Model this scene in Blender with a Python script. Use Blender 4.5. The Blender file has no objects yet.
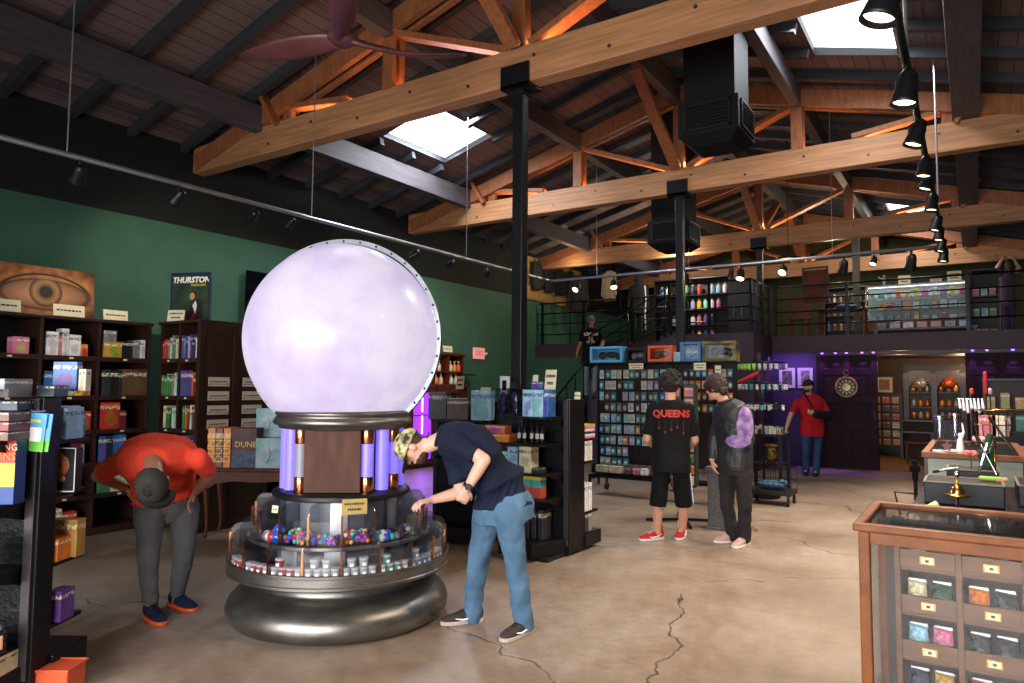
import bpy, bmesh, math, random
from mathutils import Vector, Matrix, noise
PI = math.pi
rnd = random.Random(7)
SC = bpy.context.scene
COL = SC.collection

# ------------------------------------------------------------------ camera
cam_d = bpy.data.cameras.new('camera')
cam = bpy.data.objects.new('camera', cam_d)
COL.objects.link(cam)
cam_d.sensor_width = 36.0
cam_d.lens = 700.1 / 1024 * 36.0
cam_d.clip_start = 0.05
cam_d.clip_end = 200
YAW, PITCH, ROLL = 0.5826, 0.0664, 0.0073
_fw = Vector((-math.sin(YAW)*math.cos(PITCH), math.cos(YAW)*math.cos(PITCH), math.sin(PITCH)))
_rt = Vector((math.cos(YAW), math.sin(YAW), 0))
_up = _rt.cross(_fw)
_r2 = _rt*math.cos(ROLL) + _up*math.sin(ROLL)
_u2 = _up*math.cos(ROLL) - _rt*math.sin(ROLL)
cam.matrix_world = Matrix(((_r2.x, _u2.x, -_fw.x, 0), (_r2.y, _u2.y, -_fw.y, 0), (_r2.z, _u2.z, -_fw.z, 1.574), (0, 0, 0, 1)))
SC.camera = cam

# ------------------------------------------------------------------ colour management, world
SC.view_settings.view_transform = 'Standard'
SC.view_settings.look = 'None'
SC.view_settings.gamma = 1
SC.view_settings.use_curve_mapping = False
SC.view_settings.exposure = 0.12
SC.cycles.max_bounces = 6
SC.cycles.diffuse_bounces = 3
SC.cycles.glossy_bounces = 3
SC.cycles.transmission_bounces = 6
SC.cycles.transparent_max_bounces = 24
SC.cycles.sample_clamp_indirect = 4
SC.cycles.caustics_reflective = False
SC.cycles.caustics_refractive = False
W = bpy.data.worlds.new('overcast_sky')
SC.world = W
W.use_nodes = True
W.node_tree.nodes['Background'].inputs[0].default_value = (0.86, 0.92, 1.0, 1)
W.node_tree.nodes['Background'].inputs[1].default_value = 3.0

def lamp(name, kind, loc, energy, color, size=None, size_y=None, target=None, spot=None, blend=0.5, soft=None):
    d = bpy.data.lights.new(name, kind)
    o = bpy.data.objects.new(name, d)
    COL.objects.link(o)
    o.location = loc
    d.energy = energy
    d.color = color
    if kind == 'AREA':
        d.shape = 'RECTANGLE'
        d.size = size
        d.size_y = size_y or size
    if kind == 'SPOT':
        d.spot_size = spot or 0.8
        d.spot_blend = blend
    if soft is not None and kind in ('SPOT', 'POINT'):
        d.shadow_soft_size = soft
    if target is not None:
        o.rotation_euler = (Vector(target) - Vector(loc)).to_track_quat('-Z', 'Y').to_euler()
    return o

# daylight through the shop-front windows behind the camera and through the skylights
lamp('shopfront_daylight', 'AREA', (-1.6, -2.95, 1.75), 430, (1.0, 0.97, 0.94), 5.6, 2.5, target=(-2.4, 6, -0.6)).data.spread = math.radians(120)
lamp('skylight_daylight', 'AREA', (-7.1, 8.7, 5.75), 220, (0.85, 0.92, 1.0), 0.9, 1.35, target=(-6.5, 8.4, 0))
lamp('skylight_daylight', 'AREA', (-1.14, 8.8, 5.85), 110, (0.9, 0.95, 1.0), 0.9, 1.35, target=(-1.6, 7.9, 0))
lamp('skylight_daylight', 'AREA', (-1.14, 18.9, 5.85), 60, (0.9, 0.95, 1.0), 0.9, 1.35, target=(-1.14, 18.9, 0))

# ------------------------------------------------------------------ materials
def lin(c):
    if isinstance(c, str):
        c = c.lstrip('#')
        c = tuple(int(c[i:i+2], 16)/255 for i in (0, 2, 4))
        return tuple(((v/12.92) if v <= 0.04045 else ((v+0.055)/1.055)**2.4) for v in c)
    return tuple(c)

_mats = {}
def mat(name, color, rough=0.5, metal=0.0, var=0.0, scale=6.0, stretch=(1, 1, 1), bump=0.0, bscale=None, emit=None, estr=0.0,
        trans=0.0, alpha=1.0, coat=0.0, color2=None, spec=0.5, coords='Object', sheen=0.0, detail=5, ior=1.45):
    if name in _mats:
        return _mats[name]
    m = bpy.data.materials.new(name)
    m.use_nodes = True
    nt = m.node_tree
    N = nt.nodes
    b = N['Principled BSDF']
    c = lin(color)
    b.inputs['Base Color'].default_value = (*c, 1)
    b.inputs['Roughness'].default_value = rough
    b.inputs['Metallic'].default_value = metal
    b.inputs['Specular IOR Level'].default_value = spec
    b.inputs['Transmission Weight'].default_value = trans
    b.inputs['IOR'].default_value = ior
    b.inputs['Alpha'].default_value = alpha
    b.inputs['Coat Weight'].default_value = coat
    b.inputs['Sheen Weight'].default_value = sheen
    if emit is not None:
        b.inputs['Emission Color'].default_value = (*lin(emit), 1)
        b.inputs['Emission Strength'].default_value = estr
    if var or bump or color2:
        tc = N.new('ShaderNodeTexCoord')
        mp = N.new('ShaderNodeMapping')
        mp.inputs['Scale'].default_value = stretch
        nt.links.new(tc.outputs[coords], mp.inputs[0])
        nz = N.new('ShaderNodeTexNoise')
        nz.inputs['Scale'].default_value = scale
        nz.inputs['Detail'].default_value = detail
        nt.links.new(mp.outputs[0], nz.inputs['Vector'])
        if var or color2:
            mx = N.new('ShaderNodeMix')
            mx.data_type = 'RGBA'
            c2 = lin(color2) if color2 else tuple(v*(1-var) for v in c)
            c1 = c if color2 else tuple(min(1, v*(1+var)) for v in c)
            mx.inputs['A'].default_value = (*c1, 1)
            mx.inputs['B'].default_value = (*c2, 1)
            rp = N.new('ShaderNodeMapRange')
            rp.inputs['From Min'].default_value = 0.35
            rp.inputs['From Max'].default_value = 0.65
            nt.links.new(nz.outputs['Fac'], rp.inputs['Value'])
            nt.links.new(rp.outputs[0], mx.inputs['Factor'])
            nt.links.new(mx.outputs['Result'], b.inputs['Base Color'])
        if bump:
            bp = N.new('ShaderNodeBump')
            bp.inputs['Strength'].default_value = bump
            bp.inputs['Distance'].default_value = 0.02
            src = nz
            if bscale:
                src = N.new('ShaderNodeTexNoise')
                src.inputs['Scale'].default_value = bscale
                src.inputs['Detail'].default_value = 4
                nt.links.new(mp.outputs[0], src.inputs['Vector'])
            nt.links.new(src.outputs['Fac'], bp.inputs['Height'])
            nt.links.new(bp.outputs[0], b.inputs['Normal'])
    _mats[name] = m
    return m

# ------------------------------------------------------------------ geometry
class MB:
    def __init__(self):
        self.v = []
        self.f = []
    def add(self, vs, fs):
        n = len(self.v)
        self.v += [tuple(v) for v in vs]
        self.f += [tuple(i+n for i in f) for f in fs]
        return self
    def box(self, x0, x1, y0, y1, z0, z1, M=None):
        vs = [(x0, y0, z0), (x1, y0, z0), (x1, y1, z0), (x0, y1, z0), (x0, y0, z1), (x1, y0, z1), (x1, y1, z1), (x0, y1, z1)]
        if M is not None:
            vs = [M @ Vector(v) for v in vs]
        return self.add(vs, [(0, 3, 2, 1), (4, 5, 6, 7), (0, 1, 5, 4), (1, 2, 6, 5), (2, 3, 7, 6), (3, 0, 4, 7)])
    def cbox(self, c, s, M=None):
        return self.box(c[0]-s[0]/2, c[0]+s[0]/2, c[1]-s[1]/2, c[1]+s[1]/2, c[2]-s[2]/2, c[2]+s[2]/2, M)
    def beam(self, p, q, w, h, up=(0, 0, 1)):
        p, q = Vector(p), Vector(q)
        d = (q-p)
        L = d.length
        d.normalize()
        u = Vector(up)
        s = d.cross(u)
        if s.length < 1e-5:
            s = d.cross(Vector((0, 1, 0)))
        s.normalize()
        u = s.cross(d)
        vs = []
        for t in (p, q):
            for a, b in ((-1, -1), (1, -1), (1, 1), (-1, 1)):
                vs.append(t + s*a*w/2 + u*b*h/2)
        return self.add(vs, [(0, 1, 2, 3), (7, 6, 5, 4), (0, 4, 5, 1), (1, 5, 6, 2), (2, 6, 7, 3), (3, 7, 4, 0)])
    def tube(self, pts, r, n=8, caps=True):
        pts = [Vector(p) for p in pts]
        rr = r if isinstance(r, (list, tuple)) else [r]*len(pts)
        rings = []
        prev = None
        for i, p in enumerate(pts):
            if i == 0: d = pts[1]-p
            elif i == len(pts)-1: d = p-pts[i-1]
            else: d = (pts[i+1]-p).normalized() + (p-pts[i-1]).normalized()
            d.normalize()
            if prev is None:
                s = d.orthogonal().normalized()
            else:
                s = (prev - d*prev.dot(d)).normalized()
            prev = s
            t = d.cross(s)
            rings.append([p + (s*math.cos(2*PI*k/n) + t*math.sin(2*PI*k/n))*rr[i] for k in range(n)])
        vs = [v for g in rings for v in g]
        fs = []
        for i in range(len(pts)-1):
            for k in range(n):
                a, b = i*n+k, i*n+(k+1) % n
                fs.append((a, b, b+n, a+n))
        if caps:
            fs.append(tuple(reversed(range(n))))
            fs.append(tuple(range((len(pts)-1)*n, len(pts)*n)))
        return self.add(vs, fs)
    def capsule(self, p, q, r0, r1, n=12):
        p, q = Vector(p), Vector(q)
        d = (q-p)
        if d.length < 1e-6: d = Vector((0, 0, 1e-4))
        d.normalize()
        pts, rr = [], []
        for a in (-86, -60, -30): pts.append(p + d*r0*math.sin(math.radians(a))); rr.append(r0*math.cos(math.radians(a)))
        pts.append(p); rr.append(r0)
        pts.append(q); rr.append(r1)
        for a in (30, 60, 86): pts.append(q + d*r1*math.sin(math.radians(a))); rr.append(r1*math.cos(math.radians(a)))
        return self.tube(pts, rr, n)
    def lathe(self, prof, c=(0, 0, 0), n=48, a0=0, a1=2*PI, M=None):
        full = abs(a1-a0-2*PI) < 1e-6
        m = n if full else n+1
        vs = []
        for (r, z) in prof:
            for k in range(m):
                a = a0+(a1-a0)*k/n
                v = Vector((c[0]+r*math.cos(a), c[1]+r*math.sin(a), c[2]+z))
                if M is not None: v = M @ v
                vs.append(v)
        fs = []
        for i in range(len(prof)-1):
            for k in range(n):
                a, b = i*m+k, i*m+(k+1) % m
                fs.append((a, b, b+m, a+m))
        return self.add(vs, fs)
    def disc(self, r, c, n=32):
        vs = [(c[0]+r*math.cos(2*PI*k/n), c[1]+r*math.sin(2*PI*k/n), c[2]) for k in range(n)]
        return self.add(vs, [tuple(range(n))])
    def ell(self, c, r, M=None, nu=14, nv=10):
        vs = []
        for i in range(nv+1):
            t = PI*i/nv
            st = max(math.sin(t), 0.02)
            for k in range(nu):
                a = 2*PI*k/nu
                v = Vector((r[0]*st*math.cos(a), r[1]*st*math.sin(a), r[2]*math.cos(t)))
                if M is not None: v = M @ v
                vs.append(v + Vector(c))
        fs = []
        for i in range(nv):
            for k in range(nu):
                a, b = i*nu+k, i*nu+(k+1) % nu
                fs.append((a, a+nu, b+nu, b))
        fs.append(tuple(range(nu)))
        fs.append(tuple(reversed(range(nv*nu, (nv+1)*nu))))
        return self.add(vs, fs)
    def loft(self, secs, n=20):
        # secs: (center, side half-vector, front half-vector) ; closed ellipse-ish rings
        vs = []
        for c, s, f in secs:
            c, s, f = Vector(c), Vector(s), Vector(f)
            for k in range(n):
                a = 2*PI*k/n
                ca, sa = math.cos(a), math.sin(a)
                ca = math.copysign(abs(ca)**0.85, ca); sa = math.copysign(abs(sa)**0.85, sa)
                vs.append(c + s*ca + f*sa)
        fs = []
        for i in range(len(secs)-1):
            for k in range(n):
                a, b = i*n+k, i*n+(k+1) % n
                fs.append((a, b, b+n, a+n))
        fs.append(tuple(reversed(range(n))))
        fs.append(tuple(range((len(secs)-1)*n, len(secs)*n)))
        return self.add(vs, fs)
    def prism(self, poly, z0, z1, M=None):
        n = len(poly)
        vs = [Vector((x, y, z0)) for x, y in poly] + [Vector((x, y, z1)) for x, y in poly]
        if M is not None: vs = [M @ v for v in vs]
        fs = [tuple(reversed(range(n))), tuple(range(n, 2*n))]
        for k in range(n):
            j = (k+1) % n
            fs.append((k, j, j+n, k+n))
        return self.add(vs, fs)

def tag(o, label=None, cat=None, group=None, kind=None):
    if label: o['label'] = label
    if cat: o['category'] = cat
    if group: o['group'] = group
    if kind: o['kind'] = kind
    return o

def obj(name, mb, m, parent=None, loc=(0, 0, 0), rot=(0, 0, 0), bevel=0.0, smooth=False, label=None):
    me = bpy.data.meshes.new(name)
    me.from_pydata([tuple(v) for v in mb.v], [], mb.f)
    bm = bmesh.new()
    bm.from_mesh(me)
    bmesh.ops.recalc_face_normals(bm, faces=bm.faces)
    bm.to_mesh(me)
    bm.free()
    if smooth:
        me.polygons.foreach_set('use_smooth', [True]*len(me.polygons))
    me.materials.append(m)
    o = bpy.data.objects.new(name, me)
    COL.objects.link(o)
    o.location = loc
    o.rotation_euler = rot
    if parent: o.parent = parent
    if bevel:
        b = o.modifiers.new('bevel', 'BEVEL')
        b.width = bevel
        b.segments = 2
        b.limit_method = 'ANGLE'
        b.angle_limit = 0.6
    if smooth == 'auto':
        me.set_sharp_from_angle(angle=0.6)
    if label: o['label'] = label
    return o

def thing(name, label, cat, loc=(0, 0, 0), rz=0.0, group=None):
    o = bpy.data.objects.new(name, None)
    COL.objects.link(o)
    o.location = loc
    o.rotation_euler = (0, 0, rz)
    o.empty_display_size = 0.1
    return tag(o, label, cat, group)

def dup(root, loc=None, rot=None, label=None, group=None):
    r = root.copy(); COL.objects.link(r)
    if loc is not None: r.location = loc
    if rot is not None: r.rotation_euler = rot
    if label: r['label'] = label
    if group: r['group'] = group
    for ch in root.children:
        c = ch.copy(); COL.objects.link(c); c.parent = r
        for g in ch.children:
            d = g.copy(); COL.objects.link(d); d.parent = c
    return r

def struct(name, mb, m, **k):
    o = obj(name, mb, m, **k)
    o['kind'] = 'structure'
    return o

def lettering(text, size, m, parent, loc, rot=(PI/2, 0, 0), align='CENTER', name='lettering', extrude=0.001, shear=0.0, sx=1.0, bold=0.0):
    cu = bpy.data.curves.new('txt', 'FONT')
    cu.body = text
    cu.size = size
    cu.align_x = align
    cu.align_y = 'CENTER'
    cu.extrude = extrude
    cu.offset = bold
    cu.shear = shear
    cu.resolution_u = 2
    t = bpy.data.objects.new('txt', cu)
    me = bpy.data.meshes.new_from_object(t)
    me.name = name
    bpy.data.objects.remove(t)
    bpy.data.curves.remove(cu)
    me.materials.clear()
    me.materials.append(m)
    o = bpy.data.objects.new(name, me)
    COL.objects.link(o)
    o.parent = parent
    o.location = loc
    o.rotation_euler = rot
    o.scale = (sx, 1, 1)
    return o
# ------------------------------------------------------------------ shared materials
RX = -3.82                       # ridge line
XL, XR = -9.49, 1.85              # side walls
def roofz(x): return 6.575 - 0.265*abs(x-RX)

wood = mat('glulam_wood', '#a97750', 0.55, var=0.22, scale=3.0, stretch=(0.5, 6, 9), bump=0.15)
wood_y = mat('glulam_wood_web', '#8f5633', 0.55, var=0.2, scale=5.0, stretch=(4, 4, 1), bump=0.1)
steel = mat('black_painted_steel', '#15161a', 0.35, 0.2, var=0.1, scale=9)
black = mat('matt_black_paint', '#0e0e10', 0.45, var=0.15, scale=12)
blackm = mat('black_metal', '#131316', 0.35, 0.6, var=0.1, scale=20)
pipe_m = mat('silver_pipe', '#a8a8ac', 0.35, 0.8, var=0.05, scale=8)
dark_beam = mat('dark_stained_beam', '#4a4348', 0.65, var=0.2, scale=4, stretch=(6, 0.6, 6), bump=0.15)
rafter_m = mat('dark_grey_rafter', '#2f3036', 0.7, var=0.15, scale=4, stretch=(0.6, 6, 6))
darkwood = mat('dark_walnut', '#2d1913', 0.4, var=0.25, scale=4, stretch=(3, 3, 0.6), bump=0.08)
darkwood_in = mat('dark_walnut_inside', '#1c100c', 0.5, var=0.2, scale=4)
purple_p = mat('dark_plum_paint', '#43303d', 0.6, var=0.08, scale=4)
purple_d = mat('dark_plum_door', '#28181c', 0.6, var=.15, scale=5, stretch=(3, 3, .7), spec=.12)
card = mat('cream_card', '#d8cfae', 0.7, var=0.05, scale=20)
def clear(name, tint=(1, 1, 1), refl=1.0, haze=0.0, rough=.03):
    m = bpy.data.materials.new(name); m.use_nodes = True
    nt = m.node_tree; N = nt.nodes; N.remove(N['Principled BSDF'])
    out = N['Material Output']
    tr = N.new('ShaderNodeBsdfTransparent'); tr.inputs[0].default_value = (*tint, 1)
    gl = N.new('ShaderNodeBsdfGlossy'); gl.inputs['Roughness'].default_value = rough
    fr = N.new('ShaderNodeLayerWeight'); fr.inputs[0].default_value = .5
    pw = N.new('ShaderNodeMath'); pw.operation = 'POWER'; pw.inputs[1].default_value = 4.0
    nt.links.new(fr.outputs['Facing'], pw.inputs[0])
    mu = N.new('ShaderNodeMath'); mu.operation = 'MULTIPLY_ADD'; mu.inputs[1].default_value = .6*refl; mu.inputs[2].default_value = .025+haze; mu.use_clamp = True
    nt.links.new(pw.outputs[0], mu.inputs[0])
    mx = N.new('ShaderNodeMixShader'); nt.links.new(mu.outputs[0], mx.inputs[0]); nt.links.new(tr.outputs[0], mx.inputs[1]); nt.links.new(gl.outputs[0], mx.inputs[2])
    nt.links.new(mx.outputs[0], out.inputs[0])
    return m
glass = clear('clear_glass', (.97, .98, .98))
ink = mat('black_ink', '#161412', 0.6)
white_p = mat('white_paper', '#e6e6ea', 0.6, var=0.03, scale=20)
chrome = mat('chrome', '#c8c8cc', 0.18, 1.0)
brass = mat('brass', '#b98d46', 0.25, 1.0)
copper = mat('polished_copper', '#c07a52', 0.22, 1.0, var=0.1, scale=10)

# floor: stained polished concrete with joints and cracks
def floor_material():
    m = bpy.data.materials.new('stained_concrete')
    m.use_nodes = True
    nt = m.node_tree; N = nt.nodes; L = nt.links
    b = N['Principled BSDF']
    tc = N.new('ShaderNodeTexCoord')
    n1 = N.new('ShaderNodeTexNoise'); n1.inputs['Scale'].default_value = 0.55; n1.inputs['Detail'].default_value = 8; n1.inputs['Roughness'].default_value = 0.62
    n2 = N.new('ShaderNodeTexNoise'); n2.inputs['Scale'].default_value = 9; n2.inputs['Detail'].default_value = 8; n2.inputs['Roughness'].default_value = 0.7
    for n in (n1, n2): L.new(tc.outputs['Object'], n.inputs['Vector'])
    cr = N.new('ShaderNodeValToRGB')
    e = cr.color_ramp.elements
    e[0].position = 0.3; e[0].color = (*lin('#5b493c'), 1)
    e[1].position = 0.72; e[1].color = (*lin('#a59a90'), 1)
    k = e.new(0.5); k.color = (*lin('#8b7868'), 1)
    L.new(n1.outputs['Fac'], cr.inputs[0])
    mx = N.new('ShaderNodeMix'); mx.data_type = 'RGBA'; mx.blend_type = 'MULTIPLY'
    mr = N.new('ShaderNodeMapRange'); mr.inputs['From Min'].default_value = 0.3; mr.inputs['From Max'].default_value = 0.7; mr.inputs['To Min'].default_value = 0.72; mr.inputs['To Max'].default_value = 1.18
    L.new(n2.outputs['Fac'], mr.inputs['Value'])
    L.new(cr.outputs[0], mx.inputs['A']); L.new(mr.outputs[0], mx.inputs['B']); mx.inputs['Factor'].default_value = 1
    # hairline cracks: voronoi edges with wobble
    wob = N.new('ShaderNodeTexNoise'); wob.inputs['Scale'].default_value = 2.2; wob.inputs['Detail'].default_value = 6
    L.new(tc.outputs['Object'], wob.inputs['Vector'])
    add = N.new('ShaderNodeVectorMath'); add.operation = 'MULTIPLY_ADD'
    add.inputs[1].default_value = (0.55, 0.55, 0.0)
    L.new(wob.outputs['Color'], add.inputs[0]); L.new(tc.outputs['Object'], add.inputs[2])
    vo = N.new('ShaderNodeTexVoronoi'); vo.feature = 'DISTANCE_TO_EDGE'; vo.inputs['Scale'].default_value = 0.42
    L.new(add.outputs[0], vo.inputs['Vector'])
    lt = N.new('ShaderNodeMapRange'); lt.inputs['From Min'].default_value = 0.0; lt.inputs['From Max'].default_value = 0.0042
    L.new(vo.outputs['Distance'], lt.inputs['Value'])
    # only keep part of the cracks
    n3 = N.new('ShaderNodeTexNoise'); n3.inputs['Scale'].default_value = 0.45; L.new(tc.outputs['Object'], n3.inputs['Vector'])
    g = N.new('ShaderNodeMath'); g.operation = 'GREATER_THAN'; g.inputs[1].default_value = 0.56; L.new(n3.outputs['Fac'], g.inputs[0])
    mxm = N.new('ShaderNodeMath'); mxm.operation = 'MAXIMUM'; L.new(lt.outputs[0], mxm.inputs[0]); L.new(g.outputs[0], mxm.inputs[1])
    m2 = N.new('ShaderNodeMix'); m2.data_type = 'RGBA'
    m2.inputs['A'].default_value = (*lin('#2a1f18'), 1)
    L.new(mxm.outputs[0], m2.inputs['Factor']); L.new(mx.outputs['Result'], m2.inputs['B'])
    L.new(m2.outputs['Result'], b.inputs['Base Color'])
    rr = N.new('ShaderNodeMapRange'); rr.inputs['To Min'].default_value = 0.28; rr.inputs['To Max'].default_value = 0.5
    L.new(n2.outputs['Fac'], rr.inputs['Value']); L.new(rr.outputs[0], b.inputs['Roughness'])
    bp = N.new('ShaderNodeBump'); bp.inputs['Strength'].default_value = 0.25; bp.inputs['Distance'].default_value = 0.01
    L.new(mxm.outputs[0], bp.inputs['Height']); L.new(bp.outputs[0], b.inputs['Normal'])
    return m

def plank_material():
    m = bpy.data.materials.new('roof_boards')
    m.use_nodes = True
    nt = m.node_tree; N = nt.nodes; L = nt.links
    b = N['Principled BSDF']; b.inputs['Roughness'].default_value = 0.75
    tc = N.new('ShaderNodeTexCoord')
    sx = N.new('ShaderNodeSeparateXYZ'); L.new(tc.outputs['Object'], sx.inputs[0])
    dv = N.new('ShaderNodeMath'); dv.operation = 'DIVIDE'; dv.inputs[1].default_value = 0.17; L.new(sx.outputs['X'], dv.inputs[0])
    fr = N.new('ShaderNodeMath'); fr.operation = 'FRACT'; L.new(dv.outputs[0], fr.inputs[0])
    fl = N.new('ShaderNodeMath'); fl.operation = 'FLOOR'; L.new(dv.outputs[0], fl.inputs[0])
    wn = N.new('ShaderNodeTexWhiteNoise'); wn.noise_dimensions = '1D'; L.new(fl.outputs[0], wn.inputs['W'])
    mp = N.new('ShaderNodeMapping'); mp.inputs['Scale'].default_value = (8, 0.7, 1); L.new(tc.outputs['Object'], mp.inputs[0])
    nz = N.new('ShaderNodeTexNoise'); nz.inputs['Scale'].default_value = 2.5; nz.inputs['Detail'].default_value = 6; L.new(mp.outputs[0], nz.inputs['Vector'])
    ad = N.new('ShaderNodeMath'); ad.operation = 'ADD'; L.new(wn.outputs['Value'], ad.inputs[0]); L.new(nz.outputs['Fac'], ad.inputs[1])
    cr = N.new('ShaderNodeValToRGB'); e = cr.color_ramp.elements
    e[0].position = 0.35; e[0].color = (*lin('#42383a'), 1); e[1].position = 1.4/1.5; e[1].color = (*lin('#6e5a57'), 1)
    L.new(ad.outputs[0], cr.inputs[0])
    gt = N.new('ShaderNodeMath'); gt.operation = 'GREATER_THAN'; gt.inputs[1].default_value = 0.06; L.new(fr.outputs[0], gt.inputs[0])
    mx = N.new('ShaderNodeMix'); mx.data_type = 'RGBA'; mx.inputs['A'].default_value = (*lin('#151211'), 1)
    L.new(gt.outputs[0], mx.inputs['Factor']); L.new(cr.outputs[0], mx.inputs['B']); L.new(mx.outputs['Result'], b.inputs['Base Color'])
    return m

green = mat('green_wall_paint', '#37604c', 0.7, var=0.08, scale=2.5, bump=0.05, bscale=60)
black_green = mat('black_green_upper_wall', '#0d1310', 0.8, var=0.1, scale=3)  # even near-black green tone for the left wall above its level edge
olive = mat('olive_wall_paint', '#4d4f2c', 0.7, var=0.08, scale=2)
violet = mat('violet_wall_paint', '#4a3565', 0.7, var=0.08, scale=2)
plaster = mat('pale_plaster', '#8d8a84', 0.8, var=0.05, scale=2)
brown_wall = mat('brown_wall_paint', '#3a2418', 0.6, var=0.1, scale=2)

# ------------------------------------------------------------------ room shell
YB, YF, YE = -3.0, 15.6, 22.4      # shop front, ground-floor rear wall, far end of building
struct('floor', MB().box(XL-.3, XR+.3, YB-.3, YE+.3, -0.2, 0), floor_material())
struct('wall_left', MB().box(XL-0.2, XL, YB, YE, 0, 3.875), green)
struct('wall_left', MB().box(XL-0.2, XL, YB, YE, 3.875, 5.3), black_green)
struct('wall_left', MB().box(XL, -8.32, YB, 5.42, 0, 2.2), green)
struct('wall_right', MB().box(XR, XR+0.2, YB, YE, 0, 5.3), mat('grey_green_wall', '#3f4a3e', 0.7, var=.06, scale=2))
# shop front wall with four window openings (behind the camera)
mbw = MB()
mbw.box(XL, XR, YB-.2, YB, 0, 0.45); mbw.box(XL, XR, YB-.2, YB, 3.05, 6.8)
xs = [XL, -8.6, -5.9, -5.6, -3.6, -3.3, -1.3, -1.0, 1.0, XR]
for i in range(0, 10, 2): mbw.box(xs[i], xs[i+1], YB-.2, YB, 0.45, 3.05)
struct('wall_front', mbw, plaster)
for i in range(4):
    x0, x1 = xs[1+2*i], xs[2+2*i]
    f = struct('window_%d' % (i+1), MB().box(x0, x1, YB-.1, YB-.06, 0.45, 0.5).box(x0, x1, YB-.1, YB-.06, 3.0, 3.05).box(x0, x0+.05, YB-.1, YB-.06, .5, 3).box(x1-.05, x1, YB-.1, YB-.06, .5, 3).box(x0, x1, YB-.1, YB-.06, 1.7, 1.75).box((x0+x1)/2-.02, (x0+x1)/2+.02, YB-.1, YB-.06, .5, 3), black)
    obj('pane', MB().box(x0+.05, x1-.05, YB-.085, YB-.075, .5, 3), glass, parent=f)
struct('wall_rear', MB().box(XL, XR, YE, YE+.2, 0, 6.8), olive)
# ceiling: two slopes with skylight openings
def slope(name, xa, xb, holes):
    ys = sorted({YB-.2, YE+.2, *[h[2] for h in holes], *[h[3] for h in holes]})
    xx = sorted({xa, xb, *[h[0] for h in holes], *[h[1] for h in holes]})
    mb = MB()
    for i in range(len(xx)-1):
        for j in range(len(ys)-1):
            cx, cy = (xx[i]+xx[i+1])/2, (ys[j]+ys[j+1])/2
            if any(h[0] < cx < h[1] and h[2] < cy < h[3] for h in holes): continue
            a, b = xx[i], xx[i+1]
            za, zb = roofz(a), roofz(b)
            vs = [(a, ys[j], za), (b, ys[j], zb), (b, ys[j+1], zb), (a, ys[j+1], za)]
            vs += [(x, y, z+.12) for x, y, z in vs]
            mb.add(vs, [(0, 3, 2, 1), (4, 5, 6, 7), (0, 1, 5, 4), (1, 2, 6, 5), (2, 3, 7, 6), (3, 0, 4, 7)])
    return struct(name, mb, PLANK)
PLANK = plank_material()
HL = [(-7.74, -6.64, 7.9, 9.52), (-7.74, -6.64, 17.9, 19.4)]
HR = [(-1.66, -0.62, 7.95, 9.72), (-1.66, -0.62, 18.2, 19.7)]
slope('ceiling', XL-.2, RX, HL)
slope('ceiling', RX, XR+.2, HR)
sky_glow = mat('skylight_diffuser', '#ffffff', 0.6, emit='#f2f6ff', estr=3.2)
sky_frame = mat('skylight_frame', '#3b3d42', 0.5)
for i, (x0, x1, y0, y1) in enumerate(HL+HR):
    z0, z1 = roofz(x0), roofz(x1)
    def q(x): return roofz(x)+.10
    fr = MB()
    for (a, b, c, d) in ((x0, x0+.04, y0, y1), (x1-.04, x1, y0, y1), (x0, x1, y0, y0+.04), (x0, x1, y1-.04, y1)):
        vs = [(a, c, q(a)-.1), (b, c, q(b)-.1), (b, d, q(b)-.1), (a, d, q(a)-.1)]
        vs += [(x, y, z+.12) for x, y, z in vs]
        fr.add(vs, [(0, 3, 2, 1), (4, 5, 6, 7), (0, 1, 5, 4), (1, 2, 6, 5), (2, 3, 7, 6), (3, 0, 4, 7)])
    f = struct('window_%d' % (i+5), fr, sky_frame)
    vs = [(x0+.04, y0+.04, q(x0)), (x1-.04, y0+.04, q(x1)), (x1-.04, y1-.04, q(x1)), (x0+.04, y1-.04, q(x0))]
    vs += [(x, y, z+.02) for x, y, z in vs]
    obj('diffuser_pane', MB().add(vs, [(0, 3, 2, 1), (4, 5, 6, 7), (0, 1, 5, 4), (1, 2, 6, 5), (2, 3, 7, 6), (3, 0, 4, 7)]), sky_glow, parent=f)

# rafters (part of the ceiling structure)
for side in (-1, 1):
    mb = MB()
    xe = XL if side < 0 else XR
    y = YB+.35
    while y < YE:
        hit = [h for h in (HL if side < 0 else HR) if h[2]-.03 < y < h[3]+.03]
        segs = [(RX, xe)]
        if hit:
            h = hit[0]
            segs = [(RX, h[1] if side < 0 else h[0]), (h[0] if side < 0 else h[1], xe)]
        for a, b in segs:
            mb.beam((a, y, roofz(a)-.06), (b, y, roofz(b)-.06), 0.085, 0.135)
        y += 0.757
    struct('trim_rafters', mb, rafter_m)

# purlins
n = 0
for x, w, h, txt in ((-7.97, .16, .34, 'outer purlin beam above the green wall side'), (-5.6, .14, .29, 'inner purlin beam left of the ridge, lit by the long skylight'),
               (RX, .14, .34, 'ridge beam along the peak of the roof above the steel columns'), (-2.03, .14, .29, 'inner purlin beam right of the ridge, beside the ducting'),
               (0.02, .30, .34, 'thick doubled outer purlin beam at the top right')):
    o = obj('roof_purlin', MB().box(x-w/2, x+w/2, YB, YE, -h, 0), dark_beam, loc=(0, 0, roofz(x)-.125 - (0 if x == RX else .02)), bevel=.008)
    tag(o, 'dark stained timber ' + txt, 'beam')

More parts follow.
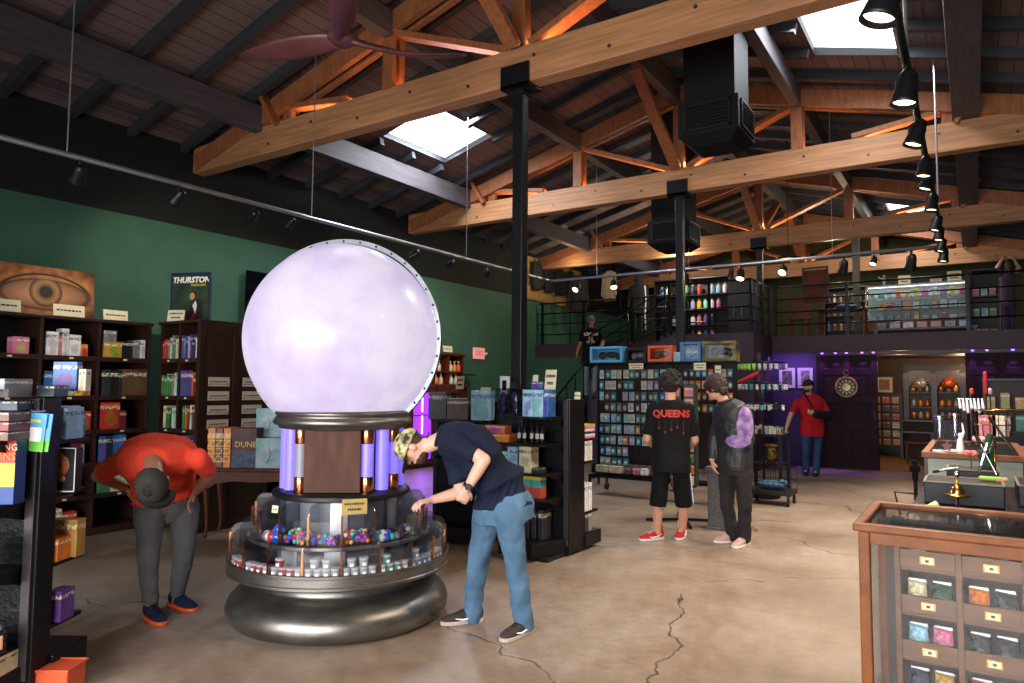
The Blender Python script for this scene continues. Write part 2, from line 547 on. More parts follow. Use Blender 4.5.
# ------------------------------------------------------------------ trusses
TY = [5.93, 10.62, 15.62, 20.2]
ZB, ZT = 4.677, 5.061
glow = mat('warm_led_strip', '#ff9a4a', 0.5, emit='#ff8a3a', estr=3.0)
bolt_m = mat('grey_bolt', '#55565c', 0.4, 0.8)
tl = ['nearest exposed timber roof truss with a long bottom chord crossing above the glowing globe', 'second exposed timber roof truss, in front of which the nearer duct unit hangs',
      'third exposed timber roof truss, above the display racks', 'farthest exposed timber roof truss, above the mezzanine railing']
for ti, ty in enumerate(TY):
    t = thing('roof_truss', tl[ti], 'truss', (RX, ty, ZB), group='timber roof trusses')
    obj('bottom_chord', MB().box(XL-RX+.02, XR-RX-.02, -.1, .1, 0, ZT-ZB), wood, t, bevel=.012)
    for s in (-1, 1):
        e = XL if s < 0 else XR
        def tz(x): return roofz(x)-ZB-.28
        for dy in (-.075, .075):
            obj('top_chord', MB().beam((0, dy, tz(RX)), (s*5.6, dy, tz(RX+s*5.6)), .08, .25), wood_y, t, bevel=.006)
        for dy in (-.07, .07):
            obj('web_post', MB().box(s*1.79-.08, s*1.79+.08, dy-.035, dy+.035, ZT-ZB-.02, tz(RX+s*1.79)+.05), wood_y, t, bevel=.005)
        obj('web_post', MB().box(s*3.64-.07, s*3.64+.07, -.04, .04, ZT-ZB-.02, tz(RX+s*3.64)+.05), wood_y, t, bevel=.005)
        obj('web_brace', MB().beam((s*.14, 0, .41), (s*1.7, 0, tz(RX+s*1.7)-.13), .07, .18, up=(0, 1, 0)), wood_y, t, bevel=.005)
        obj('web_brace', MB().beam((s*2.5, 0, .43), (s*3.56, 0, tz(RX+s*3.56)-.11), .07, .16, up=(0, 1, 0)), wood_y, t, bevel=.005)
        obj('knee_strut', MB().beam((s*3.73, -.13, .34), (s*4.1, -.18, .96), .06, .15, up=(0, 1, 0)), wood_y, t, bevel=.005)
    obj('king_post', MB().box(-.08, .08, -.06, .06, ZT-ZB-.02, tz(RX)+.05), wood_y, t, bevel=.005)
    # longitudinal braces up to the ridge
    for s in (-1, 1):
        obj('ridge_brace', MB().beam((0, s*.14, .38), (0, s*1.75, 1.38), .08, .16, up=(1, 0, 0)), wood_y, t, bevel=.005)
    for k in range(-6, 7):
        bm_ = MB()
        x = k*.83+.22
        M = Matrix.Translation((x, -.1, .12 if k % 2 else .25)) @ Matrix.Rotation(PI/2, 4, 'X')
        bm_.lathe([(0.001, .012), (.016, .012), (.02, 0)], n=10, M=M)
        obj('bolt_head', bm_, bolt_m, t)
    obj('led_strip', MB().box(-4.6, 4.6, .0, .02, ZT-ZB, ZT-ZB+.012), glow, t)
    for s in (-1, 1):
        l = lamp('truss_uplight', 'AREA', (RX+s*1.8, ty+.02, ZT+.03), 10, (1.0, .42, .14), 3.4, .05, target=(RX+s*1.8, ty+.02, 8))
    lamp('truss_uplight', 'POINT', (RX+.1, ty+.16, ZT+.14), 5, (1.0, .5, .2), soft=.03)

# steel columns with saddle brackets and base plates
ct = ['nearest black steel column, holding up the nearest truss beside the globe', 'second black steel column, rising out of the hanging-goods rack', 'third black steel column, standing on the mezzanine edge']
for ti, ty in enumerate(TY[:3]):
    zb = 0 if ti < 2 else 2.70
    t = thing('steel_column', ct[ti], 'column', (RX, ty, zb), group='steel columns')
    H = ZB-zb
    obj('shaft', MB().box(-.06, .06, -.06, .06, .02, H-.04), steel, t, bevel=.008)
    obj('base_plate', MB().box(-.14, .14, -.14, .14, 0, .02), steel, t, bevel=.004)
    sb = MB().box(-.17, .17, -.13, .13, H-.04, H-.005).box(-.17, .17, -.13, -.1, H-.04, H+.2).box(-.17, .17, .1, .13, H-.04, H+.2).box(-.08, .08, -.08, .08, H-.09, H-.04)
    obj('saddle_bracket', sb, steel, t, bevel=.004)

# ------------------------------------------------------------------ track-light pipe frame
pf = thing('lighting_pipe_frame', 'silver and black suspended pipe frame that carries the spotlights around the shop', 'light rail', (0, 0, 3.574))
XRail, XT, YC = -6.53, -.285, 11.25
obj('pipe', MB().tube([(XRail, YB+.5, 0), (XRail, YC, 0)], .025, 12), pipe_m, pf, smooth=True)
obj('pipe', MB().tube([(XRail, YC, 0), (XT, YC, 0)], .025, 12), pipe_m, pf, smooth=True)
obj('pipe', MB().tube([(XT, YB+.5, 0), (XT, YC, 0)], .025, 12), blackm, pf, smooth=True, label='black pipe over the right-hand counters')
for x, y in ((XRail, 2.85), (XRail, 5.55), (XT, 4.85), (XRail, 8.6), (-5.6, YC), (-1.7, YC), (-3.9, YC), (XT, 9.6)):
    top = roofz(x)-.02
    obj('hanger_rod', MB().tube([(x, y, 0), (x, y, top-3.574)], .006 if x != XT else .012, 6), pipe_m, pf)

bulb = mat('spotlight_lens', '#fff2d8', 0.3, emit='#ffe2b0', estr=6.0)
dimbulb = mat('spotlight_lens_off', '#33302c', 0.3)
def spotlight(x, y, z, tgt, label, on=True, s=1.0, power=30, col=(1, .82, .62), cyl=True, group=None, cone=.9):
    t = thing('track_spotlight', label, 'spotlight', (x, y, z), group=group)
    d = (Vector(tgt)-Vector((x, y, z-.12*s))).normalized()
    c = Vector((0, 0, -.12*s))
    obj('yoke', MB().tube([(0, 0, 0), (0, 0, -.05*s)], .012*s, 8).tube([(0, 0, -.04*s), (.045*s, 0, -.07*s), (.045*s, 0, -.12*s)], .006*s, 6).tube([(0, 0, -.04*s), (-.045*s, 0, -.07*s), (-.045*s, 0, -.12*s)], .006*s, 6), black, t, smooth=True)
    q = d.to_track_quat('Z', 'Y').to_matrix().to_4x4()
    M = Matrix.Translation(c) @ q
    obj('lamp_housing', MB().lathe([(.001, -.085*s), (.025*s, -.085*s), (.04*s, -.06*s), (.045*s, -.02*s), (.05*s, .02*s), (.06*s, .07*s), (.062*s, .085*s), (.055*s, .085*s), (.05*s, .06*s), (.001, .055*s)], n=20, M=M), black, t, smooth=True)
    obj('lens', MB().lathe([(.001, .068*s), (.052*s, .066*s)], n=20, M=M), bulb if on else dimbulb, t)
    if on and power:
        p = Vector((x, y, z)) + c + d*.10*s
        lamp('spotlight_beam', 'SPOT', p, power, col, target=p+d, spot=cone, blend=.7, soft=.04)
    return t
# ------------------------------------------------------------------ spotlights
S = 1.0
hang = 'black spotlight hanging from the silver pipe '
spotlight(XRail, 2.96, 3.56, (-8.3, 3.4, 2.0), hang + 'at far left, seen from behind, unlit', on=False, s=1.1)
spotlight(XRail, 3.88, 3.56, (-8.3, 3.6, 1.9), hang + 'over the big close-up eye print', s=1.0, power=55)
spotlight(XRail, 4.75, 3.56, (-9.4, 5.8, 2.8), hang + 'directly left of the globe top', s=1.0, power=120, cone=1.3)
spotlight(XRail, 5.25, 3.56, (-8.3, 5.4, 2.4), hang + 'just above the globe top, unlit', s=.85, on=False)
spotlight(XRail, 8.25, 3.56, (-9.4, 9.6, 2.7), hang + 'just right of the globe, lit', s=1.0, power=170, cone=1.4)
spotlight(XRail, 7.4, 3.56, (-8.3, 6.6, 2.4), hang + 'right of the globe, pale back to camera', s=1.0, on=False)
spotlight(XRail, 9.15, 3.56, (-9.4, 11.8, 2.5), hang + 'immediately left of the nearest steel column', s=1.0, power=170, cone=1.4)
spotlight(-6.0, YC, 3.55, (-6.2, 8.4, 1.0), 'lit spotlight under the cross pipe, immediately right of nearest steel column', s=1.1, power=30)
spotlight(-5.27, YC, 3.55, (-4.3, 9.6, 1.1), 'lit spotlight under the cross pipe above the person on the stairs', s=1.1, power=110)
spotlight(-3.95, YC, 3.55, (-4, 12.4, 1.2), 'black unlit spotlight under the cross pipe just left of the second steel column', on=False, s=1.0)
spotlight(-3.05, YC, 3.55, (-3.1, 9.8, 1.2), 'lit spotlight under the cross pipe just left of the third steel column', s=1.2, power=110)
spotlight(-3.2, YC, 3.55, (-4, 12.4, 1.2), 'small black spotlight turned away beside the lit one left of the third column', on=False, s=.8)
spotlight(-2.4, YC, 3.55, (-3.0, 7.6, 0.8), 'spotlight under the cross pipe below the hanging brown banner', s=1.1, power=60)
spotlight(-1.55, YC, 3.55, (-2.5, 13.6, 1.2), 'bulky black unlit spotlight under the middle of the cross pipe right half', on=False, s=1.2)
spotlight(-1.15, YC, 3.55, (-2.0, 9.4, 0.6), 'small lit spotlight under the cross pipe above the glass cabinet', s=.85, power=45)
spotlight(-.68, YC, 3.55, (-1.5, 13.6, 0.4), 'large black spotlight near the right-hand end of the cross pipe', on=False, s=1.3)
tr = [(2.6, 1.3), (3.55, 1.45), (4.75, 1.35), (5.7, 1.2), (6.65, 1.1), (7.1, 1.1), (7.95, 1.1), (9.0, 1.1), (9.6, 1.1), (10.4, 1.1), (11.1, 1.2)]
ordn = ['first', 'nearest in view', 'second', 'third', 'fourth', 'fifth', 'sixth', 'seventh', 'eighth', 'ninth', 'tenth']
for i, (y, s) in enumerate(tr):
    if i == 0: continue
    spotlight(XT, y, 3.56, (-1.35 if i % 2 else -.8, y-.25, .0), 'black bell-shaped spotlight on the right-hand black pipe, %s from the front' % (ordn[i]) if i > 1 else 'largest bell-shaped spotlight, at the top edge beside the right-hand skylight', s=s*.95, power=160, cone=1.9, group='spotlights on the right-hand pipe')

# ------------------------------------------------------------------ ceiling fan
fan = thing('ceiling_fan', 'dark brown three-bladed ceiling fan hanging above and left of the globe', 'ceiling fan', (-4.06, 3.71, 4.30))
fan_m = mat('dark_red_brown_wood', '#5a3234', 0.4, var=0.2, scale=4, stretch=(1, 1, 1))
obj('motor_housing', MB().lathe([(.001, -.05), (.07, -.045), (.115, -.01), (.12, .03), (.09, .08), (.05, .14), (.035, .22), (.001, .22)], n=28), fan_m, fan, smooth=True)
obj('down_rod', MB().tube([(0, 0, .2), (0, 0, roofz(-4.06)-4.30-.1)], .018, 12), blackm, fan, smooth=True)
obj('ceiling_canopy', MB().lathe([(.001, -.08), (.07, -.07), (.085, 0), (.001, 0)], c=(0, 0, roofz(-4.06)-4.30-.09), n=24), fan_m, fan, smooth=True)
def blade():
    secs = []
    for k in range(15):
        t = k/14
        r = .05 + t*.95
        wdt = .055 + .055*math.sin(PI*min(1, t*1.15))*1.0 if t > .12 else .06
        wdt = (.06 + .045*math.sin(PI*min(1, t*1.05)**.8)) * (1 if t < .93 else (1-(t-.93)/.07*.55))
        tw = math.radians(26*(1-t) + 8)
        c = Vector((r, .05*math.sin(PI*t), .02*t - .03*math.sin(PI*t)))
        secs.append((c, Vector((0, math.cos(tw), math.sin(tw)))*wdt, Vector((0, -math.sin(tw), math.cos(tw)))*(.022*(1-t)+.008)))
    return MB().loft(secs, 14)
for a in (192, 50, 312):
    obj('blade', blade(), fan_m, fan, rot=(0, 0, math.radians(a)), smooth=True)

# ------------------------------------------------------------------ ventilation ducts
duct_m = mat('dark_grey_duct', '#121317', 0.65, 0.0, var=.1, scale=3, spec=.15)
def ducting(x, y, zb, w, label):
    t = thing('ventilation_duct', label, 'duct', (x, y, zb), group='hanging ventilation ducts')
    top = min(roofz(x-w/2), roofz(x+w/2)) - .0 - zb
    obj('duct_shaft', MB().box(-w/2, w/2, -w/2, w/2, .42, top), duct_m, t, bevel=.01)
    e = w/2+.05
    obj('outlet_box', MB().box(-e, e, -e, e, .06, .44).add([(-e, -e, .06), (e, -e, .06), (e, e, .06), (-e, e, .06), (-e+.12, -e+.12, -.04), (e-.12, -e+.12, -.04), (e-.12, e-.12, -.04), (-e+.12, e-.12, -.04)], [(0, 1, 5, 4), (1, 2, 6, 5), (2, 3, 7, 6), (3, 0, 4, 7), (4, 5, 6, 7)]), duct_m, t, bevel=.008)
    for sx, sy in ((0, -1), (1, 0), (-1, 0)):
        M = Matrix.Rotation({(0, -1): 0, (1, 0): PI/2, (-1, 0): -PI/2}[(sx, sy)], 4, 'Z')
        g = MB()
        hw = w/2-.03
        for (a, b, c, d) in ((-hw, hw, .1, .12), (-hw, hw, .38, .4), (-hw, -hw+.02, .1, .4), (hw-.02, hw, .1, .4)):
            g.box(a, b, -e-.02, -e+.002, c, d, M)
        for k in range(7):
            zz = .14+k*.035
            g.add([M @ Vector(v) for v in [(-hw, -e-.015, zz), (hw, -e-.015, zz), (hw, -e+.005, zz+.02), (-hw, -e+.005, zz+.02), (-hw, -e-.015, zz+.004), (hw, -e-.015, zz+.004), (hw, -e+.005, zz+.024), (-hw, -e+.005, zz+.024)]],
                  [(0, 1, 2, 3), (7, 6, 5, 4), (0, 4, 5, 1), (1, 5, 6, 2), (2, 6, 7, 3), (3, 7, 4, 0)])
        obj('louvre_grille', g, steel, t)
ducting(-2.38, 7.86, 4.36, .58, 'dark square ventilation duct hanging from the roof right of centre, in front of second truss')
ducting(-4.15, 11.25, 3.93, .58, 'smaller-looking dark ventilation duct farther back, behind the second steel column')

# ------------------------------------------------------------------ mezzanine, stairs and sliding doors (structure)
struct('floor_mezzanine', MB().box(XL, XR, 15.5, YE, 2.36, 2.70), purple_p)
plum_wall = purple_p
struct('wall_purple', MB().box(-5.2, -2.66, 15.6, 15.75, 0, 2.36), violet)
struct('wall_stair_back', MB().box(XL, -5.2, 15.5, 15.7, 0, 2.36), green)
# stair block: side wall with a sloping top then level
poly = [(-7.2, 0), (-3.57, 0), (-3.57, 2.70), (-5.2, 2.70), (-5.9, 2.45), (-7.2, 1.36)]
Mx = Matrix.Rotation(PI/2, 4, 'X')
struct('wall_stair', MB().prism(poly, -14.12, -14.0, Mx), plum_wall)
struct('wall_stair', MB().box(-3.69, -3.57, 14.12, 15.5, 0, 2.70), plum_wall)
struct('floor_landing', MB().box(-5.3, -3.69, 14.12, 15.5, 2.55, 2.695), plum_wall)
st = thing('staircase', 'dark staircase climbing along the green wall and turning right up to the mezzanine', 'staircase', (-7.2, 14.15, 0))
tread_m = mat('dark_stair_tread', '#2a2326', 0.6, var=.1)
n1 = 8; rise = 1.36/n1
for k in range(n1):
    y = 12.14 + k*.24 - 14.15
    obj('step', MB().box(-2.27, -.02, y, y+.25, max(0, rise*k-.02), rise*(k+1)), tread_m, st, bevel=.01)
obj('landing', MB().box(-2.27, -.0, -.09, 1.34, 1.2, 1.36), tread_m, st)
for k in range(8):
    x = .0 + k*.235
    obj('step', MB().box(x, x+.25, 0.0, 1.34, 1.36+(1.34/8)*k-.04, 1.36+(1.34/8)*(k+1)), tread_m, st, bevel=.01)
hr = thing('stair_handrail', 'dark handrail running up the green wall beside the staircase', 'handrail', (-7.15, 11.8, 0))
obj('rail', MB().tube([(0, 0, .95), (0, 1.95, 2.15), (0, 2.05, 2.15)], .022, 10), blackm, hr, smooth=True)
for k in range(5):
    y = .4+k*.38
    obj('post', MB().tube([(0, y, max(0, rise*(int((y-.34)/.24)+1))), (0, y, .95+y*.61)], .014, 8), blackm, hr, smooth=True)

def railing(name, pts, zb, label, posts=True, n=4, z0=.25, z1=1.06):
    t = thing(name, label, 'railing', pts[0][:2] + (zb,), group='mezzanine railings')
    o = Vector(t.location)
    for k in range(n):
        dz = z0+(z1-z0)*k/(n-1)
        obj('bar', MB().tube([Vector(p)+Vector((0, 0, dz))-o for p in pts], .02 if k == n-1 else .015, 8), blackm, t, smooth=True)
    return t
r1 = railing('mezzanine_railing', [(-3.55, 15.54, 2.7), (XR-.02, 15.54, 2.7)], 2.7, 'long black metal railing along the mezzanine edge above the sliding doors')
for x in (-3.5, -2.1, -.05, 1.5):
    obj('post', MB().box(x+3.55-.03, x+3.55+.03, -.03, .03, 0, 1.08), blackm, r1)
r2 = railing('mezzanine_railing', [(-5.3, 14.05, 2.7), (-3.62, 14.05, 2.7), (-3.62, 15.5, 2.7)], 2.7, 'short black railing wrapping the stair-top corner in front of the water bottles')
for x, y in ((0, 0), (1.68, 0), (.85, 0), (1.68, .8), (1.68, 1.42)):
    obj('post', MB().box(x-.025, x+.025, y-.025, y+.025, 0, 1.08), blackm, r2)
r3 = thing('sloping_stair_railing', 'sloping dark railing beside the upper stair flight, right of the person descending', 'railing', (-7.2, 14.05, 1.75))
for dz in (.25, .5, .75, 1.0):
    obj('bar', MB().tube([(0, 0, dz), (1.85, 0, dz+.95)], .016, 8), blackm, r3, smooth=True)
for x in (0.05, .95, 1.8):
    obj('post', MB().tube([(x, 0, x*.5), (x, 0, 1.02+x*.5)], .018, 8), blackm, r3, smooth=True)
r4 = railing('mezzanine_railing', [(-9.4, 15.54, 2.7), (-5.4, 15.54, 2.7)], 2.7, 'black railing on the mezzanine edge behind the person on the stairs')
for x in (.1, 1.3, 2.6, 3.95):
    obj('post', MB().box(x-.025, x+.025, -.025, .025, 0, 1.08), blackm, r4)

# sliding panelled doors
def door(nm, x0, x1, y):
    w = x1-x0
    H = 2.31
    d = MB().box(x0+.01, x1-.01, y+.015, y+.045, .04, H-.01)
    sw = .13
    for a in (x0, x1-sw, (x0+x1)/2-sw/2): d.box(a, a+sw, y, y+.05, .03, H)
    for z in (.03, .78, 1.32, 1.88, H-.14):
        for a, b in ((x0+sw, (x0+x1)/2-sw/2), ((x0+x1)/2+sw/2, x1-sw)): d.box(a, b, y+.001, y+.049, z, z+.14)
    o = struct(nm, d, purple_d, bevel=.006)
    pw = (w-3*sw)/2
    mbp = MB()
    for k in range(2):
        a = x0+sw+k*(pw+sw)
        for z, zz in ((.17, .78), (.92, 1.32), (1.46, 1.88), (2.02, H-.14)):
            mbp.box(a+.035, a+pw-.035, y+.004, y+.02, z+.035, zz-.035)
    obj('raised_panels', mbp, purple_d, parent=o, bevel=.012)
    obj('door_handle', MB().box(x1-.08, x1-.05, y-.03, y+.0, 1.0, 1.2), blackm, parent=o, bevel=.004)
    return o
door('door_1', -2.68, -1.57, 15.38)
door('door_2', -.12, 1.0, 15.38)
struct('wall_doorway_right', MB().box(-.1, XR, 15.6, 15.75, 0, 2.36), purple_p)
struct('trim_door_track', MB().box(-2.75, 1.6, 15.36, 15.48, 2.28, 2.345), black)
# purple downlights under the mezzanine edge
pl = mat('purple_led', '#b070ff', 0.4, emit='#8a3cff', estr=10)
for i, x in enumerate((-2.55, -2.3, -2.1, -1.82, -1.62, .0, .22, .6)):
    t = thing('purple_downlight', 'small purple LED downlight above the %s sliding door, %s' % (('left', ['first from left', 'second from left', 'third from left', 'fourth from left', 'fifth from left'][i]) if i < 5 else ('right', ['first from left', 'second from left', 'third from left'][i-5])), 'downlight', (x, 15.3, 2.33), group='purple downlights over the doors')
    obj('housing', MB().lathe([(.001, .03), (.025, .03), (.03, 0), (.02, 0), (.02, .01), (.001, .01)], n=16), black, t, smooth=True)
    obj('lens', MB().ell((0, 0, -.004), (.026, .026, .02), None, 12, 8), pl, t, smooth=True)
    lamp('purple_beam', 'SPOT', (x, 15.3, 2.29), 26, (.42, .12, 1.0), target=(x, 15.36, 0), spot=1.1, blend=.8, soft=.02)
lamp('violet_wall_wash', 'AREA', (-3.2, 15.2, 2.25), 6, (.45, .2, 1.0), .9, .08, target=(-3.2, 15.6, 1.4))

# clock on the left sliding door
clk = thing('pocket_watch_clock', 'oversized brass pocket-watch clock hanging on the left sliding door', 'clock', (-2.12, 15.36, 1.64))
MY = Matrix.Rotation(PI/2, 4, 'X')
obj('case', MB().lathe([(.001, 0), (.2, 0), (.215, .01), (.215, .03), (.2, .045), (.175, .04), (.17, .028), (.001, .028)], n=40, M=MY), mat('antique_brass', '#8a6a3a', .35, .9, var=.2, scale=20), clk, smooth=True)
obj('dial', MB().lathe([(.001, .033), (.165, .031)], n=36, M=MY), mat('black_dial', '#17120e', .4), clk)
obj('centre_plate', MB().lathe([(.001, .038), (.075, .036)], n=30, M=MY), mat('aged_brass_plate', '#a48b5c', .4, .7, var=.35, scale=40), clk)
for k in range(12):
    a = k*PI/6
    M = Matrix.Rotation(-a, 4, 'Y') @ Matrix.Translation((0, -.036, .122))
    obj('numeral', MB().box(-.012, -.004, -.003, .003, -.025, .025, M).box(.004, .012, -.003, .003, -.025, .025, M), card, clk)
obj('hand', MB().box(-.004, .004, -.046, -.041, 0, .1, Matrix.Rotation(.7, 4, 'Y')), black, clk)
obj('hand', MB().box(-.004, .004, -.046, -.041, 0, .07, Matrix.Rotation(-1.2, 4, 'Y')), black, clk)
obj('crown_ring', MB().tube([(0.05*math.cos(a*PI/8), -.02, .29+.05*math.sin(a*PI/8)) for a in range(17)], .008, 8).lathe([(.001, .21), (.02, .21), (.024, .235), (.015, .25), (.001, .25)], c=(0, -.02, 0), n=12), _mats['antique_brass'], clk, smooth=True)

# framed pictures on the violet wall
def picture(x, y, z, w, h, label, art, frame=white_p, mw=.04, rz=0, cat='picture', name='framed_picture'):
    t = thing(name, label, cat, (x, y, z), rz)
    f = .022
    obj('frame', MB().box(-w/2, w/2, -.03, 0, -h/2, -h/2+f).box(-w/2, w/2, -.03, 0, h/2-f, h/2).box(-w/2, -w/2+f, -.03, 0, -h/2+f, h/2-f).box(w/2-f, w/2, -.03, 0, -h/2+f, h/2-f), frame, t, bevel=.003)
    obj('mount', MB().box(-w/2+f, w/2-f, -.012, -.004, -h/2+f, h/2-f), white_p, t)
    obj('print', MB().box(-w/2+f+mw, w/2-f-mw, -.016, -.010, -h/2+f+mw, h/2-f-mw), art, t)
    return t
art1 = mat('grey_sepia_print', '#8b8078', .6, color2='#3a3230', scale=14)
art2 = mat('pale_city_print', '#b9b2a8', .6, color2='#5a514e', scale=18)
picture(-3.29, 15.59, 1.83, .32, .42, 'white-framed picture on the violet wall, the left one partly behind the hanging goods', art1)
picture(-2.93, 15.59, 1.83, .30, .42, 'white-framed picture on the violet wall, directly left of the man in the red polo', art2)
# ------------------------------------------------------------------ globe machine
GX, GY = -3.775, 3.55
FA = math.radians(-43.0)
gm = thing('crystal_ball_display', 'giant glowing white crystal ball on a round steel two-tier display stand', 'display stand', (GX, GY, 0))
dsteel = mat('dark_brushed_steel', '#77736f', 0.38, 0.9, var=0.25, scale=5, stretch=(1, 1, 3))
acry = clear('clear_acrylic', (.98, .98, .99), 1.0, .02)
obj('base', MB().lathe([(.001, .0), (.66, .0), (.72, .02), (.75, .06), (.755, .11), (.735, .16), (.69, .205), (.62, .235), (.57, .245), (.555, .26), (.555, .325), (.60, .345), (.001, .345)], n=96), dsteel, gm, smooth=True)
obj('lower_tray', MB().lathe([(.5, .345), (.735, .345), (.755, .355), (.755, .372), (.75, .377), (.75, .425), (.758, .43), (.758, .445), (.75, .449), (.738, .435), (.5, .435)], n=96), dsteel, gm, smooth='auto')
panel_dark = mat('dark_panel', '#565a64', 0.4, 0.1, var=.2, scale=6)
panel_pale = mat('pale_mirror_panel', '#c0c2ca', 0.3, 0.3, var=.2, scale=5)
obj('inner_drum', MB().lathe([(.50, .43), (.50, .57)], n=80), panel_dark, gm, smooth=True)
obj('upper_tray', MB().lathe([(.36, .565), (.610, .565), (.625, .572), (.625, .592), (.617, .598), (.605, .592), (.36, .592)], n=96), dsteel, gm, smooth='auto')
obj('inner_drum', MB().lathe([(.42, .59), (.42, .86)], n=80), panel_dark, gm, smooth=True)
def arcpanel(r, z0, z1, a, b, t=.004, n=6):
    mb = MB()
    mb.lathe([(r, z0), (r, z1), (r+t, z1), (r+t, z0), (r, z0)], n=n, a0=a, a1=b)
    return mb
for d in (-2, 52):
    a = FA+math.radians(d)
    obj('mirror_panel', arcpanel(.424, .60, .85, a-.14, a+.12), panel_pale, gm)
for d in (-4, 26, 48, -40):
    a = FA+math.radians(d)
    obj('mirror_panel', arcpanel(.504, .437, .563, a-.14, a+.12), panel_pale, gm)
obj('platform', MB().lathe([(.001, .85), (.46, .85), (.475, .86), (.475, .885), (.46, .895), (.44, .90), (.001, .90)], n=80), black, gm, smooth='auto')
def tier(r_in, r_out, z0, z1, nsec, th, copper_w=.012):
    # dividers with rounded outer corners, copper outer edges, curved clear fronts with their own rounded tops
    for k in range(nsec):
        a = FA+2*PI*k/nsec
        M = Matrix.Rotation(a, 4, 'Z') @ Matrix.Rotation(PI/2, 4, 'X')
        rr = .06
        poly = [(r_in, z0), (r_out-.006, z0), (r_out-.006, z1-rr)]
        for q in range(1, 6):
            t = q/5*PI/2
            poly.append((r_out-.006-rr+rr*math.cos(t), z1-rr+rr*math.sin(t)))
        poly.append((r_in, z1))
        dv = obj('divider', MB().prism(poly, -.003, .003, M), smoke, gm)
        outer = [(r_out-.004, z0)] + [(p[0]+.002, p[1]) for p in poly[2:7]]
        e = MB()
        for p, q in zip(outer[:1], outer[1:2]):
            e.beam(M @ Vector((p[0], p[1], 0)), M @ Vector((q[0], q[1], 0)), copper_w, copper_w, up=Vector((math.cos(a), math.sin(a), 0)))
        obj('copper_edge', e, copper, dv)
        obj('clear_front', arcpanel(r_out, z0, z0+(z1-z0)*.62, a+.008, a+2*PI/nsec-.008, .004, 6), acry, gm)
smoke = clear('smoked_acrylic', (.72, .73, .76), 1.0, .05, .2)
tier(.505, .742, .436, .66, 20, .02)
tier(.425, .602, .594, .85, 18, .02)

# lit column under the ball
obj('column_core', MB().lathe([(.30, .90), (.30, 1.34)], n=40), black, gm, smooth=True)
tube_lit = mat('violet_lit_tube', '#7a70c8', 0.35, emit='#7460e8', estr=.75)
tube_pale = mat('frosted_pale_tube', '#83838f', 0.35, emit='#9a98c8', estr=.05)
wood_panel = mat('walnut_panel', '#482a20', 0.6, var=.25, scale=6, stretch=(3, 3, .5), spec=.25)
def lit(d, kind, r=.045, R=.385):
    a = FA+math.radians(d)
    c = (R*math.cos(a), R*math.sin(a), .90)
    if kind == 'violet':
        obj('lit_tube', MB().lathe([(r, .01), (r, .44)], c=c, n=20), tube_lit, gm, smooth=True)
    else:
        t = obj('lit_tube', MB().lathe([(r*.94, .01), (r*.94, .44)], c=c, n=20), tube_lit if kind == 'copper_violet' else tube_pale, gm, smooth=True)
        obj('copper_sleeve', MB().lathe([(r*.94, .0), (r, .005), (r, .105), (r*.94, .11)], c=c, n=24), copper, t, smooth=True)
        obj('copper_sleeve', MB().lathe([(r*.94, .335), (r, .34), (r, .435), (r*.94, .44)], c=c, n=24), copper, t, smooth=True)
for d, k in ((-78, 'violet'), (-62, 'violet'), (-45, 'copper_pale'), (24, 'copper_violet'), (42, 'violet'), (60, 'copper_violet'), (80, 'violet'), (100, 'copper_violet'), (120, 'violet'), (140, 'copper_violet'), (160, 'violet'), (180, 'copper_pale'), (200, 'violet'), (220, 'copper_violet'), (240, 'violet'), (260, 'violet')):
    lit(d, k)
a = FA+math.radians(-11)
Mp = Matrix.Rotation(a, 4, 'Z')
obj('wood_panel', MB().box(.345, .375, -.185, .185, .905, 1.335, Mp), wood_panel, gm, bevel=.004)
obj('support_ring', MB().lathe([(.001, 1.33), (.43, 1.33), (.445, 1.335), (.445, 1.35), (.475, 1.36), (.485, 1.38), (.47, 1.405), (.455, 1.42), (.47, 1.43), (.47, 1.45), (.43, 1.46)], n=96), dsteel, gm, smooth=True)
# glowing ball
bm_ = bpy.data.materials.new('glowing_ball')
bm_.use_nodes = True
nt = bm_.node_tree; N = nt.nodes
b = N['Principled BSDF']
b.inputs['Base Color'].default_value = (*lin('#6f6a78'), 1)
b.inputs['Roughness'].default_value = .3
b.inputs['Specular IOR Level'].default_value = .3
b.inputs['Coat Weight'].default_value = .12
tc = N.new('ShaderNodeTexCoord')
n1_ = N.new('ShaderNodeTexNoise'); n1_.inputs['Scale'].default_value = 1.9; n1_.inputs['Detail'].default_value = 7; n1_.inputs['Roughness'].default_value = .6
nt.links.new(tc.outputs['Object'], n1_.inputs['Vector'])
cr = N.new('ShaderNodeValToRGB')
e = cr.color_ramp.elements
e[0].position = .32; e[0].color = (*lin('#b6a3d0'), 1)
e[1].position = .60; e[1].color = (*lin('#d3cadb'), 1)
nt.links.new(n1_.outputs['Fac'], cr.inputs[0])
nt.links.new(cr.outputs[0], b.inputs['Emission Color'])
b.inputs['Emission Strength'].default_value = .98
sp = MB()
nu, nv = 96, 64
R = .68
vs = []
for i in range(nv+1):
    t = PI*i/nv
    for k in range(nu):
        p = 2*PI*k/nu
        vs.append((R*math.sin(max(t, .002))*math.cos(p), R*math.sin(max(t, .002))*math.sin(p), R*math.cos(t)))
fs = [(i*nu+k, (i+1)*nu+k, (i+1)*nu+(k+1) % nu, i*nu+(k+1) % nu) for i in range(nv) for k in range(nu)]
sp.add(vs, fs)
ball = obj('glowing_ball', sp, bm_, gm, loc=(-.02, -.012, 1.985), smooth=True, label='glowing milky white ball with pale violet cloud pattern')
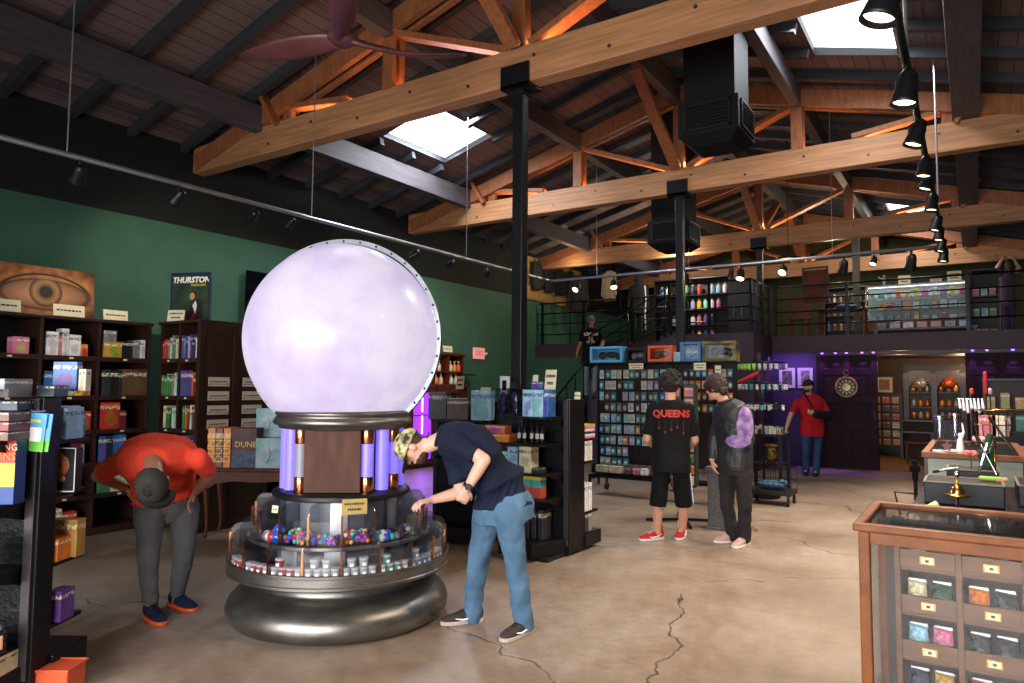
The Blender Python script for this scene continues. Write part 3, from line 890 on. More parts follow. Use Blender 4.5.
# riveted steel band round the ball, its plane nearly facing the shop front
view = Vector((3.78, -3.53, -.45)).normalized()
nrm = Matrix.Rotation(math.radians(-19), 3, Vector((.835*.26, .55*.26, .966))) @ view
q = nrm.to_track_quat('Z', 'Y').to_matrix().to_4x4()
band = obj('meridian_band', MB().lathe([(.69, -.03), (.722, -.03), (.722, .03), (.69, .03), (.69, -.03)], n=120, M=q), mat('brushed_steel_band', '#6a6c74', .38, .8, var=.1, scale=9), gm, loc=(-.02, -.012, 1.985), smooth='auto')
ZK = .967
gm.scale = (1, 1, ZK)
ball.scale = (1, 1, 1/ZK)
band.scale = (1, 1, 1/ZK)
for k in range(36):
    aa = 2*PI*k/36
    rv = MB().ell((0, 0, 0), (.009, .009, .004), nu=8, nv=5)
    p = q @ Vector((.706*math.cos(aa), .706*math.sin(aa), .032))
    o = obj('rivet', rv, black, band, loc=p, smooth=True)
    o.rotation_euler = nrm.to_track_quat('Z', 'Y').to_euler()
lamp('ball_glow', 'POINT', (GX+.03, GY+.02, 3.05), 3, (.85, .75, 1.0), soft=.2)

def card_sign(x, y, z, w, h, label, rz=0.0, tilt=-.15, lines=2, mt=None, leg=0, name='card_sign', group=None, thick=.004):
    t = thing(name, label, 'sign', (x, y, z), rz, group)
    Rm = Matrix.Rotation(tilt, 4, 'X')
    obj('card', MB().box(-w/2, w/2, -thick, 0, leg, leg+h, Rm), mt or card, t)
    for k in range(lines):
        ww = w*(.8 if k == 0 else .55)
        zz = leg+h*(.68-.36*k/max(1, lines-1)) if lines > 1 else leg+h*.5
        n = max(4, int(ww/.012))
        mb = MB()
        rr = random.Random(int(x*1000)+k)
        xx = -ww/2
        while xx < ww/2:
            lw = ww*rr.uniform(.05, .14)
            mb.box(xx, min(ww/2, xx+lw), -thick-.001, -thick, zz-h*.07, zz+h*.07, Rm)
            xx += lw+ww*.035
        obj('printed_line', mb, ink, t)
    if leg:
        obj('stand', MB().box(-.004, .004, -.003, .003, 0, leg, Rm).box(-.03, .03, -.02, .03, 0, .005), blackm, t)
    return t
gold_card = mat('gold_card', '#b59a5c', .4, .4, var=.1, scale=20)
a = FA+math.radians(7)
card_sign(GX+.62*math.cos(a), GY+.62*math.sin(a), .775, .155, .095, 'gold card sign in front of the wooden column panel on the marble bins', rz=a+PI/2, mt=gold_card, lines=2)
a = FA+math.radians(-42)
card_sign(GX+.62*math.cos(a), GY+.62*math.sin(a), .775, .05, .045, 'tiny cream card above the marble bins at the left of the stand', rz=a+PI/2, lines=1)

# marbles in the upper tier
mcol = [('red', '#b81f1c'), ('orange', '#d96a1e'), ('blue', '#2450b8'), ('white', '#d8d8d8'), ('green', '#1f8a4a'), ('yellow', '#d8b62a'), ('purple', '#6a34a8'), ('teal', '#2aa0a0')]
mmesh = {}
for nm, hx in mcol:
    o = obj('glass_marble', MB().ell((0, 0, 0), (.0155, .0155, .0155), nu=10, nv=7), mat('marble_'+nm, hx, .08, coat=.5), smooth=True)
    mmesh[nm] = o
used = set()
def marble(nm, p, label, group, s=1.0, name='glass_marble'):
    src = mmesh[nm]
    o = src if nm not in used else src.copy()
    if nm in used: COL.objects.link(o)
    used.add(nm)
    o.location = (p[0], p[1], p[2]*ZK)
    o.scale = (s, s, s)
    tag(o, label, 'marble', group)
r2_ = random.Random(3)
for d, cnt, txt, pal in ((-30, 64, 'in the bin left of centre', None), (-10, 34, 'in the sparse bin left of the middle divider', ['white', 'blue', 'red', 'teal', 'purple']), (10, 66, 'in the full bin under the gold card', None), (50, 44, 'in the right bin under the reaching hand', ['purple', 'orange', 'teal', 'red', 'white', 'green'])):
    for i in range(cnt):
        lay = i // 22
        ang = FA+math.radians(d + r2_.uniform(-8.3, 8.3))
        rad = r2_.uniform(.46, .585) if lay == 0 else r2_.uniform(.47, .58)
        nm = r2_.choice(pal or [c[0] for c in mcol])
        marble(nm, (GX+rad*math.cos(ang), GY+rad*math.sin(ang), .611+lay*.024+r2_.uniform(0, .012)), 'small %s marble %s' % (nm, txt), '%s marbles %s' % (nm, txt))
for i, (dd, rad, z, nm, s, txt) in enumerate(((-56, .565, .625, 'white', 2.4, 'lowest at the left'), (-50, .56, .627, 'red', 2.6, 'front of its bin'), (-45, .558, .627, 'blue', 3.0, 'right of the red one'), (-47, .53, .67, 'blue', 2.8, 'topmost of its bin'), (-53, .52, .63, 'purple', 2.8, 'at the back'))):
    ang = FA+math.radians(dd)
    marble(nm, (GX+rad*math.cos(ang), GY+rad*math.sin(ang), z), 'large %s ball in the leftmost visible upper bin, %s' % (nm, txt), 'large balls in the left bin', s)
for i in range(9):
    ang = FA+math.radians(22+i % 5*4.0)
    rad = .57 - (i//5)*.045
    nm = ['teal', 'white', 'blue'][i % 3]
    marble(nm, (GX+rad*math.cos(ang), GY+rad*math.sin(ang), .62+(i//5)*.018), 'medium %s glass stone in the bin right of the full marble bin' % nm, 'glass stones', 1.7)

# little jars in the lower tier
jar_l = {'red': mat('jar_red', '#9c3a3c', .15, alpha=.85), 'clear': mat('jar_clear', '#aab0b2', .1, alpha=.6), 'green': mat('jar_green', '#3f8a6e', .15, alpha=.8), 'blue': mat('jar_blue', '#5c7fa6', .15, alpha=.8)}
jlid = mat('jar_lid', '#b8bcc0', .2, alpha=.7)
protoj = {}
def jar(kind, p, rz, label, group):
    p = (p[0], p[1], p[2]*ZK)
    if kind not in protoj:
        t = thing('small_jar', label, 'jar', p, rz, group)
        obj('tub', MB().lathe([(.001, 0), (.022, 0), (.026, .005), (.027, .04), (.001, .04)], n=16), jar_l[kind], t, smooth='auto')
        obj('lid', MB().lathe([(.001, .04), (.029, .04), (.029, .052), (.001, .053)], n=16), jlid, t, smooth='auto')
        obj('paper_label', MB().lathe([(.0275, .006), (.0275, .024)], n=4, a0=-PI/2-.45, a1=-PI/2+.45), white_p, t)
        protoj[kind] = t
        return t
    return dup(protoj[kind], p, (0, 0, rz), label, group)
lay = [(-63, 3, 'red', 'leftmost'), (-45, 4, 'red', 'second from left'), (-27, 5, 'red', 'third from left'), (-9, 6, 'clear', 'left of centre'), (9, 6, 'clear', 'right of centre'), (27, 5, 'green', 'third from right'), (45, 5, 'blue', 'second from right'), (63, 3, 'clear', 'rightmost')]
for d, cnt, kind, txt in lay:
    for i in range(cnt):
        row = i // 4
        ang = FA+math.radians(d + (-6.5+4.3*(i % 4) if row == 0 else (-4+6*(i-4))))
        rad = .708
        z = .436 if row == 0 else .491
        posn = ['first', 'second', 'third', 'fourth', 'stacked left', 'stacked right'][i]
        k2 = kind if (i+d) % 3 else 'clear'
        jar(k2, (GX+rad*math.cos(ang), GY+rad*math.sin(ang), z), ang+PI/2, '%s jar with white label in the %s visible lower bin, %s' % ({'red': 'reddish', 'clear': 'colourless', 'green': 'green', 'blue': 'bluish'}[k2], txt, posn), 'small jars in the lower bins')
# ------------------------------------------------------------------ printed goods helpers
def cover_mat():
    m = bpy.data.materials.new('printed_cover')
    m.use_nodes = True
    nt = m.node_tree; N = nt.nodes; L = nt.links
    b = N['Principled BSDF']; b.inputs['Roughness'].default_value = .38
    oi = N.new('ShaderNodeObjectInfo')
    tc = N.new('ShaderNodeTexCoord')
    ad = N.new('ShaderNodeVectorMath'); ad.operation = 'ADD'
    sc = N.new('ShaderNodeVectorMath'); sc.operation = 'SCALE'; sc.inputs['Scale'].default_value = 40
    cx = N.new('ShaderNodeCombineXYZ')
    L.new(oi.outputs['Random'], cx.inputs[0]); L.new(oi.outputs['Random'], cx.inputs[1])
    L.new(cx.outputs[0], sc.inputs[0]); L.new(sc.outputs[0], ad.inputs[0]); L.new(tc.outputs['Object'], ad.inputs[1])
    sg = N.new('ShaderNodeSeparateXYZ'); L.new(tc.outputs['Generated'], sg.inputs[0])
    def M(op, a_, b_=None, c_=None):
        n = N.new('ShaderNodeMath'); n.operation = op
        for i, v in enumerate((a_, b_, c_)):
            if v is None: continue
            if isinstance(v, (int, float)): n.inputs[i].default_value = v
            else: L.new(v, n.inputs[i])
        return n.outputs[0]
    wn = N.new('ShaderNodeTexWhiteNoise'); wn.noise_dimensions = '1D'; L.new(oi.outputs['Random'], wn.inputs['W'])
    nz = N.new('ShaderNodeTexNoise'); nz.inputs['Scale'].default_value = 11; nz.inputs['Detail'].default_value = 5
    L.new(ad.outputs[0], nz.inputs['Vector'])
    # picture blob in the lower part of the cover
    dx = M('SUBTRACT', sg.outputs['X'], .5); dz = M('SUBTRACT', sg.outputs['Z'], .38)
    dd = M('ADD', M('MULTIPLY', dx, dx), M('MULTIPLY', dz, dz))
    blob = M('LESS_THAN', M('ADD', dd, M('MULTIPLY', M('SUBTRACT', nz.outputs['Fac'], .5), .55)), .09)
    hs = N.new('ShaderNodeHueSaturation')
    L.new(M('MULTIPLY_ADD', wn.outputs['Value'], .5, .25), hs.inputs['Hue']); hs.inputs['Value'].default_value = .7
    L.new(oi.outputs['Color'], hs.inputs['Color'])
    mx = N.new('ShaderNodeMix'); mx.data_type = 'RGBA'
    L.new(M('MULTIPLY', blob, .8), mx.inputs['Factor']); L.new(oi.outputs['Color'], mx.inputs['A']); L.new(hs.outputs[0], mx.inputs['B'])
    # tone variation
    vv = N.new('ShaderNodeHueSaturation'); L.new(M('MULTIPLY_ADD', nz.outputs['Fac'], 1.3, .35), vv.inputs['Value']); L.new(mx.outputs['Result'], vv.inputs['Color'])
    # title band of broken strokes
    band = M('MULTIPLY', M('GREATER_THAN', sg.outputs['Z'], .74), M('LESS_THAN', sg.outputs['Z'], .87))
    nz3 = N.new('ShaderNodeTexNoise'); nz3.inputs['Scale'].default_value = 70; L.new(ad.outputs[0], nz3.inputs['Vector'])
    strokes = M('MULTIPLY', M('GREATER_THAN', nz3.outputs['Fac'], .49), band)
    m3 = N.new('ShaderNodeMix'); m3.data_type = 'RGBA'
    tcx = N.new('ShaderNodeMix'); tcx.data_type = 'RGBA'; tcx.inputs['A'].default_value = (.75, .7, .55, 1); tcx.inputs['B'].default_value = (.03, .03, .04, 1)
    lum = N.new('ShaderNodeRGBToBW'); L.new(oi.outputs['Color'], lum.inputs[0]); L.new(M('GREATER_THAN', lum.outputs[0], .3), tcx.inputs['Factor'])
    L.new(tcx.outputs['Result'], m3.inputs['B'])
    L.new(M('MULTIPLY', strokes, .85), m3.inputs['Factor']); L.new(vv.outputs[0], m3.inputs['A'])
    L.new(m3.outputs['Result'], b.inputs['Base Color'])
    return m
COVER = cover_mat()
PAL = {'red': '#b02a22', 'dark red': '#6e1c1c', 'orange': '#d2701f', 'yellow': '#d8b032', 'gold': '#a8823a', 'green': '#3f7a42', 'dark green': '#24452f', 'teal': '#2d7f88', 'light blue': '#8fbcd6',
       'blue': '#2d5fa0', 'navy': '#1d2a48', 'purple': '#5c3a86', 'pink': '#c86a8a', 'white': '#d4d4d6', 'cream': '#cfc3a0', 'grey': '#77797e', 'black': '#17171a', 'brown': '#5e3c28', 'charcoal': '#2b2c31', 'mint': '#8fd0b8', 'lavender': '#a69ac8'}
_bx = {}
def boxgood(name, cat, w, d, h, colour, loc, rz, label, group=None, tilt=0.0):
    """A closed carton / book: width w (x), depth d (y, front at y=0 going back), height h. Shares meshes by size."""
    key = (name, round(w, 3), round(d, 3), round(h, 3))
    if key not in _bx:
        o = obj(name, MB().box(-w/2, w/2, 0, d, 0, h), COVER, bevel=min(.003, w*.15))
        _bx[key] = o
    else:
        o = _bx[key].copy(); COL.objects.link(o)
    o.location = loc
    o.rotation_euler = (tilt, 0, rz)
    o.color = (*lin(PAL.get(colour, colour)), 1)
    return tag(o, label, cat, group)

ORD = ['first', 'second', 'third', 'fourth', 'fifth', 'sixth', 'seventh', 'eighth', 'ninth', 'tenth', 'eleventh', 'twelfth', 'thirteenth', 'fourteenth']
def row(frame, u0, u1, z, items, where, depth=.0, group=None, gap=.003):
    """Lay items left to right on a shelf. frame: (origin, u-dir, out-dir, rz). items: (kind, colour, w, h[, d])"""
    O, U, F, rz = frame
    u = u0
    for i, it in enumerate(items):
        kind, colour, w, h = it[:4]
        d = it[4] if len(it) > 4 else {'book': .17, 'game_box': .14, 'carton': .1}.get(kind, .12)
        if u + w > u1: break
        if colour:
            P = O + U*(u+w/2) - F*(depth+ (.006*((i*7) % 3))) + Vector((0, 0, z))
            nm = {'book': 'book', 'game_box': 'game_box'}.get(kind, kind)
            cat = {'book': 'book', 'game_box': 'game box'}.get(kind, kind.replace('_', ' '))
            noun = {'book': 'book', 'game_box': 'game box'}.get(kind, kind.replace('_', ' '))
            boxgood(nm, cat, w, d, h, colour, P, rz, '%s %s, %s from left, %s' % (colour, noun, ORD[min(i, 13)], where), group)
        u += w+gap

def shelf_unit(name, label, cat, origin, U, F, width, depth, height, zs, bays, m=darkwood, min_=darkwood_in, back=True, thick=.03, plinth=.08, lip=True, side_solid=True):
    """Bookcase. origin = front-left-bottom corner; U along the width, F the outward normal of the front."""
    rz = math.atan2(U.y, U.x)
    t = thing(name, label, cat, origin, rz)
    # local: x along U, y into the depth
    obj('side_panel', MB().box(0, thick, 0, depth, 0, height), m, t, bevel=.003)
    obj('side_panel', MB().box(width-thick, width, 0, depth, 0, height), m, t, bevel=.003)
    obj('top', MB().box(-.02, width+.02, -.02, depth, height, height+.035), m, t, bevel=.006)
    obj('plinth', MB().box(0, width, .02, depth, 0, plinth), m, t)
    if back: obj('back_panel', MB().box(thick, width-thick, depth-.015, depth, plinth, height), min_, t)
    bw = (width)/bays
    for k in range(1, bays):
        obj('divider', MB().box(bw*k-thick/2, bw*k+thick/2, 0.004, depth-.015, plinth, height), m, t, bevel=.003)
    for z in zs:
        for k in range(bays):
            a = bw*k+(thick if k == 0 else thick/2)
            b_ = bw*(k+1)-(thick if k == bays-1 else thick/2)
            s_ = obj('shelf', MB().box(a, b_, .004, depth-.015, z-.028, z), m, t)
            if lip:
                obj('shelf_edge', MB().box(a, b_, -.008, .006, z-.045, z+.004), m, s_, bevel=.002)
                obj('price_tag', MB().box((a+b_)/2-.02, (a+b_)/2+.02, -.011, -.008, z-.03, z-.012), card, s_)
    return t

# left wall bookcase (faces +X); u runs from the camera away: towards the corner
U1, F1 = Vector((0, 1, 0)), Vector((1, 0, 0))
XF = -7.75
# zs at local heights
ZS = [.43, .76, 1.10, 1.46, 1.87]
yB0 = 2.13
shelf_unit('bookcase', 'long dark wooden bookcase along the green wall at the left, full of boxed games', 'bookcase', (XF, yB0, 0), U1, F1, 2.22, .55, 2.24, ZS, 4)
fr1 = (Vector((XF-.012, yB0, 0)), U1, F1, PI/2)
bw = 2.22/4
def seg(b): return bw*b+.03
Wt = lambda sh, b: '%s shelf, %s bay, left bookcase' % (['top', 'second', 'third', 'fourth', 'fifth', 'bottom'][sh], ['hidden', 'leftmost visible', 'middle visible', 'corner'][b])
G = 'game_box'
rows = {
 (0, 1): [(G, 'grey', .0, .1), (G, None, .26, .1), (G, 'pink', .14, .17), ],
 (0, 2): [(G, 'white', .11, .24), (G, 'pink', .03, .2), (G, 'white', .065, .28), (G, 'white', .11, .22), (G, 'orange', .07, .13), ('game_box', 'yellow', .12, .25)],
 (0, 3): [(G, 'gold', .19, .17), (G, 'black', .12, .19), (G, 'grey', .08, .2), (G, 'white', .05, .21)],
 (1, 1): [(G, 'brown', .1, .2), (G, 'blue', .17, .1), (G, 'grey', .1, .12)],
 (1, 2): [(G, 'blue', .2, .25), (G, 'cream', .07, .17), (G, 'yellow', .09, .13), (G, 'gold', .07, .13)],
 (1, 3): [(G, 'charcoal', .085, .28), (G, 'black', .085, .28), (G, 'charcoal', .04, .27), (G, 'brown', .26, .29)],
 (2, 1): [(G, 'navy', .2, .2), (G, 'teal', .2, .23)],
 (2, 2): [(G, 'teal', .17, .22), (G, 'lavender', .09, .26), (G, 'lavender', .09, .26), (G, 'red', .1, .2)],
 (2, 3): [(G, 'red', .2, .29), (G, 'dark red', .07, .2), (G, 'gold', .21, .29)],
 (3, 2): [(G, 'green', .06, .18), (G, 'cream', .05, .18), (G, 'dark green', .05, .18), (G, 'brown', .05, .19), (G, 'cream', .05, .18), (G, 'red', .06, .18), (G, 'grey', .07, .2)],
 (3, 3): [(G, 'blue', .07, .27), (G, 'navy', .07, .27), (G, 'blue', .065, .27), (G, 'blue', .065, .28), (G, 'light blue', .04, .21), (G, 'teal', .035, .2), (G, 'cream', .04, .22), (G, 'grey', .04, .22)],
 (4, 2): [(G, 'dark red', .22, .24), (G, 'brown', .1, .22)],
 (4, 3): [(G, 'green', .13, .22), (G, 'cream', .1, .22), (G, 'mint', .11, .2), (G, 'yellow', .08, .18)],
 (5, 2): [(G, 'cream', .22, .24), (G, 'red', .14, .2)],
}
zbase = {0: 1.87, 1: 1.46, 2: 1.10, 3: .76, 4: .43, 5: .08}
for (sh, b_), its in rows.items():
    its = [i for i in its if i[2] > 0]
    row(fr1, seg(b_)+.02, seg(b_)+bw-.05, zbase[sh], its, Wt(sh, b_), group='games in the left bookcase')
# second layer on the top shelf
row(fr1, seg(3)+.02, seg(3)+.2, 1.87+.172, [(G, 'grey', .13, .12)], 'on the gold one, top shelf, corner bay', group='games in the left bookcase')

# peninsula bookcase (faces -Y) plus its long panelled end (faces +X)
YP = 4.44
U2, F2 = Vector((1, 0, 0)), Vector((0, -1, 0))
shelf_unit('bookcase', 'dark wooden bookcase of upright books jutting out from the wall beside the globe', 'bookcase', (-7.72, YP, 0), U2, F2, .74, .5, 2.26, ZS, 2)
fr2 = (Vector((-7.72, YP+.012, 0)), U2, F2, 0)
for sh, z in zbase.items():
    for b_ in range(2):
        its = []
        tot = 0
        rr = random.Random(sh*10+b_)
        pal = [['cream', 'green', 'brown', 'red', 'grey', 'cream'], ['navy', 'grey', 'teal', 'lavender', 'purple', 'white']][b_] if sh in (0, 3) else [['green', 'dark green', 'cream', 'mint', 'grey'], ['white', 'dark red', 'cream', 'green', 'orange', 'gold']][b_]
        face = (sh == 1 and b_ == 1)
        if face:
            its.append(('book', 'purple', .2, .28, .03)); tot = .2
        elif sh == 2:
            its.append((G, None, .05, .1)); tot = .05
        while tot < .28:
            w = rr.choice([.022, .028, .034, .018, .04])
            its.append(('book', rr.choice(pal), w, rr.uniform(.2, .27)))
            tot += w+.003
        row(fr2, .37*b_+.035, .37*(b_+1)-.025, z, its, '%s shelf, %s bay of the jutting bookcase' % (['top', 'second', 'third', 'fourth', 'fifth', 'bottom'][sh], ['left', 'right'][b_]), group='books in the jutting bookcase')
shelf_unit('bookcase', 'dark wooden cabinet whose blank end carries six small arrow signs, behind the globe', 'cabinet', (-6.98, 4.95, 0), Vector((0, 1, 0)), F1, 1.1, .74, 2.26, [], 1)
endp = MB()
for (a, b_) in ((4.44, 4.50), (4.86, 4.92), (5.30, 5.36)):
    endp.box(-6.978, -6.955, a, b_, .0, 2.26)
for z in (.0, 2.16):
    endp.box(-6.978, -6.955, 4.50, 4.86, z, z+.1).box(-6.978, -6.955, 4.92, 5.30, z, z+.1)
t = thing('end_panel', 'dark framed end panel of the jutting bookcase, covered with small arrow signs', 'panel', (-6.965, 4.9, 0))
obj('panel_board', MB().box(-.013, -.003, -.46, .46, 0, 2.26), darkwood, t)
me = endp
obj('panel_frame', MB().add([Vector(v)-Vector((-6.965, 4.9, 0)) for v in me.v], me.f), darkwood, t, bevel=.003)
arrow_card = mat('arrow_card', '#b8ac98', .7)
for c, y in enumerate((4.68, 5.11)):
    for r in range(4):
        z = 1.62 - r*.155
        sg = card_sign(-6.948, y, z-.05, .26, .10, 'small cream arrow sign on the dark end panel, %s column, %s from top' % (['left', 'right'][c], ORD[r]), rz=PI/2, tilt=0, mt=arrow_card, lines=1, group='arrow signs on the end panel', name='arrow_sign')
        ar = MB().box(-.11, .11, -.0052, -.004, .022, .026)
        for sx in (-1, 1):
            ar.add([(sx*.12, -.0052, .024), (sx*.10, -.0052, .034), (sx*.10, -.0052, .014), (sx*.12, -.0045, .024), (sx*.10, -.0045, .034), (sx*.10, -.0045, .014)], [(0, 1, 2), (5, 4, 3), (0, 3, 4, 1), (1, 4, 5, 2), (2, 5, 3, 0)])
        obj('double_arrow', ar, ink, sg)

# things standing on top of the bookcases
eye = bpy.data.materials.new('eye_print'); eye.use_nodes = True
nt = eye.node_tree; N = nt.nodes; L = nt.links
b = N['Principled BSDF']; b.inputs['Roughness'].default_value = .55
tc = N.new('ShaderNodeTexCoord')
def rad(cx, cz, sx, sz):
    mp = N.new('ShaderNodeMapping'); mp.inputs['Location'].default_value = (-cx/sx, 0, -cz/sz); mp.inputs['Scale'].default_value = (1/sx, 0, 1/sz)
    L.new(tc.outputs['Object'], mp.inputs[0])
    ln = N.new('ShaderNodeVectorMath'); ln.operation = 'LENGTH'; L.new(mp.outputs[0], ln.inputs[0])
    return ln.outputs['Value']
def ramp(val, stops):
    r = N.new('ShaderNodeValToRGB'); e = r.color_ramp.elements
    e[0].position, e[0].color = stops[0][0], (*lin(stops[0][1]), 1)
    e[1].position, e[1].color = stops[-1][0], (*lin(stops[-1][1]), 1)
    for p, c in stops[1:-1]:
        k = e.new(p); k.color = (*lin(c), 1)
    L.new(val, r.inputs[0]); return r.outputs[0]
def mixc(f, a, b_):
    m = N.new('ShaderNodeMix'); m.data_type = 'RGBA'; L.new(f, m.inputs['Factor']); L.new(a, m.inputs['A']); L.new(b_, m.inputs['B']); return m.outputs['Result']
def step(val, a, b_):
    m = N.new('ShaderNodeMapRange'); m.inputs['From Min'].default_value = a; m.inputs['From Max'].default_value = b_; L.new(val, m.inputs['Value']); return m.outputs[0]
nz = N.new('ShaderNodeTexNoise'); nz.inputs['Scale'].default_value = 9; nz.inputs['Detail'].default_value = 6; L.new(tc.outputs['Object'], nz.inputs['Vector'])
skin_c = ramp(nz.outputs['Fac'], [(.3, '#8a4a22'), (.55, '#c07a3c'), (.75, '#d89a58')])
edge = rad(.3, .32, .85, .42)
dk = ramp(edge, [(.45, '#ffffff'), (1.0, '#3a1c10')])
mm = N.new('ShaderNodeMix'); mm.data_type = 'RGBA'; mm.blend_type = 'MULTIPLY'; mm.inputs['Factor'].default_value = 1; L.new(skin_c, mm.inputs['A']); L.new(dk, mm.inputs['B'])
almond = rad(.33, .25, .43, .16)
whites = ramp(almond, [(.3, '#b9855a'), (.9, '#8a5a38'), (1.0, '#2a120a')])
c1 = mixc(step(almond, 1.12, .98), mm.outputs['Result'], whites)
irisd = rad(.33, .28, .16, .16)
iris = ramp(irisd, [(.0, '#0c0604'), (.36, '#140a06'), (.42, '#6a4526'), (.7, '#a87a4a'), (.95, '#4a2a16')])
inside = N.new('ShaderNodeMath'); inside.operation = 'MULTIPLY'; L.new(step(irisd, 1.03, .97), inside.inputs[0]); L.new(step(almond, 1.05, .97), inside.inputs[1])
c2 = mixc(inside.outputs[0], c1, iris)
lid = rad(.33, .2, .47, .27)
band_ = N.new('ShaderNodeMath'); band_.operation = 'MULTIPLY'; L.new(step(lid, .93, .97), band_.inputs[0]); L.new(step(lid, 1.06, 1.0), band_.inputs[1])
sepz = N.new('ShaderNodeSeparateXYZ'); L.new(tc.outputs['Object'], sepz.inputs[0])
up_ = N.new('ShaderNodeMath'); up_.operation = 'MULTIPLY'; L.new(band_.outputs[0], up_.inputs[0]); L.new(step(sepz.outputs['Z'], .22, .34), up_.inputs[1])
dkc = N.new('ShaderNodeRGB'); dkc.outputs[0].default_value = (*lin('#241008'), 1)
c3 = mixc(up_.outputs[0], c2, dkc.outputs[0])
L.new(c3, b.inputs['Base Color'])
pt = thing('eye_print', 'large unframed close-up photo print of an eye leaning on the green wall above the bookcase', 'print', (-8.2, 3.12, 2.278), PI/2)
obj('print_board', MB().box(-.82, .82, 0, .02, 0, .55, Matrix.Rotation(-.06, 4, 'X')), eye, pt, bevel=.002)
card_sign(XF-.02, 2.9, 2.278, .3, .12, 'cream card sign at the frame edge in front of the eye print', rz=PI/2, lines=1)
card_sign(XF-.02, 3.49, 2.278, .3, .12, 'cream card sign in front of the right corner of the eye print', rz=PI/2, lines=1)
card_sign(XF-.02, 3.96, 2.278, .26, .11, 'cream card sign standing alone on the long bookcase between two pictures', rz=PI/2, lines=1)
# stage-magician poster
pp = thing('framed_poster', 'small framed poster with white title lettering standing on top of the jutting bookcase', 'poster', (-7.62, 4.72, 2.298), .35)
obj('frame', MB().box(-.27, .27, 0, .025, 0, .03).box(-.27, .27, 0, .025, .57, .6).box(-.27, -.24, 0, .025, .03, .57).box(.24, .27, 0, .025, .03, .57), mat('navy_frame', '#18223c', .4), pp, bevel=.003)
obj('poster_sheet', MB().box(-.24, .24, .01, .02, .03, .57), mat('poster_green_print', '#2f4a2a', .5, color2='#0f1a16', scale=5), pp)
wl = mat('white_lettering', '#e2e0d8', .5)
lettering('THURSTON', .095, wl, pp, (0, .006, .51), name='title_lettering', shear=.2, bold=.003)
yl = mat('yellow_lettering', '#d8c23a', .5)
lettering('MAGICIAN', .04, yl, pp, (.1, .006, .45), name='subtitle_lettering')
obj('printed_face', MB().ell((.02, .008, .32), (.035, .003, .045), nu=12), mat('skin_print', '#c08a5e', .5), pp)
obj('printed_hair', MB().ell((.03, .0095, .345), (.045, .002, .035), nu=12), ink, pp)
obj('printed_jacket', MB().prism([(-.05, -.04), (.18, -.04), (.16, .2), (.08, .27), (.0, .24)], 0, .003, Matrix.Translation((.0, .0095, .03)) @ Mx @ Matrix.Scale(1, 4)), mat('dark_jacket_print', '#14151c', .5), pp)
obj('printed_shirt', MB().prism([(.03, .18), (.07, .24), (.09, .18), (.07, .08)], 0, .003, Matrix.Translation((.0, .008, .03)) @ Mx), wl, pp)
obj('printed_cloth', MB().prism([(.0, .0), (.06, .0), (.075, .12), (.04, .1)], 0, .003, Matrix.Translation((.0, .0085, .03)) @ Mx), mat('red_print', '#9a1f24', .5), pp)
card_sign(-7.5, 4.48, 2.298, .2, .13, 'cream card sign in front of the framed poster on the jutting bookcase', rz=.5, lines=2)
card_sign(-7.0, 5.3, 2.298, .3, .1, 'cream card sign at the globe edge on the cabinet behind it', rz=PI/2, lines=1)
tv = thing('television', 'large black flat television mounted on the green wall, mostly hidden behind the globe', 'television', (-9.45, 7.6, 2.98), PI/2)
obj('screen', MB().box(-.86, .86, -.055, -.03, -.38, .40), mat('dark_screen', '#090a14', .12), tv, bevel=.004)
obj('wall_bracket', MB().box(-.2, .2, -.03, .03, -.12, .12), blackm, tv)
# ------------------------------------------------------------------ free-standing gondola racks
gond = mat('black_laminate', '#100e12', 0.35, var=.2, scale=8, stretch=(3, 3, .4), spec=.25)
perf = mat('dark_embossed_back_panel', '#090b10', 0.5, .0, var=.5, scale=40, bump=.4, spec=.2)
strip = mat('grey_upright_strip', '#3a3438', .4, .3)
def gondola(label, loc, rz, L, face, fd, bd, zf, zb, H, base=.17, strip_on=True):
    """root: right-hand end, front face of the spine. local x to the right, y away from the viewer side"""
    t = thing('gondola_rack', label, 'display rack', loc, rz)
    obj('end_panel', MB().box(-.05, 0, 0, face, .03, H), gond, t, bevel=.006)
    obj('end_panel', MB().box(-L, -L+.05, 0, face, .03, H), gond, t, bevel=.006)
    obj('back_panel', MB().box(-L+.05, -.05, .01, .03, .1, H-.02).box(-L+.05, -.05, face-.03, face-.01, .1, H-.02), perf, t)
    if strip_on:
        for x in (-.06, -L+.015):
            obj('slotted_upright', MB().box(x, x+.045, -.018, 0.0, .1, H-.01), strip, t, bevel=.002)
            
    for z in zf:
        s_ = obj('shelf', MB().prism([(-L+.03, -.001), (-L+.06, -fd+.03), (-L+.1, -fd), (-.11, -fd), (-.07, -fd+.03), (-.055, -.001)], z-.022, z), gond, t, bevel=.003)
        obj('bracket', MB().prism([(0, 0), (-fd*.7, 0), (-fd*.7, -.015), (0, -.08)], 0, .006, Matrix.Translation((-.075, 0, z-.022)) @ Matrix.Rotation(PI/2, 4, 'Z') @ Matrix.Rotation(PI/2, 4, 'X')), blackm, s_)
    for z in zb:
        obj('shelf', MB().box(-L+.05, -.005, face, face+bd, z-.022, z), gond, t, bevel=.003)
    bs = MB().prism([(-L+.0, 0), (-L+.04, -fd-.04), (-.16, -fd-.04), (-.03, 0)], .04, base)
    obj('base', bs, gond, t, bevel=.01)
    obj('base', MB().box(-L, 0.02, face, face+bd+.03, .04, base), gond, t, bevel=.008)
    obj('kick_plate', MB().box(-L+.06, -.06, -fd+.06, face+bd-.06, 0, .04), black, t)
    return t
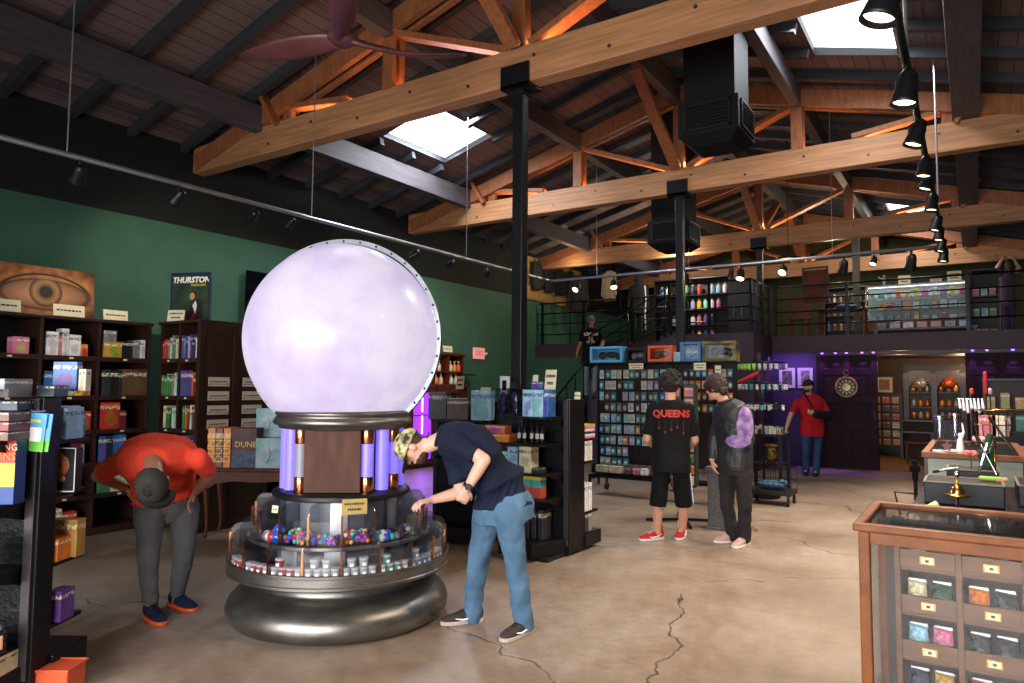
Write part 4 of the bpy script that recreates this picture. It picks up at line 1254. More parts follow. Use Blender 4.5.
def local_frame(loc, rz, L, fd):
    U = Vector((math.cos(rz), math.sin(rz), 0)); F = Vector((math.sin(rz), -math.cos(rz), 0))
    return (Vector((loc[0], loc[1], 0)) - U*L + F*fd, U, F, rz)
def at_local(loc, rz, x, y, z=0):
    U = Vector((math.cos(rz), math.sin(rz), 0)); V = Vector((-math.sin(rz), math.cos(rz), 0))
    return Vector((loc[0], loc[1], 0)) + U*x + V*y + Vector((0, 0, z))

# -- rack behind the man in navy
NL = (-3.2, 5.86, 0)
gondola('black two-sided display rack right behind the man in the navy polo', NL, 0, .58, .3, .36, .30, [.56, .79, 1.06, 1.31], [.37, .86, 1.08], 1.47)
frn = local_frame(NL, 0, .74, .30)
clearcase = clear('clear_case_plastic', (.6, .6, .66), 1.2, .04)
pur = mat('violet_figure_stuff', '#4a2c6e', .5, var=.4, scale=30)
for i in range(3):
    t = thing('clear_display_case', 'clear case with violet contents, top shelf behind the navy man, %s from left' % ORD[i], 'display case', at_local(NL, 0, -.66+i*.13, -.2, 1.312), 0, 'clear cases on the rack top')
    obj('case_shell', MB().box(-.055, .055, 0, .1, 0, .26), clearcase, t, bevel=.002)
    obj('violet_contents', MB().ell((0, .05, .15), (.035, .03, .075), nu=10, nv=8).ell((0.01, .05, .06), (.03, .025, .04), nu=8, nv=6), pur, t, smooth=True)
row(frn, .40, .72, 1.31, [('game_box', 'light blue', .11, .25), ('game_box', 'light blue', .105, .25), ('game_box', 'blue', .05, .25)], 'top shelf behind the navy man', group='blue game boxes behind the navy man')
t0 = boxgood('game_box', 'game box', .1, .06, .07, 'blue', at_local(NL, 0, -.28, -.16, 1.565), 0, 'small blue box lying on top of the light blue game boxes')
card_sign(*at_local(NL, 0, -.33, -.1, 1.562), .06, .14, 'narrow cream card standing beside the small blue box on the rack top', lines=1)
card_sign(*at_local(NL, 0, -.16, -.1, 1.562), .12, .19, 'tall cream card sign on the rack behind the man in navy', lines=2)
card_sign(*at_local(NL, 0, -.0, .15, 1.47), .06, .07, 'little white card on the end panel of the rack behind the navy man', lines=1)
row(frn, .0, .26, 1.06, [('game_box', 'orange', .25, .075)], 'lower of two, shelf behind the navy man')
boxgood('game_box', 'game box', .25, .12, .075, 'orange', at_local(NL, 0, -.66, -.31, 1.138), 0, 'orange game box laid on top of the other orange box behind the navy man')
bot = mat('dark_bottle', '#1a1416', .15); bl = mat('pale_bottle_label', '#b8b4b0', .6)
for i, x in enumerate((-.42, -.36, -.28, -.22, -.17)):
    o = thing('small_bottle', 'small dark bottle with pale label, %s from left, second shelf behind the navy man' % ORD[i], 'bottle', at_local(NL, 0, x, -.22, 1.062), 0, 'dark bottles')
    obj('bottle_body', MB().lathe([(.001, 0), (.022, 0), (.023, .01), (.023, .12), (.01, .15), (.01, .18), (.001, .181)], n=14), bot, o, smooth=True)
    obj('bottle_label', MB().lathe([(.0235, .04), (.0235, .09)], n=8, a0=-PI/2-1, a1=-PI/2+1), bl, o)
row(frn, .02, .72, .79, [('game_box', 'teal', .13, .1), ('game_box', 'mint', .07, .18), ('game_box', 'light blue', .11, .23), ('game_box', 'grey', .02, .05), ('game_box', 'cream', .13, .24), ('game_box', 'charcoal', .08, .05)], 'third shelf behind the navy man', group='boxes on the third shelf')
row(frn, .05, .72, .56, [('game_box', 'green', .12, .2), ('game_box', 'white', .1, .09)], 'fourth shelf behind the navy man')
ty_, tr_, tt_ = mat('yellow_band', '#c9c04a', .5), mat('red_band', '#b0453c', .5), mat('teal_band', '#4f9c90', .5)
for i in range(3):
    t = thing('striped_box', 'yellow, teal and red striped box, %s from left, fourth shelf behind the navy man' % ORD[i], 'box', at_local(NL, 0, -.41+i*.105, -.28, .562), 0, 'striped boxes')
    obj('red_lower', MB().box(-.05, .05, 0, .1, 0, .10), tr_, t, bevel=.002)
    obj('teal_middle', MB().box(-.05, .05, 0, .1, .1, .165), tt_, t)
    obj('yellow_upper', MB().box(-.05, .05, 0, .1, .165, .205), ty_, t, bevel=.002)
for i in range(5):
    boxgood('book', 'book', .05, .16, .27, 'charcoal', at_local(NL, 0, -.5+i*.075, -.2, .172), 0, 'dark upright box on the base of the rack behind the navy man, %s from left' % ORD[i], 'dark boxes on the rack base')
# goods sticking out on the far side
for (z, cs, h, w, kind) in ((.86, ('white', 'cream', 'white'), .2, .045, 'game_box'), (.37, ('white', 'white'), .27, .07, 'game_box'), (.17, ('charcoal', 'grey'), .19, .07, 'carton')):
    for i, c in enumerate(cs):
        boxgood(kind, kind.replace('_', ' '), .26, w, h, c, at_local(NL, 0, -.14, .33+i*(w+.012), z+.002), 0, '%s box on the back of the navy man rack, %s level, %s out' % (c, {.86: 'upper', .37: 'lower', .17: 'base'}[z], ORD[i]), 'boxes on the back of the rack')
for i, c in enumerate(('pink', 'white', 'black', 'white', 'pink', 'yellow')):
    boxgood('flat_pack', 'pack', .24, .2, .022, c, at_local(NL, 0, -.12, .33, 1.082+i*.0235), 0, '%s flat pack in the stack on the back of the rack, %s from bottom' % (c, ORD[i]), 'flat packs')

# -- low game rack between the globe and that rack
GLc = (-4.12, 6.05, 0)
gondola('dark board-game rack between the globe and the black rack, cut off by the bending man', GLc, .3, .75, .2, .26, .2, [.45, .85, 1.245], [.8], 1.45, strip_on=False)
frg = local_frame(GLc, .3, .75, .22)
row(frg, .03, .75, 1.245, [('game_box', 'charcoal', .2, .28), ('game_box', 'brown', .23, .22), ('game_box', None, .03, .1), ('game_box', 'light blue', .21, .3)], 'top shelf of the low game rack', group='games on the low rack')
row(frg, .3, .75, .85, [('game_box', 'pink', .2, .25), ('game_box', 'brown', .1, .25)], 'middle shelf of the low game rack')
card_sign(*at_local(GLc, .3, -.45, -.05, 1.46), .1, .14, 'cream card on a thin stem above the low game rack', leg=.1, lines=2)
card_sign(*at_local(GLc, .3, -.17, -.02, 1.45), .13, .07, 'small tan card on the right of the low game rack', lines=1, leg=.06)

# -- foreground rack at the far left
LL = (-3.98, 1.69, 0); LZ = YAW
gondola('nearest black gondola rack at the left edge, seen from its end', LL, LZ, 1.1, .14, .36, .27, [.28, .67, .99, 1.30], [.32, .64, 1.0, 1.28], 1.51)
frl = local_frame(LL, LZ, 1.1, .28)
def fl(x, y, z): return at_local(LL, LZ, x, y, z)
# top: flat cartons lying across
boxgood('carton', 'carton', .66, .2, .09, 'grey', fl(-.38, -.22, 1.512), LZ, 'pale grey carton lying highest on top of the nearest rack, by the left edge')
boxgood('carton', 'carton', .09, .12, .06, 'navy', fl(-.0, -.0, 1.512), LZ, 'dark blue carton on the end corner of the nearest rack')
boxgood('carton', 'carton', .26, .1, .04, 'white', fl(-.15, -.33, 1.512), LZ, 'long white flat carton on the front top edge of the nearest rack')
nb = boxgood('game_box', 'game box', .13, .05, .16, 'blue', fl(-.03, .2, 1.54), LZ, 'blue standing game box with round dish picture above the nearest rack')
boxgood('game_box', 'game box', .04, .05, .12, 'cream', fl(.065, .2, 1.54), LZ, 'narrow cream box right of the blue dish-picture game box')
for i, c in enumerate(('brown', 'dark red', 'brown')):
    boxgood('flat_pack', 'pack', .5, .2, .045, c, fl(-.27, -.22, 1.302+i*.047), LZ, '%s flat box lying in the nearest rack, %s from bottom of the stack' % (c, ORD[i]), 'flat boxes in the nearest rack')
boxgood('game_box', 'game box', .2, .12, .05, 'navy', fl(-.14, -.14, 1.444), LZ, 'dark game box on the uppermost inner shelf of the nearest rack')
# red, yellow and blue party-game box with big title lettering
gb = thing('game_box', 'red, yellow and blue party-game box with cream title lettering, in the nearest rack', 'game box', fl(-.22, -.16, .992), LZ)
obj('carton_body', MB().box(-.2, .2, .002, .08, 0, .31), mat('blue_card', '#23417e', .4), gb, bevel=.003)
obj('red_upper_print', MB().box(-.199, .199, -.001, .002, .2, .309), mat('red_card', '#b3231d', .4), gb)
obj('yellow_band_print', MB().box(-.199, .199, -.001, .002, .085, .2), mat('yellow_card', '#d9b22a', .4), gb)
obj('blue_lower_print', MB().box(-.199, .199, -.001, .002, .001, .085), _mats['blue_card'], gb)
lettering('EXPLODING', .045, card, gb, (.085, -.003, .275), name='title_lettering')
lettering('MINIONS', .05, mat('orange_lettering', '#e0902a', .5), gb, (.1, -.003, .23), name='title_lettering')
for i, (c, x) in enumerate((('purple', -.12), ('purple', -.24))):
    t = thing('party_tub', '%s and lime tub with red lid, %s from right in the nearest rack' % (c, ORD[i]), 'tub', fl(x, -.2, .672), LZ)
    obj('tub_body', MB().lathe([(.001, 0), (.045, 0), (.05, .09), (.001, .09)], n=20), mat('lime_plastic', '#8fc22a', .4), t, smooth='auto')
    obj('tub_upper', MB().lathe([(.001, .09), (.05, .09), (.053, .15), (.001, .15)], n=20), mat('purple_plastic', '#5a50a8', .4), t, smooth='auto')
    obj('tub_lid', MB().lathe([(.001, .15), (.055, .15), (.055, .17), (.001, .172)], n=20), mat('red_plastic', '#a82238', .4), t, smooth='auto')
tanl = mat('tan_label', '#a8795a', .6)
for i in range(7):
    t = thing('small_bottle', 'small black bottle with tan label, %s from right, low shelf of the nearest rack' % ORD[i], 'bottle', fl(-.06-i*.058, -.14, .282), LZ, 'black bottles with tan labels')
    obj('bottle_body', MB().lathe([(.001, 0), (.024, 0), (.026, .01), (.026, .10), (.012, .115), (.001, .116)], n=16), bot, t, smooth=True)
    obj('cap', MB().lathe([(.001, .11), (.014, .11), (.014, .135), (.001, .136)], n=14), bolt_m, t, smooth='auto')
    obj('bottle_label', MB().lathe([(.0265, .025), (.0265, .09)], n=8, a0=-PI/2-1, a1=-PI/2+1), tanl, t)
boxgood('carton', 'carton', .4, .26, .09, 'cream', fl(-.25, -.28, .172), LZ, 'pale carton on the base of the nearest rack, under the black bottles')
# hanging blue and green packs on the end upright
for i in range(2):
    t = thing('hanging_pack', 'blue and green hanging card pack on the end of the nearest rack, %s' % ['in front', 'behind the other'][i], 'card pack', fl(.0+i*.02, -.03-.0+i*.012, 1.24), LZ, 'hanging packs on the rack end')
    Rm = Matrix.Rotation(.09, 4, 'Y')
    obj('blue_card', MB().box(-.045, .045, -.035, -.029, .06, .19, Rm), mat('sky_card', '#4fa0d8', .45), t)
    obj('green_card', MB().box(-.045, .045, -.035, -.029, 0, .06, Rm), mat('grass_card', '#5fae3a', .45), t)
    obj('yellow_title', MB().box(-.032, .02, -.0365, -.035, .145, .16, Rm), ty_, t)
    obj('white_picture', MB().box(-.03, .028, -.0365, -.035, .05, .12, Rm), white_p, t)
    obj('hook', MB().tube([(0, -.001, .2), (0, -.06, .2), (0, -.065, .21)], .003, 6), chrome, t)
# products on the back shelves showing right of the end panel
for z, c, h, w, cat_, txt in ((1.02, 'lavender', .17, .13, 'game_box', 'pale blue-violet'), (.66, 'white', .22, .12, 'game_box', 'white')):
    pass
bx = [(1.28, 'dark green', .12, .1, 'dark teal box'), (1.02, 'blue', .19, .055, 'blue spine box, nearer'), (1.02, 'lavender', .19, .055, 'lavender spine box, farther')]
boxgood('game_box', 'game box', .06, .05, .14, 'teal', fl(-.06, .36, 1.282), LZ, 'teal box on the highest back shelf of the nearest rack')
boxgood('game_box', 'game box', .045, .15, .17, 'blue', fl(-.06, .17, 1.282), LZ, 'blue upright box on the back of the nearest rack')
boxgood('game_box', 'game box', .045, .15, .17, 'light blue', fl(-.01, .17, 1.282), LZ, 'light blue upright box on the back of the nearest rack')
for i, c in enumerate(('brown', 'green', 'dark red')):
    boxgood('book', 'book', .03, .1, .25, c, fl(-.13+i*.035, .3, 1.002), LZ, '%s small book above the dark ornate box, %s from left' % (c, ORD[i]), 'small books on the back shelf')
orn = thing('ornate_box', 'black game box with ornate red and gold pattern on the back of the nearest rack', 'game box', fl(-.03, .19, 1.002), LZ)
obj('carton_body', MB().box(-.09, .09, 0, .06, 0, .235), black, orn, bevel=.003)
obj('ornament_print', MB().ell((0, -.002, .14), (.055, .003, .06), nu=14).ell((0, -.003, .07), (.04, .003, .02), nu=10).ell((0, -.003, .2), (.02, .003, .02), nu=10), mat('gold_red_ornament', '#8c5a2e', .4, color2='#7a1c16', scale=60), orn)
obj('white_border', MB().box(-.088, .088, -.002, -.0005, .0, .006).box(-.088, .088, -.002, -.0005, .229, .235).box(-.088, -.083, -.002, -.0005, .0, .235).box(.083, .088, -.002, -.0005, 0, .235), white_p, orn)
cz = boxgood('game_box', 'game box', .16, .08, .2, 'gold', fl(-.04, .26, .642), LZ, 'olive-gold game box low on the back of the nearest rack')
boxgood('game_box', 'game box', .1, .12, .12, 'orange', fl(-.04, .15, .642), LZ, 'orange bird-picture box low on the back of the nearest rack')
boxgood('game_box', 'game box', .08, .12, .16, 'purple', fl(-.02, .18, .322), LZ, 'dark purple box on the back base of the nearest rack')
ot = thing('orange_basket', 'bright orange wire basket on the floor at the foot of the nearest rack', 'basket', fl(.07, .12, 0), LZ)
om = mat('orange_mesh', '#c9542e', .5)
obj('basket_body', MB().prism([(-.09, -.08), (.09, -.08), (.09, .08), (-.09, .08)], 0, .13), om, ot, bevel=.01)
obj('basket_rim', MB().tube([(-.095, -.085, .13), (.095, -.085, .13), (.095, .085, .13), (-.095, .085, .13), (-.095, -.085, .13)], .006, 6), om, ot)

# lettering on a few of the games in the long bookcase
def title_on(txt, x, y, z, rz, size, m, parent, nm='title_lettering', sx=1):
    o = lettering(txt, size, m, None, (0, 0, 0), name=nm, sx=sx)
    o.parent = parent
    return o
def add_title(o, txt, size, m, dz, dy=-.002):
    l = lettering(txt, size, m, o, (0, dy, dz), name='title_lettering')
    return l
byl = {o.get('label'): o for o in SC.objects if o.get('label')}
gold_l = mat('gold_lettering', '#e0b84a', .4)
for k, txt, sz, dz, mm_ in (('gold game box, third from left, third shelf, corner bay, left bookcase', 'CATAN', .055, .25, mat('dark_red_lettering', '#7a1f1a', .5)),
                       ('red game box, first from left, third shelf, corner bay, left bookcase', 'CATAN', .05, .25, gold_l)):
    if k in byl: add_title(byl[k], txt, sz, mm_, dz)

# -- antique table with big boxes
TZ = YAW
TLc = at_local((0, 0, 0), YAW, -3.2, 7.35)
wood_t = mat('antique_red_brown_wood', '#5a2c18', .45, var=.25, scale=5, stretch=(5, 1, 1), spec=.3)
tb = thing('antique_table', 'reddish-brown antique wooden table with curved legs left of the globe stand', 'table', TLc, TZ)
def T(x, y, z=0): return at_local((TLc.x, TLc.y, 0), TZ, x, y, z)
obj('tabletop', MB().box(-.03, 1.1, -.03, .44, .685, .72), wood_t, tb, bevel=.012)
apr = [(0.02, .685), (.02, .52), (.06, .51), (.12, .56), (.3, .585), (.53, .57), (.76, .585), (.94, .56), (1.0, .51), (1.05, .52), (1.05, .685)]
obj('apron', MB().prism(apr, -.03, -.01, Matrix.Rotation(PI/2, 4, 'X')).box(.02, .04, .03, .38, .56, .685).box(1.03, 1.05, .03, .38, .56, .685), wood_t, tb)
for x, y in ((.035, .03), (1.03, .03), (.035, .38), (1.03, .38)):
    sx = -1 if x < .5 else 1
    obj('leg', MB().tube([(x, y, .69), (x+sx*.01, y, .6), (x+sx*.015, y, .5), (x, y, .3), (x-sx*.01, y, .12), (x, y, .04), (x+sx*.015, y, 0.0)], [.035, .036, .03, .02, .016, .017, .028], 10), wood_t, tb, smooth=True)
for i, c in enumerate(('orange', 'dark red', 'orange')):
    o = boxgood('book', 'book', .075, .26, .41, c, T(.06+i*.082, .04, .722), TZ, 'tall %s slipcase on the antique table, %s from left' % (c, ORD[i]), 'tall slipcases on the table')
    l = lettering('DUNE', .11, gold_l, o, (0, -.002, .2), rot=(PI/2, PI/2, 0), name='title_lettering', sx=1)
    l.rotation_euler = Matrix.Rotation(PI/2, 3, 'X').to_euler(); l.rotation_euler = (PI/2, -PI/2, 0)
du = thing('game_box', 'big game box with rust sky, blue figures and gold title on the antique table', 'game box', T(.40, .04, .722), TZ)
obj('carton_body', MB().box(-.13, .13, .002, .2, 0, .41), mat('rust_print', '#5e2414', .5, color2='#2c1216', scale=7), du, bevel=.003)
obj('blue_scene_print', MB().box(-.128, .128, -.001, .002, .0, .17), mat('blue_scene', '#1c2646', .5, color2='#4a5270', scale=22), du)
lettering('DUNE', .085, gold_l, du, (.02, -.003, .24), name='title_lettering')
mapm = mat('pale_map_print', '#aab8bc', .5, color2='#5f9aa2', scale=7)
def mapbox(p, label):
    t = thing('game_box', label, 'game box', p, TZ)
    obj('carton_body', MB().box(-.14, .14, 0, .1, 0, .31), mapm, t, bevel=.003)
    tree = MB()
    tree.beam((-.02, -.002, .05), (.02, -.002, .16), .012, .003).beam((.02, -.002, .16), (.07, -.002, .2), .01, .003).beam((.02, -.002, .15), (-.01, -.002, .22), .008, .003).beam((-.05, -.002, .06), (.03, -.002, .09), .01, .003)
    obj('tree_print', tree, mat('brown_print', '#6a4a3c', .5), t)
mapbox(T(.68, .0, .722), 'pale blue game box with a tree picture, the lower one on the antique table')
boxgood('carton', 'carton', .26, .12, .30, 'charcoal', T(.56, .26, .722), TZ, 'dark carton behind the table boxes, holding up the upper pale box')
mapbox(T(.58, .26, 1.024), 'pale blue game box with a tree picture, the upper one on the antique table')
boxgood('book', 'book', .03, .1, .28, 'light blue', T(.40, .26, .722), TZ, 'slim light blue box behind the big rust-sky game box')

# ------------------------------------------------------------------ wooden cabinet with violet lit doors on the green wall
redwood = mat('red_mahogany', '#4a1f14', .35, var=.25, scale=4, stretch=(3, 3, .6))
cb = thing('mahogany_cabinet', 'red mahogany wall cabinet with violet lit glass doors right of the globe', 'cabinet', (-9.05, 9.38, 0), PI/2)
# local x along +Y, y into wall
vled = mat('violet_led_panel', '#7a30e0', .4, emit='#8a30ff', estr=1.6)
vtube = mat('violet_led_tube', '#d8a0ff', .4, emit='#d890ff', estr=6)
obj('carcass', MB().box(-.3, 2.7, .05, .42, 0, 1.6), redwood, cb, bevel=.005)
obj('cornice', MB().box(-.33, 2.73, 0, .43, 1.56, 1.64), redwood, cb, bevel=.01)
for k in range(3):
    x0 = .02+k*.82
    d = obj('cabinet_door', MB().box(x0, x0+.08, 0, .05, .06, 1.55).box(x0+.64, x0+.72, 0, .05, .06, 1.55).box(x0+.08, x0+.64, 0, .05, 1.47, 1.55).box(x0+.08, x0+.64, 0, .05, .06, .16), redwood, cb, bevel=.004)
    obj('lit_panel', MB().box(x0+.08, x0+.64, .03, .045, .16, 1.47), vled if k in (0, 1) else darkwood_in, d)
    if k in (0, 1):
        for q in range(3):
            obj('led_tube', MB().tube([(x0+.36, .02, .25+q*.42), (x0+.36, .02, .6+q*.42)], .014, 8), vtube, d)
        for q in range(2):
            obj('glass_shelf_edge', MB().box(x0+.08, x0+.64, .008, .03, .60+q*.42, .615+q*.42), blackm, d)
lamp('violet_cabinet_glow', 'AREA', (-8.95, 10.2, .85), 8, (.5, .12, 1.0), 1.3, 1.2, target=(-4, 8.0, .7))
ht = thing('hutch_shelf', 'small red wooden hutch with bottles standing on the mahogany cabinet', 'hutch', (-9.12, 10.98, 1.642), PI/2)
obj('side_panel', MB().box(0, .03, 0, .3, 0, .66), redwood, ht)
obj('side_panel', MB().box(.95, .98, 0, .3, 0, .62), redwood, ht)
obj('divider', MB().box(.47, .5, 0.004, .29, 0, .6), redwood, ht)
obj('back_panel', MB().box(.03, .95, .28, .3, 0, .6), darkwood_in, ht)
obj('shelf', MB().box(.03, .95, 0.003, .28, .24, .265), redwood, ht)
obj('top', MB().box(-.03, 1.01, -.03, .31, .6, .66), redwood, ht, bevel=.008)
obj('side_bracket_shelf', MB().box(.98, 1.5, .05, .3, .2, .23), black, ht)
bcol = [('cream', '#b8a888'), ('amber', '#c8743a'), ('orange', '#d0542a'), ('white', '#c4c0b8')]
for i, (x, z, c) in enumerate(((.12, .266, 3), (.24, .266, 0), (.58, .266, 0), (.70, .266, 1), (.82, .266, 2), (.16, .0, 1), (.30, .0, 0), (.60, .0, 3), (.74, .0, 0))):
    nm, hx = bcol[c]
    t = thing('glass_bottle', '%s bottle in the small hutch, %s shelf, %s from left' % (nm, 'upper' if z > .1 else 'lower', ORD[i % 5]), 'bottle', (-9.12-.1, 10.98+x*1.13, 1.644+z), PI/2, 'bottles in the hutch')
    obj('bottle_body', MB().lathe([(.001, 0), (.045, 0), (.05, .02), (.05, .12), (.02, .16), (.018, .2), (.001, .2)], n=16), mat('bottle_'+nm, hx, .25), t, smooth=True)
    obj('cork', MB().lathe([(.001, .2), (.02, .2), (.02, .225), (.001, .226)], n=12), card, t)
card_sign(-9.1, 11.4, 2.31, .3, .13, 'yellowish card sign on top of the small red hutch', rz=PI/2, lines=1)
ex = thing('exit_sign', 'small pale pink exit sign mounted on the green wall beside the hutch', 'exit sign', (-9.47, 12.95, 2.36), PI/2)
obj('sign_body', MB().box(-.2, .2, -.06, -.0, -.13, .13), mat('pink_lit_sign', '#d89a98', .5, emit='#e88a84', estr=.5), ex, bevel=.01)
lettering('EXIT', .13, mat('red_lettering', '#b83a34', .5, emit='#c83a34', estr=.4), ex, (0, -.062, 0), name='exit_lettering')
obj('emergency_lamp', MB().lathe([(.001, -.03), (.03, -.02), (.035, .02), (.001, .03)], n=12, M=Matrix.Translation((.25, -.05, 0)) @ Matrix.Rotation(PI/2, 4, 'X')), white_p, ex, smooth=True)
sw = thing('control_box', 'white-framed control box fixed to the nearest steel column', 'control box', (-3.80, 5.80, 1.60), .0)
obj('box_frame', MB().box(-.13, -.02, -.05, -.03, -.09, .09), white_p, sw, bevel=.004)
obj('dark_screen', MB().box(-.1, -.05, -.053, -.05, -.05, .05), mat('screen_glass', '#1c1512', .1), sw)
obj('mount_arm', MB().box(-.1, .06, -.03, .0, -.03, .03), black, sw)
# ------------------------------------------------------------------ people
POSE = {}
POSE['red'] = {'pelvis': [-4.752, 2.813, 0.775], 'waist': [-4.682, 2.751, 0.939], 'chest': [-4.443, 2.571, 1.104], 'neck': [-4.23, 2.411, 1.105], 'head': [-4.081, 2.338, 0.997], 'chin': [-4.175, 2.438, 0.924], 'armA': [[-4.517, 2.367, 1.09], [-4.824, 2.39, 0.978], [-4.856, 2.593, 0.874], [-4.792, 2.616, 0.809]], 'armB': [[-4.179, 2.684, 1.111], [-4.282, 2.842, 0.986], [-4.523, 2.899, 0.84], [-4.519, 2.848, 0.772]], 'legA': [[-4.743, 2.703, 0.735], [-4.665, 2.658, 0.431], [-4.698, 2.712, 0.091]], 'legB': [[-4.69, 2.919, 0.711], [-4.68, 2.925, 0.419], [-4.799, 2.959, 0.061]], 'footA': [[-4.63, 2.677, 0.0], [-4.351, 2.637, 0.0]], 'footB': [[-4.778, 2.883, 0.0], [-4.42, 2.897, 0.0]]}
POSE['navy'] = {'pelvis': [-2.607, 3.864, 0.807], 'waist': [-2.619, 3.843, 0.971], 'chest': [-2.777, 3.722, 1.192], 'neck': [-2.951, 3.603, 1.25], 'head': [-3.09, 3.516, 1.183], 'armA': [[-2.746, 3.523, 1.232], [-2.562, 3.581, 1.126], [-2.668, 3.549, 0.942], [-2.715, 3.551, 0.838]], 'armB': [[-2.965, 3.772, 1.112], [-2.904, 3.808, 0.872], [-3.035, 3.653, 0.827], [-3.084, 3.549, 0.816]], 'legA': [[-2.738, 3.879, 0.746], [-2.823, 3.877, 0.367], [-2.873, 3.895, 0.032]], 'legB': [[-2.525, 3.8, 0.779], [-2.482, 3.832, 0.438], [-2.461, 3.9, 0.061]], 'footA': [[-2.757, 3.805, 0.0], [-2.913, 3.606, -0.0]], 'footB': [[-2.447, 3.927, 0.0], [-2.487, 3.664, 0.0]]}
POSE['queens'] = {'pelvis': [-2.661, 7.068, 0.817], 'waist': [-2.662, 7.076, 1.013], 'chest': [-2.657, 7.068, 1.305], 'neck': [-2.657, 7.042, 1.482], 'head': [-2.656, 7.044, 1.608], 'armA': [[-2.812, 6.961, 1.366], [-2.874, 6.945, 1.052], [-2.909, 7.279, 0.934], [-2.884, 7.391, 0.95]], 'armB': [[-2.506, 7.162, 1.369], [-2.455, 7.222, 1.045], [-2.612, 7.453, 0.917], [-2.719, 7.5, 0.941]], 'legA': [[-2.741, 7.019, 0.774], [-2.779, 6.999, 0.403], [-2.825, 7.081, 0.056]], 'legB': [[-2.591, 7.142, 0.774], [-2.578, 7.217, 0.394], [-2.658, 7.371, 0.049]], 'footA': [[-2.744, 6.932, -0.0], [-2.819, 6.822, 0.0]], 'footB': [[-2.6, 7.208, 0.0], [-2.576, 7.051, 0.0]]}
POSE['jacket'] = {'pelvis': [-2.055, 7.227, 0.822], 'waist': [-2.049, 7.216, 1.004], 'chest': [-2.058, 7.188, 1.287], 'neck': [-2.12, 7.133, 1.469], 'head': [-2.184, 7.081, 1.59], 'armA': [[-2.171, 7.229, 1.344], [-2.248, 7.2, 1.077], [-2.256, 7.152, 0.856], [-2.233, 7.139, 0.757]], 'armB': [[-1.897, 7.111, 1.334], [-1.875, 7.122, 1.078], [-1.967, 7.276, 0.944], [-2.047, 7.347, 0.894]], 'legA': [[-2.145, 7.292, 0.77], [-2.163, 7.335, 0.387], [-2.13, 7.419, 0.062]], 'legB': [[-1.96, 7.172, 0.793], [-1.947, 7.21, 0.424], [-1.993, 7.326, 0.094]], 'footA': [[-2.101, 7.387, 0.0], [-2.282, 7.202, 0.0]], 'footB': [[-2.042, 7.544, 0.0], [-2.088, 7.339, 0.0]]}
POSE['polo'] = {'pelvis': [-2.554, 14.101, 0.813], 'waist': [-2.547, 14.087, 1.037], 'chest': [-2.57, 14.05, 1.317], 'neck': [-2.595, 14.018, 1.503], 'head': [-2.571, 13.902, 1.652], 'armA': [[-2.772, 13.914, 1.353], [-2.89, 13.859, 1.072], [-2.937, 13.726, 0.834], [-2.944, 13.669, 0.744]], 'armB': [[-2.381, 14.171, 1.356], [-2.277, 14.139, 1.118], [-2.44, 13.789, 1.141], [-2.527, 13.705, 1.177]], 'legA': [[-2.648, 14.04, 0.794], [-2.64, 13.956, 0.411], [-2.66, 14.03, 0.071]], 'legB': [[-2.461, 14.163, 0.795], [-2.469, 14.068, 0.412], [-2.476, 13.971, 0.072]], 'footA': [[-2.688, 14.172, 0.0], [-2.642, 13.652, 0.0]], 'footB': [[-2.504, 14.121, 0.0], [-2.338, 13.361, 0.0]]}
POSE['stair'] = {'pelvis': [-7.262, 14.247, 2.223], 'waist': [-7.236, 14.246, 2.449], 'chest': [-7.226, 14.227, 2.767], 'neck': [-7.22, 14.215, 2.971], 'head': [-7.216, 14.207, 3.107], 'armA': [[-7.375, 14.121, 2.856], [-7.441, 14.102, 2.561], [-7.409, 13.898, 2.369], [-7.383, 13.802, 2.275]], 'armB': [[-7.072, 14.321, 2.859], [-6.96, 14.296, 2.604], [-6.887, 13.996, 2.451], [-6.889, 13.999, 2.385]], 'legA': [[-7.32, 14.212, 2.177], [-7.304, 14.132, 1.86], [-7.361, 14.243, 1.46]], 'legB': [[-7.187, 14.299, 2.178], [-7.13, 14.184, 1.86], [-7.118, 14.159, 1.46]], 'footA': None, 'footB': None}
POSE['mezz'] = {'pelvis': [0.679, 19.133, 3.558], 'waist': [0.668, 19.106, 3.804], 'chest': [0.676, 19.091, 4.05], 'neck': [0.701, 19.09, 4.274], 'head': [0.743, 19.107, 4.409], 'armA': [[0.567, 19.009, 4.183], [0.513, 18.842, 4.322], [0.633, 18.963, 4.555], [0.711, 19.07, 4.61]], 'armB': [[0.792, 19.157, 4.185], [0.922, 19.111, 4.325], [0.82, 19.086, 4.556], [0.749, 19.095, 4.61]], 'legA': [[0.622, 19.098, 3.513], [0.652, 19.138, 3.17], [0.663, 19.165, 2.8]], 'legB': [[0.734, 19.172, 3.514], [0.745, 19.199, 3.17], [0.757, 19.226, 2.8]], 'footA': None, 'footB': None}
def V(p): return Vector(p)
